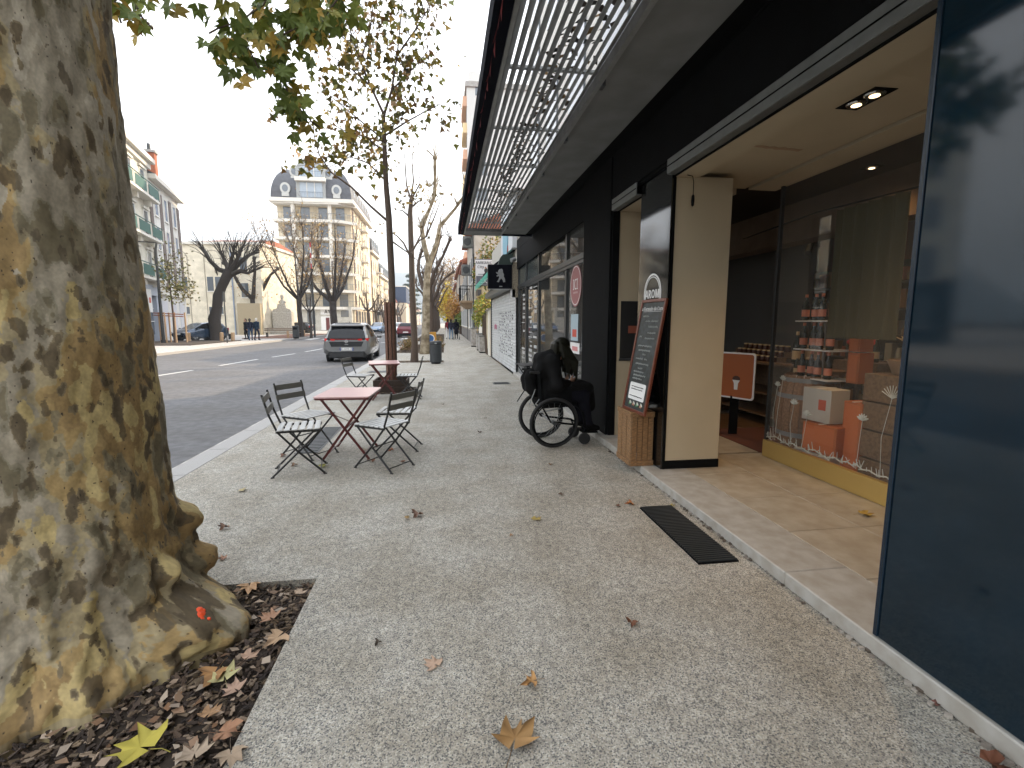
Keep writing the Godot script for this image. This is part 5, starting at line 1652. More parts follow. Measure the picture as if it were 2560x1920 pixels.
func star_leaves(mb: MB, spots: Array, size: float, hues: Array, r: RandomNumberGenerator) -> void:
	# small plane leaves for a crown some way off: a three-pointed folded blade each
	for p in spots:
		var b := Basis.from_euler(Vector3(r.randf_range(-0.9, 0.9), r.randf() * TAU, PI + r.randf_range(-1.2, 1.2)))
		var s := size * r.randf_range(0.6, 1.3)
		mb.tint(hues[r.randi() % hues.size()] * r.randf_range(0.75, 1.25))
		var k := mb.v.size()
		var nn := b * Vector3(0, 0, 1)
		for q in [Vector2(0, 0), Vector2(0.55, 0.30), Vector2(0.24, 0.52), Vector2(0, 1.0), Vector2(-0.24, 0.52), Vector2(-0.55, 0.30)]:
			mb.vert(p + b * Vector3(q.x * s, q.y * s, absf(q.x) * s * 0.4), nn, Vector2.ZERO)
		mb.ix.append_array([k, k + 2, k + 1, k, k + 3, k + 2, k, k + 4, k + 3, k, k + 5, k + 4])

func street_trees() -> void:
	var r := RandomNumberGenerator.new()
	r.seed = 5
	# young tree beside the far table, its course taken limb by limb
	var d := 10.75
	var base := at(848, 868, d)
	base.y = -0.05
	var t := thing("young_tree", "slim young plane tree with yellowing leaves and a wooden guard", "tree", base)
	var P := func(pts: Array, dd: float) -> Array:
		var o := []
		for q in pts:
			o.append(at(q[0], q[1], dd + (q[2] if q.size() > 2 else 0.0)) - base)
		return o
	var tr: Array = P.call([[850, 780], [848, 700], [846, 600], [842, 520], [840, 470], [834, 400], [831, 330], [828, 245]], d)
	tr.push_front(Vector3(0, 0, 0))
	part(MB.new().tube(tr, [0.085, 0.08, 0.075, 0.072, 0.07, 0.066, 0.056, 0.048, 0.040], 9), "trunk", M.bark_brown, t)
	var limbs := [[[840, 480], [800, 445], [760, 405], [715, 372], [690, 335], [680, 300], [676, 262]], [[833, 390], [795, 352], [760, 340], [735, 338]], [[832, 330], [790, 295], [750, 285], [720, 270]], [[832, 305], [780, 262], [735, 225], [705, 200]], [[828, 245], [800, 185], [770, 110], [752, 50], [735, -30]], [[800, 185], [760, 150], [715, 120]], [[829, 250], [846, 195], [858, 120], [866, 40], [872, -40]], [[833, 292], [880, 262], [920, 240], [950, 225]], [[846, 195], [890, 150], [925, 110]], [[858, 120], [900, 60], [930, 10]], [[770, 110], [730, 70], [690, 40]], [[780, 130], [800, 60], [808, -10]], [[845, 520], [880, 545], [905, 565]]]
	var spots := []
	for li in limbs.size():
		var zo := r.randf_range(-0.5, 0.5)
		var l: Array = limbs[li]
		var pts := []
		for i in l.size():
			pts.append(at(l[i][0], l[i][1], d + zo * i / l.size()) - base)
		var rad := []
		for i in pts.size():
			rad.append(lerpf(0.030 if li in [0, 4, 6] else 0.020, 0.006, i / float(pts.size() - 1)))
		part(MB.new().tube(pts, rad, 6), "branch", M.bark_brown, t)
		if li == 12:
			continue
		for i in 17:
			var k := r.randi_range(maxi(0, pts.size() - 4), pts.size() - 2)
			var a: Vector3 = pts[k].lerp(pts[k + 1], r.randf())
			var e := a + Vector3(r.randf_range(-0.75, 0.75), r.randf_range(-0.35, 0.65), r.randf_range(-0.7, 0.7))
			part(MB.new().tube([a, a.lerp(e, 0.5) + Vector3(0, -0.04, 0), e], [0.006, 0.004, 0.003], 4), "twig", M.bark_brown, t)
			for q in 7:
				spots.append(a.lerp(e, r.randf_range(0.1, 1.15)) + Vector3(r.randfn(), r.randfn(), r.randfn()) * 0.11)
	var lv := MB.new()
	star_leaves(lv, spots, 0.135, [Color(0.20, 0.19, 0.03), Color(0.28, 0.22, 0.04), Color(0.14, 0.15, 0.025), Color(0.36, 0.23, 0.04), Color(0.22, 0.12, 0.035), Color(0.11, 0.10, 0.03)], r)
	part(lv, "foliage", M.leaf_paint, t)
	# split-cane guard and the wooden box round its foot
	var gd := Node3D.new()
	gd.name = "trunk_guard"
	t.add_child(gd, true)
	var lath := grained(mt("guard_wood", 0.17, 0.085, 0.055, 0.8), T.mottle, 2.0)
	for k in 8:
		var a := TAU * k / 8.0
		var p := Vector3(cos(a), 0, sin(a)) * 0.105
		part(MB.new().box(p + Vector3(0, 1.02, 0), Vector3(0.018, 1.9, 0.055), Basis(Vector3.UP, -a), 0.003), "lath", lath, gd)
	var bxn := thing("tree_box", "low dark plank box round the young tree's foot", "planter", Vector3(base.x, 0, base.z))
	for k in 4:
		var q := Basis(Vector3.UP, PI / 2 * k)
		for j in 2:
			part(MB.new().box(q * Vector3(0, 0.075 + j * 0.13, 0.34), Vector3(0.70, 0.12, 0.03), q, 0.004), "plank", grained(mt("box_wood", 0.060, 0.040, 0.028, 0.85), T.mottle, 2.0), bxn)
	# second young tree
	var d2 := 18.7
	var b2 := at(895, 782, d2)
	b2.y = -0.05
	var t2 := thing("young_tree", "bare grey-brown street tree beside the litter bin", "tree", b2)
	var tr2 := [Vector3.ZERO]
	for q in [[896, 745], [893, 690], [891, 640], [889, 560], [887, 500], [886, 460], [888, 430]]:
		tr2.append(at(q[0], q[1], d2) - b2)
	part(MB.new().tube(tr2, [0.16, 0.125, 0.12, 0.115, 0.11, 0.10, 0.09, 0.075], 9), "trunk", M.bark_brown, t2)
	var l2 := [[[889, 560], [872, 525], [858, 510], [842, 500], [838, 492]], [[888, 432], [878, 400], [875, 350], [872, 312]], [[888, 432], [893, 390], [890, 350], [894, 300]], [[888, 432], [905, 400], [906, 340]], [[887, 470], [870, 455], [852, 452]], [[886, 450], [903, 436], [912, 430]], [[891, 540], [905, 520], [920, 512], [926, 480], [940, 440], [955, 400]], [[920, 512], [938, 470], [960, 410]], [[889, 548], [910, 505], [917, 470]]]
	var sp2 := []
	for l in l2:
		var pts := []
		for q in l:
			pts.append(at(q[0], q[1], d2 + r.randf_range(-0.3, 0.3)) - b2)
		var rad := []
		for i in pts.size():
			rad.append(lerpf(0.040, 0.008, i / float(pts.size() - 1)))
		part(MB.new().tube(pts, rad, 5), "branch", M.bark_brown, t2)
		for i in 6:
			sp2.append(pts[-1].lerp(pts[-2], r.randf()) + Vector3(r.randfn(), r.randfn(), r.randfn()) * 0.22)
	for i in 60:
		sp2.append(at(r.randf_range(860, 930), r.randf_range(395, 450), d2) - b2 + Vector3(0, 0, r.randfn() * 0.5))
	var lv2 := MB.new()
	star_leaves(lv2, sp2, 0.13, [Color(0.20, 0.14, 0.03), Color(0.13, 0.09, 0.03), Color(0.25, 0.17, 0.04)], r)
	part(lv2, "foliage", M.leaf_paint, t2)
	# the older pollarded planes behind, in line with the kerb
	pollard(at(917, 764, 23.0), 8.6, 0.20, 3, M.bark_pale, r, "pale-barked pollarded plane tree behind the litter bin", 0.5, 9, Vector2(0.9, 0.2))
	pollard(Vector3(-1.35, 0, -33.0), 7.0, 0.27, 4, M.bark_brown, r, "stout reddish pollarded plane tree in the planting bed", 0.6, 8, Vector2(0.7, 0.0))
	pollard(Vector3(-1.20, 0, -41.0), 6.5, 0.26, 4, M.bark_brown, r, "pollarded plane tree just past the planting bed", 0.9, 10, Vector2(0.6, 0.0))
	pollard(Vector3(-1.3, 0, -50.0), 6.5, 0.25, 4, M.bark_brown, r, "fourth pollarded tree along our kerb", 1.0, 10, Vector2.ZERO)
	pollard(Vector3(-1.3, 0, -60.0), 6.5, 0.25, 4, M.bark_brown, r, "fifth pollarded tree along our kerb", 1.0, 10, Vector2.ZERO)
	# litter bin
	var bn := thing("litter_bin", "dark grey cylindrical litter bin on the pavement", "bin", Vector3(-0.33, 0, -17.6))
	part(MB.new().rings([Vector2(0.17, 0.0), Vector2(0.17, 0.05)], Vector3.ZERO, 20), "foot", M.satin_black, bn)
	part(MB.new().rings([Vector2(0.205, 0.05), Vector2(0.215, 0.07), Vector2(0.215, 0.78), Vector2(0.195, 0.81), Vector2(0.15, 0.815)], Vector3.ZERO, 28), "body", grained(mt("bin_grey", 0.030, 0.034, 0.038, 0.5), T.soft, 2.0), bn)
	part(MB.new().rings([Vector2(0.218, 0.70), Vector2(0.218, 0.71)], Vector3.ZERO, 28), "seam", M.satin_black, bn)
	for i in 9:
		part(MB.new().box(Vector3(-0.214, 0.10 + i * 0.028, 0.02), Vector3(0.008, 0.014, 0.02)), "reflector", M.white_paint, bn)
	part(MB.new().bx(-0.03, 0.05, 0.72, 0.76, 0.208, 0.219), "badge", M.slat_metal, bn)
	# yellow utility post and planter fencing by the bed
	var ys := thing("yellow_waste_box", "ochre street box with a round blue sign", "street box", Vector3(-0.62, 0, -23.2))
	part(MB.new().bx(-0.20, 0.22, 0.42, 1.02, -0.15, 0.15, 0.02), "box", mt("ochre_paint", 0.45, 0.22, 0.02, 0.6), ys)
	part(MB.new().lathe([Vector2(0.20, 0.0), Vector2(0.20, 0.02)], Vector3(-0.05, 0.72, 0.15), 24, Basis(Vector3.RIGHT, PI / 2)), "white_rim", M.white_paint, ys)
	part(MB.new().lathe([Vector2(0.16, 0.0), Vector2(0.16, 0.024)], Vector3(-0.05, 0.72, 0.15), 24, Basis(Vector3.RIGHT, PI / 2)), "blue_disc", mt("sign_blue", 0.03, 0.12, 0.32, 0.5), ys)
	part(MB.new().bx(-0.04, 0.04, 0, 0.42, -0.04, 0.04), "post", M.frame_grey, ys)
	# low shrubs in the bed
	for i in 7:
		var q := thing("bed_shrub", "low russet shrub in the planting bed, %s from the bin" % ["first", "second", "third", "fourth", "fifth", "sixth", "seventh"][i], "shrub", Vector3(-0.5 - (i % 2) * 1.5, 0.0, -24.4 - i * 1.15), 0.0, "shrubs in the planting bed")
		var fo := MB.new()
		leafy(fo, Vector3(0, 0.3, 0), Vector3(0.5, 0.38, 0.55), 420, 0.07, [Color(0.16, 0.10, 0.035), Color(0.22, 0.15, 0.05), Color(0.12, 0.12, 0.03), Color(0.25, 0.12, 0.04)], r, 0.1)
		part(fo, "foliage", M.leaf_paint, q)
		part(MB.new().tube([Vector3(0, -0.06, 0), Vector3(0, 0.3, 0)], [0.03, 0.01], 5), "stem", M.bark_brown, q)

func pollard(p: Vector3, h: float, r0: float, limbs: int, bark: Material, r: RandomNumberGenerator, label: String, spread := 1.0, shoots := 10, lean := Vector2.ZERO, shoot_len := 1.6, twig_hue := Color(0, 0, 0)) -> Node3D:
	p.y = -0.03
	var t := thing("pollarded_tree", label, "tree", p, 0.0, "pollarded street trees")
	var fork := h * 0.5
	var tr := []
	var rad := []
	for i in 6:
		var f := i / 5.0
		tr.append(Vector3(lean.x * f * f * 0.4 + sin(f * 5) * r0 * 0.3, fork * f, lean.y * f * f * 0.4 + cos(f * 4) * r0 * 0.2))
		rad.append(r0 * (1.25 - 0.45 * f) if i == 0 else r0 * (1.0 - 0.25 * f))
	part(MB.new().tube(tr, rad, 10), "trunk", bark, t)
	var tops := MB.new()
	for k in limbs:
		var a := TAU * k / limbs + r.randf_range(-0.4, 0.4)
		var out := Vector3(cos(a), 0, sin(a)) * spread * h * 0.22
		var s: Vector3 = tr[5]
		var knee := s + out * 0.55 + Vector3(0, (h - fork) * r.randf_range(0.3, 0.45), 0)
		var e := s + out + Vector3(lean.x, (h - fork) * r.randf_range(0.7, 1.0), lean.y)
		part(MB.new().tube([s - Vector3(0, 0.15, 0), s.lerp(knee, 0.5) + out * 0.1, knee, knee.lerp(e, 0.5) + Vector3(r.randfn(), 0, r.randfn()) * 0.15, e], [r0 * 0.6, r0 * 0.5, r0 * 0.45, r0 * 0.32, r0 * 0.36], 8), "limb", bark, t)
		part(MB.new().ball(e, Vector3.ONE * r0 * 0.55, 8), "knuckle", bark, t)
		for m in [knee, e, knee.lerp(e, 0.6)]:
			for i in shoots:
				var dd := Vector3(r.randfn() * 0.5, absf(r.randfn()) * 0.7 + 0.35, r.randfn() * 0.5).normalized() * shoot_len * r.randf_range(0.4, 1.0)
				if m != e:
					dd *= 0.5
				tops.tube([m, m + dd * 0.5 + Vector3(r.randfn(), 0, r.randfn()) * 0.06, m + dd], [0.022, 0.014, 0.006], 4, false)
	var sh := part(tops, "shoots", bark, t)
	if twig_hue.r > 0.0:
		var lv := MB.new()
		var spots := []
		for i in 160:
			spots.append(tr[5] + Vector3(r.randfn() * h * 0.16, absf(r.randfn()) * h * 0.22, r.randfn() * h * 0.16))
		star_leaves(lv, spots, 0.16, [twig_hue, twig_hue * 0.7, twig_hue * 1.3], r)
		part(lv, "foliage", M.leaf_paint, t)
	return t

func make_chair(label: String) -> Node3D:
	# folding bistro chair; the sitter looks to +x
	var t := thing("bistro_chair", label, "chair", Vector3.ZERO, 0.0, "folding chairs round the bistro tables")
	var fr := grained(mt("chair_frame", 0.030, 0.030, 0.030, 0.42, 0.2), T.soft, 3.0, false)
	var sl := mt("chair_slat_sky_lit", 0.46, 0.47, 0.46, 0.35, 0.0, 0.6)  # worn seat slats, lightened further to paint in the sky light
	for s in [-1, 1]:
		var z: float = s * 0.185
		# long member: front foot, up past the seat, bending up into the back post
		part(MB.new().tube([Vector3(0.235, 0.012, z), Vector3(0.0, 0.25, z), Vector3(-0.17, 0.45, z), Vector3(-0.235, 0.62, z), Vector3(-0.285, 0.82, z)], 0.0105, 6), "back_post", fr, t)
		part(MB.new().tube([Vector3(-0.235, 0.012, z * 0.90), Vector3(0.0, 0.235, z * 0.90), Vector3(0.205, 0.44, z * 0.90)], 0.0105, 6), "leg", fr, t)
		part(MB.new().bar(Vector3(-0.185, 0.452, z), Vector3(0.215, 0.447, z), 0.012, 0.022), "seat_rail", fr, t)
		part(MB.new().box(Vector3(0.238, 0.006, z), Vector3(0.035, 0.012, 0.016), Basis(), 0.003), "foot", fr, t)
		part(MB.new().box(Vector3(-0.238, 0.006, z * 0.9), Vector3(0.035, 0.012, 0.016), Basis(), 0.003), "foot", fr, t)
	for k in 6:
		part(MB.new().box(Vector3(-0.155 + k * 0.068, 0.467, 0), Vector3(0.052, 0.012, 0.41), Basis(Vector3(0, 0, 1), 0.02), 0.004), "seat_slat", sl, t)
	for k in 2:
		var y := 0.665 + k * 0.105
		part(MB.new().box(Vector3(-0.243 - k * 0.027, y, 0), Vector3(0.013, 0.062, 0.40), Basis(Vector3(0, 0, 1), 0.25), 0.004), "back_slat", mt("chair_slat_shaded", 0.13, 0.128, 0.11, 0.4), t)  # back slats: the slat finish darkened to paint in their shade
	part(MB.new().tube([Vector3(0.20, 0.045, -0.185), Vector3(0.20, 0.045, 0.185)], 0.006, 5), "stretcher", fr, t)
	part(MB.new().tube([Vector3(-0.20, 0.045, -0.165), Vector3(-0.20, 0.045, 0.165)], 0.006, 5), "stretcher", fr, t)
	part(MB.new().tube([Vector3(0.0, 0.242, -0.19), Vector3(0.0, 0.242, 0.19)], 0.007, 5), "pivot", fr, t)
	return t

func make_table(label: String) -> Node3D:
	var t := thing("bistro_table", label, "table", Vector3.ZERO, 0.0, "bistro tables on the pavement")
	var red := grained(mt("table_red", 0.115, 0.022, 0.020, 0.38, 0.0, 0.5), T.soft, 3.0, false)
	var top := mt("table_top_glare", 0.58, 0.36, 0.35, 0.30, 0.0, 0.7)  # pale tone paints the sky glare onto the red top
	part(MB.new().prism(round_rect(0.58, 0.76, 0.035), 0.014, Transform3D(Basis(Vector3.RIGHT, PI / 2), Vector3(0, 0.705, 0))), "tabletop", top, t)
	part(MB.new().prism(round_rect(0.565, 0.745, 0.03), 0.02, Transform3D(Basis(Vector3.RIGHT, PI / 2), Vector3(0, 0.688, 0))), "rim", red, t)
	for s in [-1, 1]:
		var z: float = s * 0.31
		part(MB.new().bar(Vector3(-0.245, 0.0, z), Vector3(0.245, 0.68, z), 0.012, 0.026), "leg", red, t)
		part(MB.new().bar(Vector3(0.245, 0.0, z - s * 0.05), Vector3(-0.245, 0.68, z - s * 0.05), 0.012, 0.026), "leg", red, t)
		part(MB.new().tube([Vector3(s * 0.12, 0.52 if s > 0 else 0.52, 0.31), Vector3(-s * 0.10, 0.24, -0.26)], 0.004, 4), "brace", red, t)
	part(MB.new().tube([Vector3(0, 0.34, -0.32), Vector3(0, 0.34, 0.32)], 0.009, 6), "pivot", red, t)
	part(MB.new().tube([Vector3(-0.20, 0.06, -0.31), Vector3(-0.20, 0.06, 0.31)], 0.007, 5), "stretcher", red, t)
	part(MB.new().tube([Vector3(0.20, 0.06, -0.27), Vector3(0.20, 0.06, 0.27)], 0.007, 5), "stretcher", red, t)
	return t

func face_turn(dx: float, dz: float) -> float:
	return atan2(-dz, dx)

func terrace() -> void:
	var t := make_table("nearer red bistro table with crossed legs and a blank top")
	t.position = Vector3(-1.08, 0, -5.60)
	t.rotation.y = -0.05
	copy_of(t, Vector3(-1.20, 0, -9.75), 0.15, "farther red bistro table beside the guarded young tree")
	var c := make_chair("front chair on the road side of the nearer table")
	c.position = Vector3(-1.47, 0, -4.98)
	c.rotation.y = face_turn(0.96, -0.20)
	copy_of(c, Vector3(-1.55, 0, -5.62), face_turn(0.82, 0.52), "rear chair on the road side of the nearer table, back turned")
	copy_of(c, Vector3(-0.64, 0, -5.02), face_turn(-0.80, -0.58), "front chair on the shop side of the nearer table, back darkened for shade")
	copy_of(c, Vector3(-0.56, 0, -5.75), face_turn(-0.98, -0.10), "rear chair on the shop side of the nearer table, back catching light")
	copy_of(c, Vector3(-1.66, 0, -9.70), face_turn(0.95, 0.30), "chair on the road side of the farther table")
	copy_of(c, Vector3(-0.72, 0, -9.60), face_turn(-1.0, 0.0), "chair on the shop side of the farther table")

func skin(bones: Array, cell: float, k: float) -> MB:
	# one continuous surface round tapered bones [a, b, radius a, radius b, colour], blended with a smooth minimum, meshed as surface nets
	var lo := Vector3.INF
	var hi := -Vector3.INF
	for q in bones:
		var m := maxf(q[2], q[3]) + k + cell * 2
		lo = lo.min(q[0] - Vector3.ONE * m).min(q[1] - Vector3.ONE * m)
		hi = hi.max(q[0] + Vector3.ONE * m).max(q[1] + Vector3.ONE * m)
	var n := Vector3i(((hi - lo) / cell).ceil()) + Vector3i.ONE
	var F := PackedFloat32Array()
	F.resize(n.x * n.y * n.z)
	F.fill(1.0)
	var best := PackedFloat32Array()
	best.resize(F.size())
	best.fill(1.0)
	var who := PackedInt32Array()
	who.resize(F.size())
	var sy := n.x
	var sz := n.x * n.y
	for bi in bones.size():
		var q: Array = bones[bi]
		var a: Vector3 = q[0]
		var b: Vector3 = q[1]
		var m := maxf(q[2], q[3]) + k + cell
		var i0 := Vector3i(((a.min(b) - Vector3.ONE * m - lo) / cell).floor()).clamp(Vector3i.ZERO, n - Vector3i.ONE)
		var i1 := Vector3i(((a.max(b) + Vector3.ONE * m - lo) / cell).ceil()).clamp(Vector3i.ZERO, n - Vector3i.ONE)
		var ab := b - a
		var l2 := maxf(ab.length_squared(), 1e-8)
		for z in range(i0.z, i1.z + 1):
			for y in range(i0.y, i1.y + 1):
				for x in range(i0.x, i1.x + 1):
					var p := lo + Vector3(x, y, z) * cell
					var t := clampf((p - a).dot(ab) / l2, 0.0, 1.0)
					var dd := (p - a - ab * t).length() - lerpf(q[2], q[3], t)
					var i := x + y * sy + z * sz
					if dd < best[i]:
						best[i] = dd
						who[i] = bi
					var f := F[i]
					var hh := maxf(k - absf(f - dd), 0.0) / k
					F[i] = minf(f, dd) - hh * hh * k * 0.25
	var mb := MB.new()
	var id := {}
	for z in n.z - 1:
		for y in n.y - 1:
			for x in n.x - 1:
				var i := x + y * sy + z * sz
				var s := F[i] < 0.0
				if s == (F[i + 1] < 0.0) and s == (F[i + sy] < 0.0) and s == (F[i + sz] < 0.0) and s == (F[i + 1 + sy] < 0.0) and s == (F[i + 1 + sz] < 0.0) and s == (F[i + sy + sz] < 0.0) and s == (F[i + 1 + sy + sz] < 0.0):
					continue
				var c := Vector3.ZERO
				var cnt := 0
				for e in [[0, 1, 0], [sy, sy + 1, 0], [sz, sz + 1, 0], [sy + sz, sy + sz + 1, 0], [0, sy, 1], [1, 1 + sy, 1], [sz, sz + sy, 1], [sz + 1, sz + 1 + sy, 1], [0, sz, 2], [1, 1 + sz, 2], [sy, sy + sz, 2], [sy + 1, sy + 1 + sz, 2]]:
					var fa := F[i + e[0]]
					var fb := F[i + e[1]]
					if (fa < 0.0) != (fb < 0.0):
						var o: int = e[0]
						var p := Vector3(1 if (o % sy) == 1 else 0, 1 if (o % sz) >= sy else 0, 1 if o >= sz else 0)
						p[e[2]] += fa / (fa - fb)
						c += p
						cnt += 1
				c /= cnt
				var g := Vector3(F[i + 1] - F[i], F[i + sy] - F[i], F[i + sz] - F[i]) + Vector3(F[i + 1 + sy + sz] - F[i + sy + sz], F[i + 1 + sy + sz] - F[i + 1 + sz], F[i + 1 + sy + sz] - F[i + 1 + sy])
				mb.tint(bones[who[i]][4])
				id[i] = mb.vert(lo + (Vector3(x, y, z) + c) * cell, g.normalized(), Vector2.ZERO)
	for i in id:
		var x: int = i % sy
		var y: int = (i / sy) % n.y
		var z: int = i / sz
		if x == 0 or y == 0 or z == 0:
			continue
		for ax in 3:
			var st: int = [1, sy, sz][ax]
			var u: int = [sy, sz, 1][ax]
			var w: int = [sz, 1, sy][ax]
			if (F[i] < 0.0) != (F[i + st] < 0.0):
				if id.has(i - u) and id.has(i - w) and id.has(i - u - w):
					var q := [id[i], id[i - u], id[i - u - w], id[i - w]]
					if F[i] < 0.0:
						mb.ix.append_array([q[0], q[2], q[1], q[0], q[3], q[2]])
					else:
						mb.ix.append_array([q[0], q[1], q[2], q[0], q[2], q[3]])
	return mb

func head_bones(c: Vector3, b: Basis, s: float, face: Color) -> Array:
	# skull, jaw, nose, brow, ears; b.x looks ahead, b.y up
	var o := func(x: float, y: float, z: float) -> Vector3: return c + b * (Vector3(x, y, z) * s)
	return [[o.call(-0.012, 0.03, 0), o.call(0.012, 0.02, 0), 0.088 * s, 0.080 * s, face], [o.call(0.03, -0.05, 0), o.call(0.05, -0.085, 0), 0.055 * s, 0.032 * s, face], [o.call(0.085, 0.005, 0), o.call(0.108, -0.028, 0), 0.009 * s, 0.014 * s, face], [o.call(0.078, 0.025, -0.03), o.call(0.078, 0.025, 0.03), 0.012 * s, 0.012 * s, face], [o.call(0.0, 0.0, 0.085), o.call(-0.008, -0.03, 0.085), 0.016 * s, 0.012 * s, face], [o.call(0.0, 0.0, -0.085), o.call(-0.008, -0.03, -0.085), 0.016 * s, 0.012 * s, face], [o.call(0.083, -0.052, -0.018), o.call(0.083, -0.052, 0.018), 0.012 * s, 0.012 * s, face * Color(0.9, 0.7, 0.7)]]

func hand_bones(w: Vector3, dir: Vector3, palm_n: Vector3, thumb: Vector3, curl: float, hue: Color, s := 1.0) -> Array:
	# palm and five unequal curled fingers
	var o := []
	var side := dir.cross(palm_n).normalized()
	if side.dot(thumb) < 0:
		side = -side
	for i in 4:
		var off := side * (0.030 - i * 0.020) * s
		var k := w + dir * 0.085 * s + off
		o.append([w + off * 0.6, k, 0.014 * s, 0.012 * s, hue])
		var l: float = [0.072, 0.080, 0.074, 0.058][i] * s
		var d1 := (dir + palm_n * curl).normalized()
		var d2 := (dir + palm_n * curl * 2.6).normalized()
		o.append([k, k + d1 * l * 0.5, 0.0095 * s, 0.0088 * s, hue])
		o.append([k + d1 * l * 0.5, k + d1 * l * 0.5 + d2 * l * 0.55, 0.0088 * s, 0.0075 * s, hue])
	var tb := w + dir * 0.025 * s + side * 0.028 * s
	var te := tb + (side * 0.75 + dir * 0.65 + palm_n * curl).normalized() * 0.045 * s
	o.append([tb, te, 0.014 * s, 0.011 * s, hue])
	o.append([te, te + (dir + palm_n * curl + side * 0.2).normalized() * 0.032 * s, 0.011 * s, 0.008 * s, hue])
	return o

func wheelchair_user() -> void:
	var at0 := Vector3(1.25, 0, -5.78)
	var turn := 0.09
	var w := thing("wheelchair", "black wheelchair with large spoked wheels beside the shop column", "wheelchair", at0, turn)
	var blk: Material = M.rubber
	for s in [-1, 1]:
		var wh := Node3D.new()
		wh.name = "wheel"
		w.add_child(wh, true)
		wh.position = Vector3(0, 0.305, s * 0.27)
		wh.rotation.x = s * 0.03
		var ring := func(rad: float, tr: float, z: float, m: Material, nm: String):
			var pts := []
			for i in 37:
				pts.append(Vector3(cos(TAU * i / 36) * rad, sin(TAU * i / 36) * rad, z))
			part(MB.new().tube(pts, tr, 8, false), nm, m, wh)
		ring.call(0.285, 0.021, 0.0, blk, "tyre")
		ring.call(0.262, 0.009, 0.0, M.satin_black, "rim")
		ring.call(0.255, 0.008, s * 0.035, M.satin_black, "push_rim")
		part(MB.new().tube([Vector3(0, 0, -0.04), Vector3(0, 0, 0.04)], 0.026, 10), "hub", M.frame_grey, wh)
		for i in 20:
			var a := TAU * i / 20.0
			part(MB.new().tube([Vector3(cos(a + 0.5) * 0.024, sin(a + 0.5) * 0.024, 0.02 if i % 2 else -0.02), Vector3(cos(a), sin(a), 0) * 0.26], 0.0016, 3, false), "spoke", M.slat_metal, wh)
		# caster
		part(MB.new().lathe([Vector2(0.072, -0.014), Vector2(0.072, 0.014)], Vector3(0.42, 0.072, s * 0.19), 18, Basis(Vector3.RIGHT, PI / 2)), "caster", blk, w)
		part(MB.new().tube([Vector3(0.42, 0.072, s * 0.165), Vector3(0.41, 0.16, s * 0.165), Vector3(0.38, 0.24, s * 0.19)], 0.012, 6), "caster_fork", M.satin_black, w)
		part(MB.new().tube([Vector3(-0.16, 0.92, s * 0.19), Vector3(-0.13, 0.50, s * 0.20), Vector3(-0.02, 0.30, s * 0.20), Vector3(0.38, 0.24, s * 0.19), Vector3(0.50, 0.16, s * 0.15)], 0.013, 7), "side_frame", M.satin_black, w)
		part(MB.new().tube([Vector3(-0.13, 0.48, s * 0.20), Vector3(0.30, 0.49, s * 0.20), Vector3(0.40, 0.40, s * 0.18), Vector3(0.46, 0.16, s * 0.14)], 0.012, 7), "seat_rail", M.satin_black, w)
		part(MB.new().tube([Vector3(-0.16, 0.90, s * 0.19), Vector3(-0.28, 0.91, s * 0.19)], 0.016, 7), "push_handle", blk, w)
		part(MB.new().bx(-0.10, 0.24, 0.50, 0.70, s * 0.215 - 0.006, s * 0.215 + 0.006, 0.004), "side_guard", M.satin_black, w)
	part(MB.new().bx(-0.13, 0.32, 0.485, 0.535, -0.19, 0.19, 0.015), "seat", M.satin_black, w)
	part(MB.new().box(Vector3(-0.15, 0.72, 0), Vector3(0.03, 0.40, 0.37), Basis(Vector3(0, 0, 1), 0.06), 0.01), "backrest", M.satin_black, w)
	part(MB.new().tube([Vector3(0.0, 0.305, -0.25), Vector3(0.0, 0.305, 0.25)], 0.014, 7), "axle", M.slat_metal, w)
	part(MB.new().bx(0.42, 0.62, 0.125, 0.14, -0.15, 0.15, 0.004), "footplate", M.satin_black, w)
	part(MB.new().tube([Vector3(-0.10, 0.34, -0.19), Vector3(0.10, 0.46, 0.19)], 0.010, 6), "cross_brace", M.slat_metal, w)
	# seated figure, head bowed over a phone
	var coat := Color(0.008, 0.008, 0.010)
	var trou := Color(0.010, 0.010, 0.012)
	var skinc := Color(0.34, 0.20, 0.14)
	var p := thing("person", "person in black coat with long dark hair, seated in the wheelchair reading", "person", at0, turn)
	var b := [[Vector3(-0.04, 0.61, 0), Vector3(-0.01, 0.90, 0), 0.155, 0.160, coat], [Vector3(-0.01, 0.90, 0), Vector3(0.01, 1.02, 0), 0.155, 0.125, coat], [Vector3(0.0, 1.02, -0.15), Vector3(0.0, 1.02, 0.15), 0.092, 0.092, coat], [Vector3(0.02, 1.04, 0), Vector3(0.11, 1.13, 0), 0.095, 0.075, coat], [Vector3(-0.10, 1.06, -0.07), Vector3(-0.10, 1.06, 0.07), 0.065, 0.065, coat], [Vector3(-0.09, 1.00, -0.11), Vector3(-0.12, 0.88, -0.09), 0.06, 0.07, coat], [Vector3(-0.09, 1.00, 0.11), Vector3(-0.12, 0.88, 0.09), 0.06, 0.07, coat], [Vector3(-0.04, 0.66, -0.1), Vector3(0.10, 0.60, -0.12), 0.13, 0.10, coat], [Vector3(-0.04, 0.66, 0.1), Vector3(0.10, 0.60, 0.12), 0.13, 0.10, coat]]
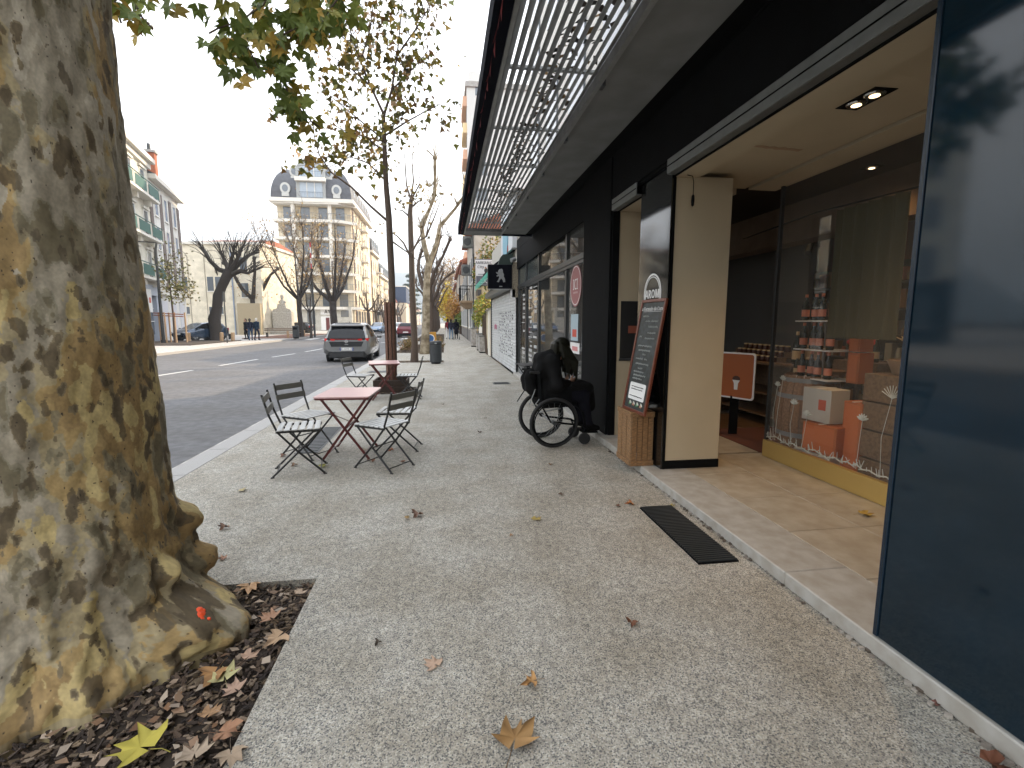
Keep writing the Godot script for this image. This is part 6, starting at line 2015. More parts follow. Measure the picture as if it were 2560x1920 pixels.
	for s in [-1, 1]:
		b.append([Vector3(0.01, 1.02, s * 0.17), Vector3(0.04, 0.75, s * 0.255), 0.085, 0.072, coat])
		b.append([Vector3(0.04, 0.75, s * 0.255), Vector3(0.23, 0.755, s * 0.10), 0.070, 0.046, coat])
		b.append([Vector3(-0.02, 0.60, s * 0.09), Vector3(0.42, 0.60, s * 0.11), 0.105, 0.080, trou])
		b.append([Vector3(0.42, 0.60, s * 0.11), Vector3(0.50, 0.25, s * 0.10), 0.078, 0.055, trou])
		b.append([Vector3(0.49, 0.20, s * 0.10), Vector3(0.62, 0.175, s * 0.11), 0.046, 0.035, Color(0.006, 0.006, 0.006)])
	var body := skin(b, 0.014, 0.05)
	var hd := Basis(Vector3(0, 0, 1), -0.60)
	var hc := Vector3(0.165, 1.165, 0)
	body.add(skin(head_bones(hc, hd, 1.0, skinc), 0.006, 0.02))
	body.add(skin(hand_bones(Vector3(0.245, 0.755, 0.085), Vector3(0.80, 0.25, -0.45).normalized(), Vector3(-0.1, 0.5, -0.8).normalized(), Vector3.UP, 0.5, skinc), 0.005, 0.008))
	body.add(skin(hand_bones(Vector3(0.245, 0.755, -0.085), Vector3(0.80, 0.25, 0.45).normalized(), Vector3(-0.1, 0.5, 0.8).normalized(), Vector3.UP, 0.5, skinc), 0.005, 0.008))
	part(body, "body", M.cloth, p)
	var hair := []
	var hcol := Color(0.010, 0.008, 0.007)
	hair.append([hc + hd * Vector3(-0.02, 0.045, 0), hc + hd * Vector3(-0.035, -0.01, 0), 0.102, 0.100, hcol])
	for s in [-1, 1]:
		for k in 6:
			var st := hc + hd * Vector3(-0.06 + k * 0.024, 0.035, s * 0.082)
			var md := st + Vector3(0.035 + k * 0.012, -0.15, s * 0.020)
			var en := md + Vector3(0.02, -0.13 - (k % 3) * 0.05, s * -0.03)
			hair.append([st, md, 0.032, 0.026, hcol])
			hair.append([md, en, 0.026, 0.008 + 0.004 * (k % 2), hcol])
	for k in 6:
		var st := hc + hd * Vector3(-0.095, 0.0, -0.07 + k * 0.028)
		hair.append([st, st + Vector3(-0.02, -0.17 - (k % 2) * 0.04, 0), 0.038, 0.020, hcol])
	part(skin(hair, 0.008, 0.016), "hair", mt("hair_dark", 1, 1, 1, 0.45, 0.0, 0.3), p).mesh.surface_get_material(0).set("vertex_color_use_as_albedo", true)
	# phone or reader in the hands, bag on the lap, rucksack behind
	var ph := thing("phone", "pale phone held by the person in the wheelchair", "phone", at0, turn)
	var pb := Basis(Vector3(0, 0, 1), 0.75)
	part(MB.new().box(Vector3(0.335, 0.825, 0.0), Vector3(0.15, 0.012, 0.11), pb, 0.004), "case", M.print_white, ph)
	part(MB.new().box(Vector3(0.335, 0.825, 0.0) + pb * Vector3(0, 0.0075, 0), Vector3(0.12, 0.003, 0.09), pb), "screen", mt("screen_dim", 0.10, 0.12, 0.17, 0.2), ph)
	var lb := thing("lap_bag", "soft black bag lying on the seated person's knees", "bag", at0, turn)
	part(skin([[Vector3(0.28, 0.70, -0.10), Vector3(0.50, 0.69, -0.10), 0.075, 0.06, coat], [Vector3(0.28, 0.70, 0.10), Vector3(0.50, 0.69, 0.10), 0.075, 0.06, coat], [Vector3(0.40, 0.72, -0.08), Vector3(0.40, 0.72, 0.08), 0.07, 0.07, coat], [Vector3(0.50, 0.66, 0.0), Vector3(0.54, 0.45, 0.0), 0.10, 0.09, coat]], 0.014, 0.05), "sack", M.cloth, lb)
	part(MB.new().tube([Vector3(0.26, 0.74, 0.16), Vector3(0.34, 0.70, 0.20), Vector3(0.44, 0.69, 0.185)], 0.008, 5), "strap", M.satin_black, lb)
	var rk := thing("rucksack", "black rucksack hung on the wheelchair handles", "rucksack", at0, turn)
	part(skin([[Vector3(-0.25, 0.70, -0.07), Vector3(-0.23, 0.88, -0.07), 0.055, 0.06, coat], [Vector3(-0.25, 0.70, 0.07), Vector3(-0.23, 0.88, 0.07), 0.055, 0.06, coat], [Vector3(-0.27, 0.80, -0.10), Vector3(-0.22, 0.64, 0.05), 0.05, 0.03, coat], [Vector3(-0.27, 0.84, 0.10), Vector3(-0.20, 0.62, 0.12), 0.05, 0.025, coat]], 0.014, 0.06), "sack", M.cloth, rk)
	part(MB.new().tube([Vector3(-0.24, 0.91, 0.10), Vector3(-0.25, 0.96, 0.05), Vector3(-0.25, 0.96, -0.05), Vector3(-0.24, 0.91, -0.10)], 0.009, 5), "carry_loop", M.satin_black, rk)
	part(MB.new().tube([Vector3(-0.20, 0.70, 0.15), Vector3(-0.28, 0.52, 0.17), Vector3(-0.22, 0.50, 0.17), Vector3(-0.12, 0.62, 0.16)], 0.006, 5), "strap", M.slat_metal, rk)

func fallen_leaves() -> void:
	var r := RandomNumberGenerator.new()
	r.seed = 8
	# picture place on the ground, size, colour, what marks it out
	var L := [[1105, 1625, 0.125, Color(0.30, 0.17, 0.06), "large curled golden-brown leaf nearest the viewer on the pavement", 0.55], [947, 1442, 0.072, Color(0.42, 0.29, 0.20), "flat pale pinkish leaf in the middle of the pavement", 0.1], [1160, 1477, 0.055, Color(0.40, 0.22, 0.08), "small tan folded leaf right of the pale pinkish one", 0.8], [1155, 1125, 0.065, Color(0.32, 0.24, 0.07), "yellow-olive leaf lying level with the black grating", 0.3], [1207, 1070, 0.04, Color(0.10, 0.06, 0.035), "small dark leaf in front of the wheelchair", 0.6], [873, 1122, 0.045, Color(0.30, 0.20, 0.08), "small yellowish leaf touching a brown one", 0.5], [905, 1112, 0.075, Color(0.16, 0.09, 0.06), "curled brown leaf beside the small yellowish one", 0.8], [1365, 1345, 0.045, Color(0.17, 0.07, 0.035), "crumpled red-brown leaf between grating and navy panel", 0.9], [1367, 1088, 0.06, Color(0.34, 0.13, 0.04), "rust-orange leaf at the far corner of the grating", 0.5], [1330, 1094, 0.035, Color(0.15, 0.07, 0.04), "tiny brown leaf left of the rust-orange one", 0.7], [490, 1140, 0.06, Color(0.20, 0.11, 0.07), "narrow brown leaf on the pavement behind the trunk burls", 0.9], [488, 1208, 0.045, Color(0.33, 0.18, 0.11), "tan leaf on the pavement between trunk and pit corner", 0.5], [820, 1388, 0.03, Color(0.06, 0.045, 0.03), "tiny dark upright leaf scrap on the open pavement", 1.0], [1107, 1157, 0.025, Color(0.30, 0.17, 0.08), "tiny tan scrap above the centre of the pavement", 0.6], [515, 1062, 0.065, Color(0.36, 0.30, 0.16), "pale leaf near the kerb before the tables", 0.3], [688, 1010, 0.085, Color(0.34, 0.33, 0.07), "green-yellow leaf under the table's front foot", 0.4], [800, 996, 0.07, Color(0.22, 0.10, 0.05), "brown leaf at the table's other front foot", 0.6], [850, 973, 0.06, Color(0.40, 0.12, 0.04), "red-orange leaf under the shop-side chairs", 0.6], [790, 972, 0.05, Color(0.34, 0.27, 0.16), "pale tan leaf under the nearer table", 0.4], [865, 998, 0.05, Color(0.22, 0.10, 0.05), "brown leaf between the shop-side chairs' feet", 0.5], [615, 985, 0.06, Color(0.16, 0.08, 0.05), "dark red leaf by the drain cover", 0.6], [640, 1005, 0.06, Color(0.20, 0.12, 0.07), "brown leaf at the road-side chair's rear foot", 0.6], [1036, 934, 0.05, Color(0.08, 0.05, 0.035), "dark leaf on the open pavement left of the wheelchair", 0.8], [1190, 1003, 0.035, Color(0.28, 0.15, 0.07), "tiny tan leaf below the wheelchair wheel", 0.6], [1450, 1094, 0.035, Color(0.34, 0.28, 0.07), "tiny yellow leaf against the step by the grating", 0.6], [955, 875, 0.05, Color(0.16, 0.11, 0.08), "small brown leaf far along the middle of the pavement", 0.6], [1048, 905, 0.04, Color(0.14, 0.09, 0.06), "small brown leaf between bin and wheelchair", 0.6], [2115, 1652, 0.075, Color(0.16, 0.06, 0.03), "red-brown leaf cut by the picture's bottom edge below the navy panel", 0.9], [2010, 1522, 0.03, Color(0.18, 0.08, 0.06), "brown scrap in the gap along the navy panel", 0.7], [760, 912, 0.045, Color(0.18, 0.11, 0.07), "small brown leaf behind the nearer table", 0.6]]
	for q in L:
		var p := at(q[0], q[1], 1.0)
		var dir := p - Vector3(0, 1.5, 0)
		p = Vector3(0, 1.5, 0) + dir * (1.5 / -dir.y)
		ground_leaf(p + Vector3(0, 0.004, 0), q[2] * 1.2, q[3], q[4], q[5], r)
	ground_leaf(Vector3(3.02, 0.086, -3.02), 0.10, Color(0.40, 0.27, 0.06), "yellow-brown leaf on the entrance floor by the window", 0.4, r)
	# the bigger leaves lying in the tree pit
	var pit := [[475, 1448, 0.13, Color(0.36, 0.19, 0.07), "broad orange-brown leaf on the mulch by the root"], [487, 1478, 0.115, Color(0.46, 0.42, 0.20), "pale yellow-green leaf overlapping the orange-brown one"], [330, 1640, 0.17, Color(0.42, 0.36, 0.06), "large yellow leaf cut by the picture's bottom edge"], [515, 1500, 0.09, Color(0.42, 0.28, 0.20), "pinkish leaf on the mulch close to the paving edge"], [530, 1432, 0.08, Color(0.38, 0.25, 0.17), "tan leaf right of the orange-brown one on the mulch"], [540, 1268, 0.11, Color(0.40, 0.24, 0.12), "tan leaf folded over the pit's far edge"], [590, 1345, 0.10, Color(0.34, 0.19, 0.11), "brown leaf on the mulch near the pit's right edge"], [615, 1375, 0.12, Color(0.40, 0.27, 0.16), "long pale leaf hanging over the pit's right edge"], [500, 1630, 0.09, Color(0.33, 0.25, 0.17), "pale brown leaf at the pit's near right edge"], [470, 1590, 0.10, Color(0.30, 0.16, 0.09), "reddish leaf in the near corner of the pit"], [420, 1655, 0.10, Color(0.36, 0.28, 0.20), "greyish leaf low on the mulch beside the yellow one"], [640, 1290, 0.07, Color(0.42, 0.31, 0.22), "small pale leaf in the pit's far right corner"], [445, 1560, 0.08, Color(0.34, 0.20, 0.10), "small tan leaf on the mulch below the trunk"]]
	for q in pit:
		var p := at(q[0], q[1], 1.0)
		var dir := p - Vector3(0, 1.5, 0)
		p = Vector3(0, 1.5, 0) + dir * (1.515 / -dir.y)
		ground_leaf(p + Vector3(0, 0.012, 0), q[2], q[3], q[4], 0.35, r)
	# small pale litter among the chips
	var lit := MB.new()
	for i in 420:
		var p := Vector3(r.randf_range(-2.2, -0.80), r.randf_range(-0.03, 0.0), r.randf_range(-2.75, -0.95))
		lit.tint([Color(0.36, 0.27, 0.19), Color(0.28, 0.18, 0.11), Color(0.42, 0.34, 0.26), Color(0.22, 0.12, 0.06)][r.randi() % 4] * r.randf_range(0.6, 1.1))
		var al := Vector3(r.randfn(), r.randf_range(-0.2, 0.3), r.randfn()).normalized() * r.randf_range(0.02, 0.06)
		lit.leaf_quad(p, al, al.cross(Vector3(r.randfn() * 0.3, 1, r.randfn() * 0.3)).normalized() * al.length() * 0.35, Vector3(0, r.randf_range(-0.006, 0.01), 0))
	setting(lit, "leaf_litter", M.dry_leaf, "stuff", "scraps of dry leaves among the bark mulch")

func ground_leaf(p: Vector3, size: float, hue: Color, label: String, curl: float, r: RandomNumberGenerator) -> void:
	var mb := plane_leaf(size, hue, curl * 0.7, r)
	var o := single(mb, "fallen_leaf", M.dry_leaf, label, "leaf", "fallen leaves", p)
	o.basis = Basis(Vector3.UP, r.randf() * TAU) * Basis(Vector3.RIGHT, -PI / 2 + r.randf_range(-0.12, 0.12))
	var low := INF
	for q in mb.v:
		low = minf(low, (o.basis * q).y)
	o.position.y = p.y - low - 0.001

func railing(parent: Node3D, a: Vector3, b: Vector3, h: float, m: Material, step := 0.16) -> void:
	# handrail, foot rail and balusters between a and b
	var o := Node3D.new()
	o.name = "railing"
	parent.add_child(o, true)
	part(MB.new().bar(a + Vector3(0, h, 0), b + Vector3(0, h, 0), 0.05, 0.05), "handrail", m, o)
	part(MB.new().bar(a + Vector3(0, 0.08, 0), b + Vector3(0, 0.08, 0), 0.03, 0.03), "foot_rail", m, o)
	var n := int(a.distance_to(b) / step)
	var bars := MB.new()
	for i in n + 1:
		var p := a.lerp(b, i / float(maxi(1, n)))
		bars.bx(p.x - 0.01, p.x + 0.01, p.y + 0.08, p.y + h, p.z - 0.01, p.z + 0.01)
	part(bars, "balusters", m, o)

func square_buildings() -> void:
	var green := mt("balcony_green", 0.03, 0.10, 0.08, 0.6)
	# cream block with green balconies; its front runs away to the left at 14 degrees from the street
	var a := thing("apartment_block", "cream apartment block with green balcony rails behind the big trunk", "building", Vector3(-22.6, 0, -42.6), deg_to_rad(14))
	var cream := grained(mt("cream_wall", 0.70, 0.67, 0.58, 0.9), T.soft, 0.3)
	# local x is out of the front, local z towards the viewer
	var L := 13.0
	part(MB.new().bx(-10, 0, 4.3, 13.6, 0, L), "wall", cream, a)
	part(MB.new().bx(-10, -0.35, 0, 4.3, 0, L), "ground_wall", mt("shop_dark", 0.06, 0.06, 0.065, 0.6), a)
	part(MB.new().bx(-10.2, 0.55, 13.6, 13.95, -0.1, L), "cornice", mt("cornice_white", 0.64, 0.62, 0.56, 0.9), a)
	part(MB.new().bx(-10.1, 0.25, 13.2, 13.6, -0.05, L), "frieze", mt("cornice_white", 0, 0, 0), a)
	part(MB.new().hexa([Vector3(-10.2, 13.95, 0), Vector3(0.5, 13.95, 0), Vector3(0.5, 13.95, L), Vector3(-10.2, 13.95, L), Vector3(-8, 16.6, 0), Vector3(-2.2, 16.6, 0), Vector3(-2.2, 16.6, L), Vector3(-8, 16.6, L)]), "roof", mt("slate_roof", 0.07, 0.075, 0.085, 0.7), a)
	for f in 3:
		var y := 4.7 + f * 3.0
		part(MB.new().bx(0, 0.75, y - 0.16, y, 0.4, L), "balcony_slab", mt("cornice_white", 0, 0, 0), a)
		for i in 4:
			var z := 1.5 + i * 2.9
			wall_window(a, 0.0, y + 0.05, z, 1.05, 2.1, 1.0, mt("trim_white", 0.68, 0.67, 0.63, 0.8), M.pale_pane)
			part(MB.new().bx(0, 0.16, y + 2.2, y + 2.36, z - 0.75, z + 0.75), "window_hood", mt("cornice_white", 0, 0, 0), a)
			if i < 8:
				part(MB.new().bx(0.68, 0.70, y + 0.12, y + 0.85, z - 1.2, z + 1.2), "rail_panel", green, a)
				part(MB.new().bx(0.66, 0.72, y + 0.95, y + 1.0, z - 1.45, z + 1.45), "handrail", green, a)
				part(MB.new().bx(0.67, 0.71, y, y + 0.95, z - 1.47, z - 1.42), "rail_post", mt("cornice_white", 0, 0, 0), a)
				part(MB.new().bx(0.0, 0.45, y - 0.55, y - 0.16, z - 0.2, z + 0.2), "corbel", mt("cornice_white", 0, 0, 0), a)
	# windows of its near end, mirrored in the shop glass
	for f in 4:
		for i in 3:
			var w := Node3D.new()
			w.name = "window"
			a.add_child(w, true)
			part(MB.new().bx(-8.6 + i * 2.9, -7.4 + i * 2.9, 1.2 + f * 3.1, 3.2 + f * 3.1, L, L + 0.03), "pane", M.pale_pane, w)
			part(MB.new().bx(-8.75 + i * 2.9, -7.25 + i * 2.9, 1.05 + f * 3.1, 1.2 + f * 3.1, L, L + 0.14), "sill", mt("cornice_white", 0, 0, 0), w)
	for i in 3:
		var z := 0.6 + i * 3.7
		part(MB.new().bx(-0.34, 0.05, 0, 4.3, z - 0.2, z + 0.2), "pier", mt("pier_blue", 0.40, 0.44, 0.52, 0.7), a)
		part(MB.new().bx(-0.30, -0.26, 0.5, 3.5, z + 0.2, z + 3.5), "shop_pane", M.pale_pane, a)
		for yy in [1.5, 2.5]:
			part(MB.new().bx(-0.26, -0.20, yy, yy + 0.06, z + 0.2, z + 3.5), "glazing_bar", M.white_paint, a)
	part(MB.new().bx(-0.3, 0.12, 3.5, 4.28, 0.2, L), "shop_fascia", mt("fascia_pale", 0.42, 0.46, 0.52, 0.7), a)
	part(MB.new().bx(0.13, 0.16, 2.2, 3.9, 2.4, 3.5), "shop_sign", M.print_white, a)
	part(MB.new().bx(0.165, 0.17, 2.9, 3.3, 2.7, 3.1), "sign_mark", mt("sign_red", 0.55, 0.10, 0.06, 0.6), a)
	# narrower house with brown brick strips and a brick chimney
	var b := thing("brick_strip_house", "pale house with brown pilaster strips and a tall brick chimney", "building", Vector3(-24.72, 0, -51.1), deg_to_rad(14))
	var LB := 8.7
	var stripe := grained(mt("pilaster_brown", 0.20, 0.165, 0.15, 0.9), T.mottle, 0.5)
	part(MB.new().bx(-9, 0, 0, 12.6, 0, LB), "wall", grained(mt("pale_wall", 0.68, 0.67, 0.64, 0.9), T.soft, 0.3), b)
	part(MB.new().bx(-9.1, 0.5, 12.6, 12.95, -0.3, LB), "cornice", mt("cornice_white", 0, 0, 0), b)
	part(MB.new().hexa([Vector3(-9.1, 12.95, -0.3), Vector3(0.5, 12.95, -0.3), Vector3(0.5, 12.95, LB), Vector3(-9.1, 12.95, LB), Vector3(-7, 14.6, 1.5), Vector3(-3, 14.6, 1.5), Vector3(-3, 14.6, LB), Vector3(-7, 14.6, LB)]), "roof", mt("slate_roof", 0, 0, 0), b)
	for i in 4:
		part(MB.new().bx(0, 0.06, 4.2, 12.0, 0.0 + i * 2.75, 0.75 + i * 2.75), "pilaster", stripe, b)
	for f in 3:
		for i in 3:
			wall_window(b, 0.0, 4.6 + f * 2.7, 1.75 + i * 2.75, 1.0, 1.9, 1.0, mt("trim_white", 0, 0, 0), mt("pane_blue", 0.14, 0.19, 0.28, 0.1, 0.0, 0.8))
	for i in 3:
		part(MB.new().bx(0.0, 0.04, 0.2, 3.2, 1.0 + i * 2.75, 2.6 + i * 2.75), "door", mt("door_white", 0.55, 0.56, 0.60, 0.6), b)
	part(MB.new().bx(0, 0.2, 3.7, 4.1, 0, LB), "string_course", mt("cornice_white", 0, 0, 0), b)
	var ch := Node3D.new()
	ch.name = "chimney"
	b.add_child(ch, true)
	part(MB.new().bx(-1.6, -0.7, 12.9, 16.0, 2.6, 3.4), "stack", grained(mt("chimney_brick", 0.42, 0.14, 0.07, 0.9), T.mottle, 1.0), ch)
	part(MB.new().bx(-1.7, -0.6, 16.0, 16.2, 2.5, 3.5), "cap", M.pale_concrete, ch)
	part(MB.new().rings([Vector2(0.16, 16.2), Vector2(0.13, 16.8)], Vector3(-1.15, 0, 3.0), 10), "pot", M.frame_grey, ch)
	# low beige building closing the square
	var c := thing("arched_beige_building", "low beige building with tall arched panel at the end of the square", "building", Vector3(-32.0, 0, -61.0), deg_to_rad(-6))
	var beige := grained(mt("beige_wall", 0.72, 0.66, 0.53, 0.9), T.soft, 0.3)
	part(MB.new().bx(0, 11.3, 0, 10.2, -10, 0), "wall", beige, c)
	part(MB.new().bx(-0.2, 11.5, 10.2, 10.5, -10.2, 0.25), "cornice", mt("cornice_white", 0, 0, 0), c)
	part(MB.new().hexa([Vector3(4, 10.5, 0.2), Vector3(11.5, 10.5, 0.2), Vector3(11.5, 10.5, -10.2), Vector3(4, 10.5, -10.2), Vector3(5, 11.3, -4), Vector3(11, 11.3, -4), Vector3(11, 11.3, -6), Vector3(5, 11.3, -6)]), "tile_roof", mt("tile_red", 0, 0, 0), c)
	for xx in [2.2, 6.0]:
		part(MB.new().bx(xx - 1.0, xx - 0.94, 0.3, 8.6, 0.0, 0.05), "panel_edge", mt("edge_grey", 0.30, 0.27, 0.22, 0.9), c)
		part(MB.new().bx(xx + 0.94, xx + 1.0, 0.3, 8.6, 0.0, 0.05), "panel_edge", mt("edge_grey", 0, 0, 0), c)
		part(ring_mb(0.94, 1.0, 0.05, 14, 0.0, PI), "arch_edge", mt("edge_grey", 0, 0, 0), c, Transform3D(Basis(), Vector3(xx, 8.6, 0.025)))
		for s in [[5.0, 6.6], [2.4, 3.2]]:
			for q in [-0.45, 0.45]:
				var w := Node3D.new()
				w.name = "window"
				c.add_child(w, true)
				part(MB.new().bx(xx + q - 0.34, xx + q + 0.34, s[0], s[1], 0.0, 0.03), "pane", M.pale_pane, w)
				part(MB.new().bx(xx + q - 0.38, xx + q + 0.38, s[0] - 0.1, s[0], 0.0, 0.12), "sill", mt("trim_white", 0, 0, 0), w)
	part(MB.new().bx(8.0, 8.12, 0, 10.0, 0.01, 0.12), "downpipe", mt("pipe_blue", 0.22, 0.27, 0.36, 0.6), c)
	for i in 1:
		for f in 3:
			var w := Node3D.new()
			w.name = "window"
			c.add_child(w, true)
			part(MB.new().bx(9.0 + i * 1.7, 9.8 + i * 1.7, 1.4 + f * 2.9, 3.0 + f * 2.9, 0.0, 0.03), "pane", M.pale_pane, w)
			part(MB.new().bx(8.93 + i * 1.7, 9.87 + i * 1.7, 1.28 + f * 2.9, 1.4 + f * 2.9, 0.0, 0.12), "sill", mt("trim_white", 0, 0, 0), w)
	part(MB.new().bx(8.6, 11.2, 0, 3.6, 0.0, 0.5), "porch", mt("porch_tan", 0.36, 0.30, 0.20, 0.9), c)
	# more cream fronts behind the trees, between the beige building and the corner block
	var c2 := thing("back_terrace", "row of cream house fronts behind the monument", "building", Vector3(-27.0, 0, -92.0))
	part(MB.new().bx(-14, 1.0, 0, 11.0, -8, 0), "wall", mt("terrace_cream", 0.60, 0.55, 0.44, 0.9), c2)
	part(MB.new().bx(-14.2, 1.2, 11.0, 11.4, -8.2, 0.3), "tile_roof", mt("tile_red", 0, 0, 0), c2)
	for i in 7:
		for f in 3:
			var w := Node3D.new()
			w.name = "window"
			c2.add_child(w, true)
			part(MB.new().bx(-13 + i * 2.0, -12.2 + i * 2.0, 1.2 + f * 3.3, 3.0 + f * 3.3, 0.0, 0.03), "pane", M.pale_pane, w)
			part(MB.new().bx(-13.1 + i * 2.0, -12.1 + i * 2.0, 1.08 + f * 3.3, 1.2 + f * 3.3, 0.0, 0.12), "sill", mt("trim_white", 0, 0, 0), w)
	corner_block()

func mansard(parent: Node3D, x0: float, x1: float, z0: float, z1: float, y0: float, h: float, m: Material) -> void:
	# curved slate roof: footprint drawn in as it rises
	var rows := []
	for i in 9:
		var t := i / 8.0
		var d := (1.0 - cos(t * PI / 2)) * h * 0.55
		var y := y0 + sin(t * PI / 2) * h
		var row := []
		for q in [[x0 + d, z0 - d], [x1 - d, z0 - d], [x1 - d, z1 + d], [x0 + d, z1 + d]]:
			row.append(Vector3(q[0], y, q[1]))
		rows.append(row)
	var cen := Vector3((x0 + x1) / 2, y0, (z0 + z1) / 2)
	for k in 4:
		var side := []
		for i in 9:
			side.append([rows[i][k], rows[i][(k + 1) % 4]])
		var mb := MB.new()
		for i in 8:
			mb.face([side[i][0], side[i][1], side[i + 1][1], side[i + 1][0]], cen)
		part(mb, "slope", m, parent)
	part(MB.new().face(rows[8], cen), "roof_top", m, parent)

func corner_block() -> void:
	var X0 := -27.2
	var X1 := -15.4
	var Z0 := -86.0
	var d := thing("corner_apartment_block", "tall cream corner block with slate mansard roof and stacked balconies", "building")
	var wall := grained(mt("sand_wall", 0.68, 0.59, 0.44, 0.9), T.soft, 0.3)
	var slab := mt("slab_white", 0.70, 0.67, 0.60, 0.9)
	var shade := wall
	var slate := grained(mt("mansard_slate", 0.085, 0.087, 0.098, 0.6), T.soft, 0.5)
	var rail := mt("rail_grey", 0.10, 0.12, 0.14, 0.5)
	part(MB.new().bx(X0, X1, 0, 21.2, -108.0, Z0 - 1.6), "wall", wall, d)
	part(MB.new().bx(X0 + 0.3, X1 - 0.3, 0, 4.0, Z0 - 1.6, Z0 - 0.4), "ground_front", grained(mt("ground_cream", 0.52, 0.50, 0.44, 0.9), T.soft, 0.4), d)
	for f in 7:
		var y := 4.0 + f * 2.85
		var bulge := 0.25 * sin(f * 1.3)
		var fl := Node3D.new()
		fl.name = "balcony_floor"
		d.add_child(fl, true)
		part(MB.new().hexa([Vector3(X0 - 0.2, y - 0.45, Z0 - 1.7), Vector3(X0 - 0.2, y - 0.45, Z0 + 0.2), Vector3(X1 - 1.6, y - 0.45, Z0 + 0.2 + bulge), Vector3(X1 + 0.9, y - 0.45, Z0 - 2.0), Vector3(X0 - 0.2, y, Z0 - 1.7), Vector3(X0 - 0.2, y, Z0 + 0.2), Vector3(X1 - 1.6, y, Z0 + 0.2 + bulge), Vector3(X1 + 0.9, y, Z0 - 2.0)]), "slab", slab, fl)
		if f < 6:
			part(MB.new().bx(X0 + 0.2, X1 - 0.4, y, y + 2.4, Z0 - 1.58, Z0 - 1.5), "recess_wall", shade, fl)
			for xx in [X0 + 2.6, X1 - 3.4]:
				part(MB.new().bx(xx, xx + 0.55, y, y + 2.4, Z0 - 0.5, Z0 - 0.05), "column", slab, fl)
			for i in 4:
				part(MB.new().bx(X0 + 1.0 + i * 2.8, X0 + 2.4 + i * 2.8, y + 0.1, y + 2.2, Z0 - 1.49, Z0 - 1.45), "balcony_window", M.pale_pane, fl)
			railing(fl, Vector3(X0 - 0.1, y, Z0 + 0.1), Vector3(X1 - 1.7, y, Z0 + 0.1 + bulge), 1.0, rail, 0.4)
			railing(fl, Vector3(X1 - 1.6, y, Z0 + 0.1 + bulge), Vector3(X1 + 0.8, y, Z0 - 2.0), 1.0, rail, 0.4)
	# eaves and the curved roof
	part(MB.new().bx(X0 - 0.7, X1 + 0.8, 20.9, 21.5, -108.2, Z0 + 0.5), "eaves", slab, d)
	var rf := Node3D.new()
	rf.name = "mansard_roof"
	d.add_child(rf, true)
	mansard(rf, X0 - 0.4, X1 + 0.5, Z0 + 0.1, -108.0, 21.5, 5.2, slate)
	# central two-storey glazed dormer with arched head
	var dm := Node3D.new()
	dm.name = "arched_dormer"
	d.add_child(dm, true)
	var cx := (X0 + X1) / 2 + 0.1
	part(MB.new().bx(cx - 2.3, cx + 2.3, 21.5, 25.6, Z0 - 2.4, Z0 + 0.25), "dormer_wall", mt("dormer_grey", 0.34, 0.35, 0.34, 0.7), dm)
	part(MB.new().prism(disc_poly(2.3, 28), 2.6, Transform3D(Basis(), Vector3(cx, 25.55, Z0 - 1.08))), "arch_hood", mt("dormer_grey", 0, 0, 0), dm)
	part(MB.new().bx(cx - 1.7, cx + 1.8, 21.7, 24.0, Z0 + 0.26, Z0 + 0.30), "lower_glass", mt("dormer_glass", 0.30, 0.36, 0.42, 0.06, 0.0, 0.9), dm)
	var arch := PackedVector2Array([Vector2(1.75, 0)])
	for i in 13:
		arch.append(Vector2(cos(PI * i / 12) * 1.75, sin(PI * i / 12) * 1.75))
	arch.append(Vector2(-1.75, 0))
	part(MB.new().prism(PackedVector2Array([Vector2(-1.75, -0.4), Vector2(1.75, -0.4)]) + arch.slice(1, 14), 0.06, Transform3D(Basis(), Vector3(cx, 25.2, Z0 + 0.28))), "upper_glass", mt("dormer_glass", 0, 0, 0), dm)
	part(MB.new().bx(cx - 2.3, cx + 2.4, 24.1, 24.7, Z0 + 0.2, Z0 + 1.0), "dormer_balcony", slab, dm)
	railing(dm, Vector3(cx - 2.1, 24.7, Z0 + 0.9), Vector3(cx + 2.2, 24.7, Z0 + 0.9), 0.9, rail, 0.4)
	railing(dm, Vector3(cx - 1.8, 21.5, Z0 + 0.55), Vector3(cx + 1.9, 21.5, Z0 + 0.55), 0.95, rail, 0.4)
	for q in [-0.6, 0.6]:
		part(MB.new().bx(cx + q - 0.05, cx + q + 0.05, 21.7, 24.0, Z0 + 0.3, Z0 + 0.36), "mullion", slab, dm)
		part(MB.new().bx(cx + q - 0.05, cx + q + 0.05, 24.8, 26.6, Z0 + 0.3, Z0 + 0.36), "mullion", slab, dm)
	# oval bull's-eye windows in their stone surrounds
	for s in [[X0 + 2.0, 23.0, 0.35], [X1 - 1.8, 22.9, 0.35], [X0 + 3.3, 25.9, -0.55], [X1 - 3.1, 25.8, -0.55]]:
		var ov := Node3D.new()
		ov.name = "oval_window"
		d.add_child(ov, true)
		ov.position = Vector3(s[0], s[1], Z0 + 0.05 + s[2] - 0.35)
		part(MB.new().prism(disc_poly(0.78, 22, 1.15), 0.5), "surround", mt("stone_white", 0.50, 0.50, 0.47, 0.9), ov)
		part(MB.new().bx(-0.55, 0.55, -1.25, -0.75, -0.25, 0.28), "foot_block", mt("stone_white", 0, 0, 0), ov)
		part(MB.new().prism(disc_poly(0.46, 20, 1.2), 0.06, Transform3D(Basis(), Vector3(0, 0, 0.26))), "pane", M.pale_pane, ov)
	# ground floor: shop sign, windows and door
	part(MB.new().bx(X0 + 6.4, X0 + 8.6, 2.7, 3.75, Z0 - 0.39, Z0 - 0.33), "shop_sign", M.print_white, d)
	text_part("A1", 0.6, "lettering", M.print_black, d, Transform3D(Basis(), Vector3(X0 + 7.5, 3.2, Z0 - 0.31)), 0.02, "Droid Sans", true)
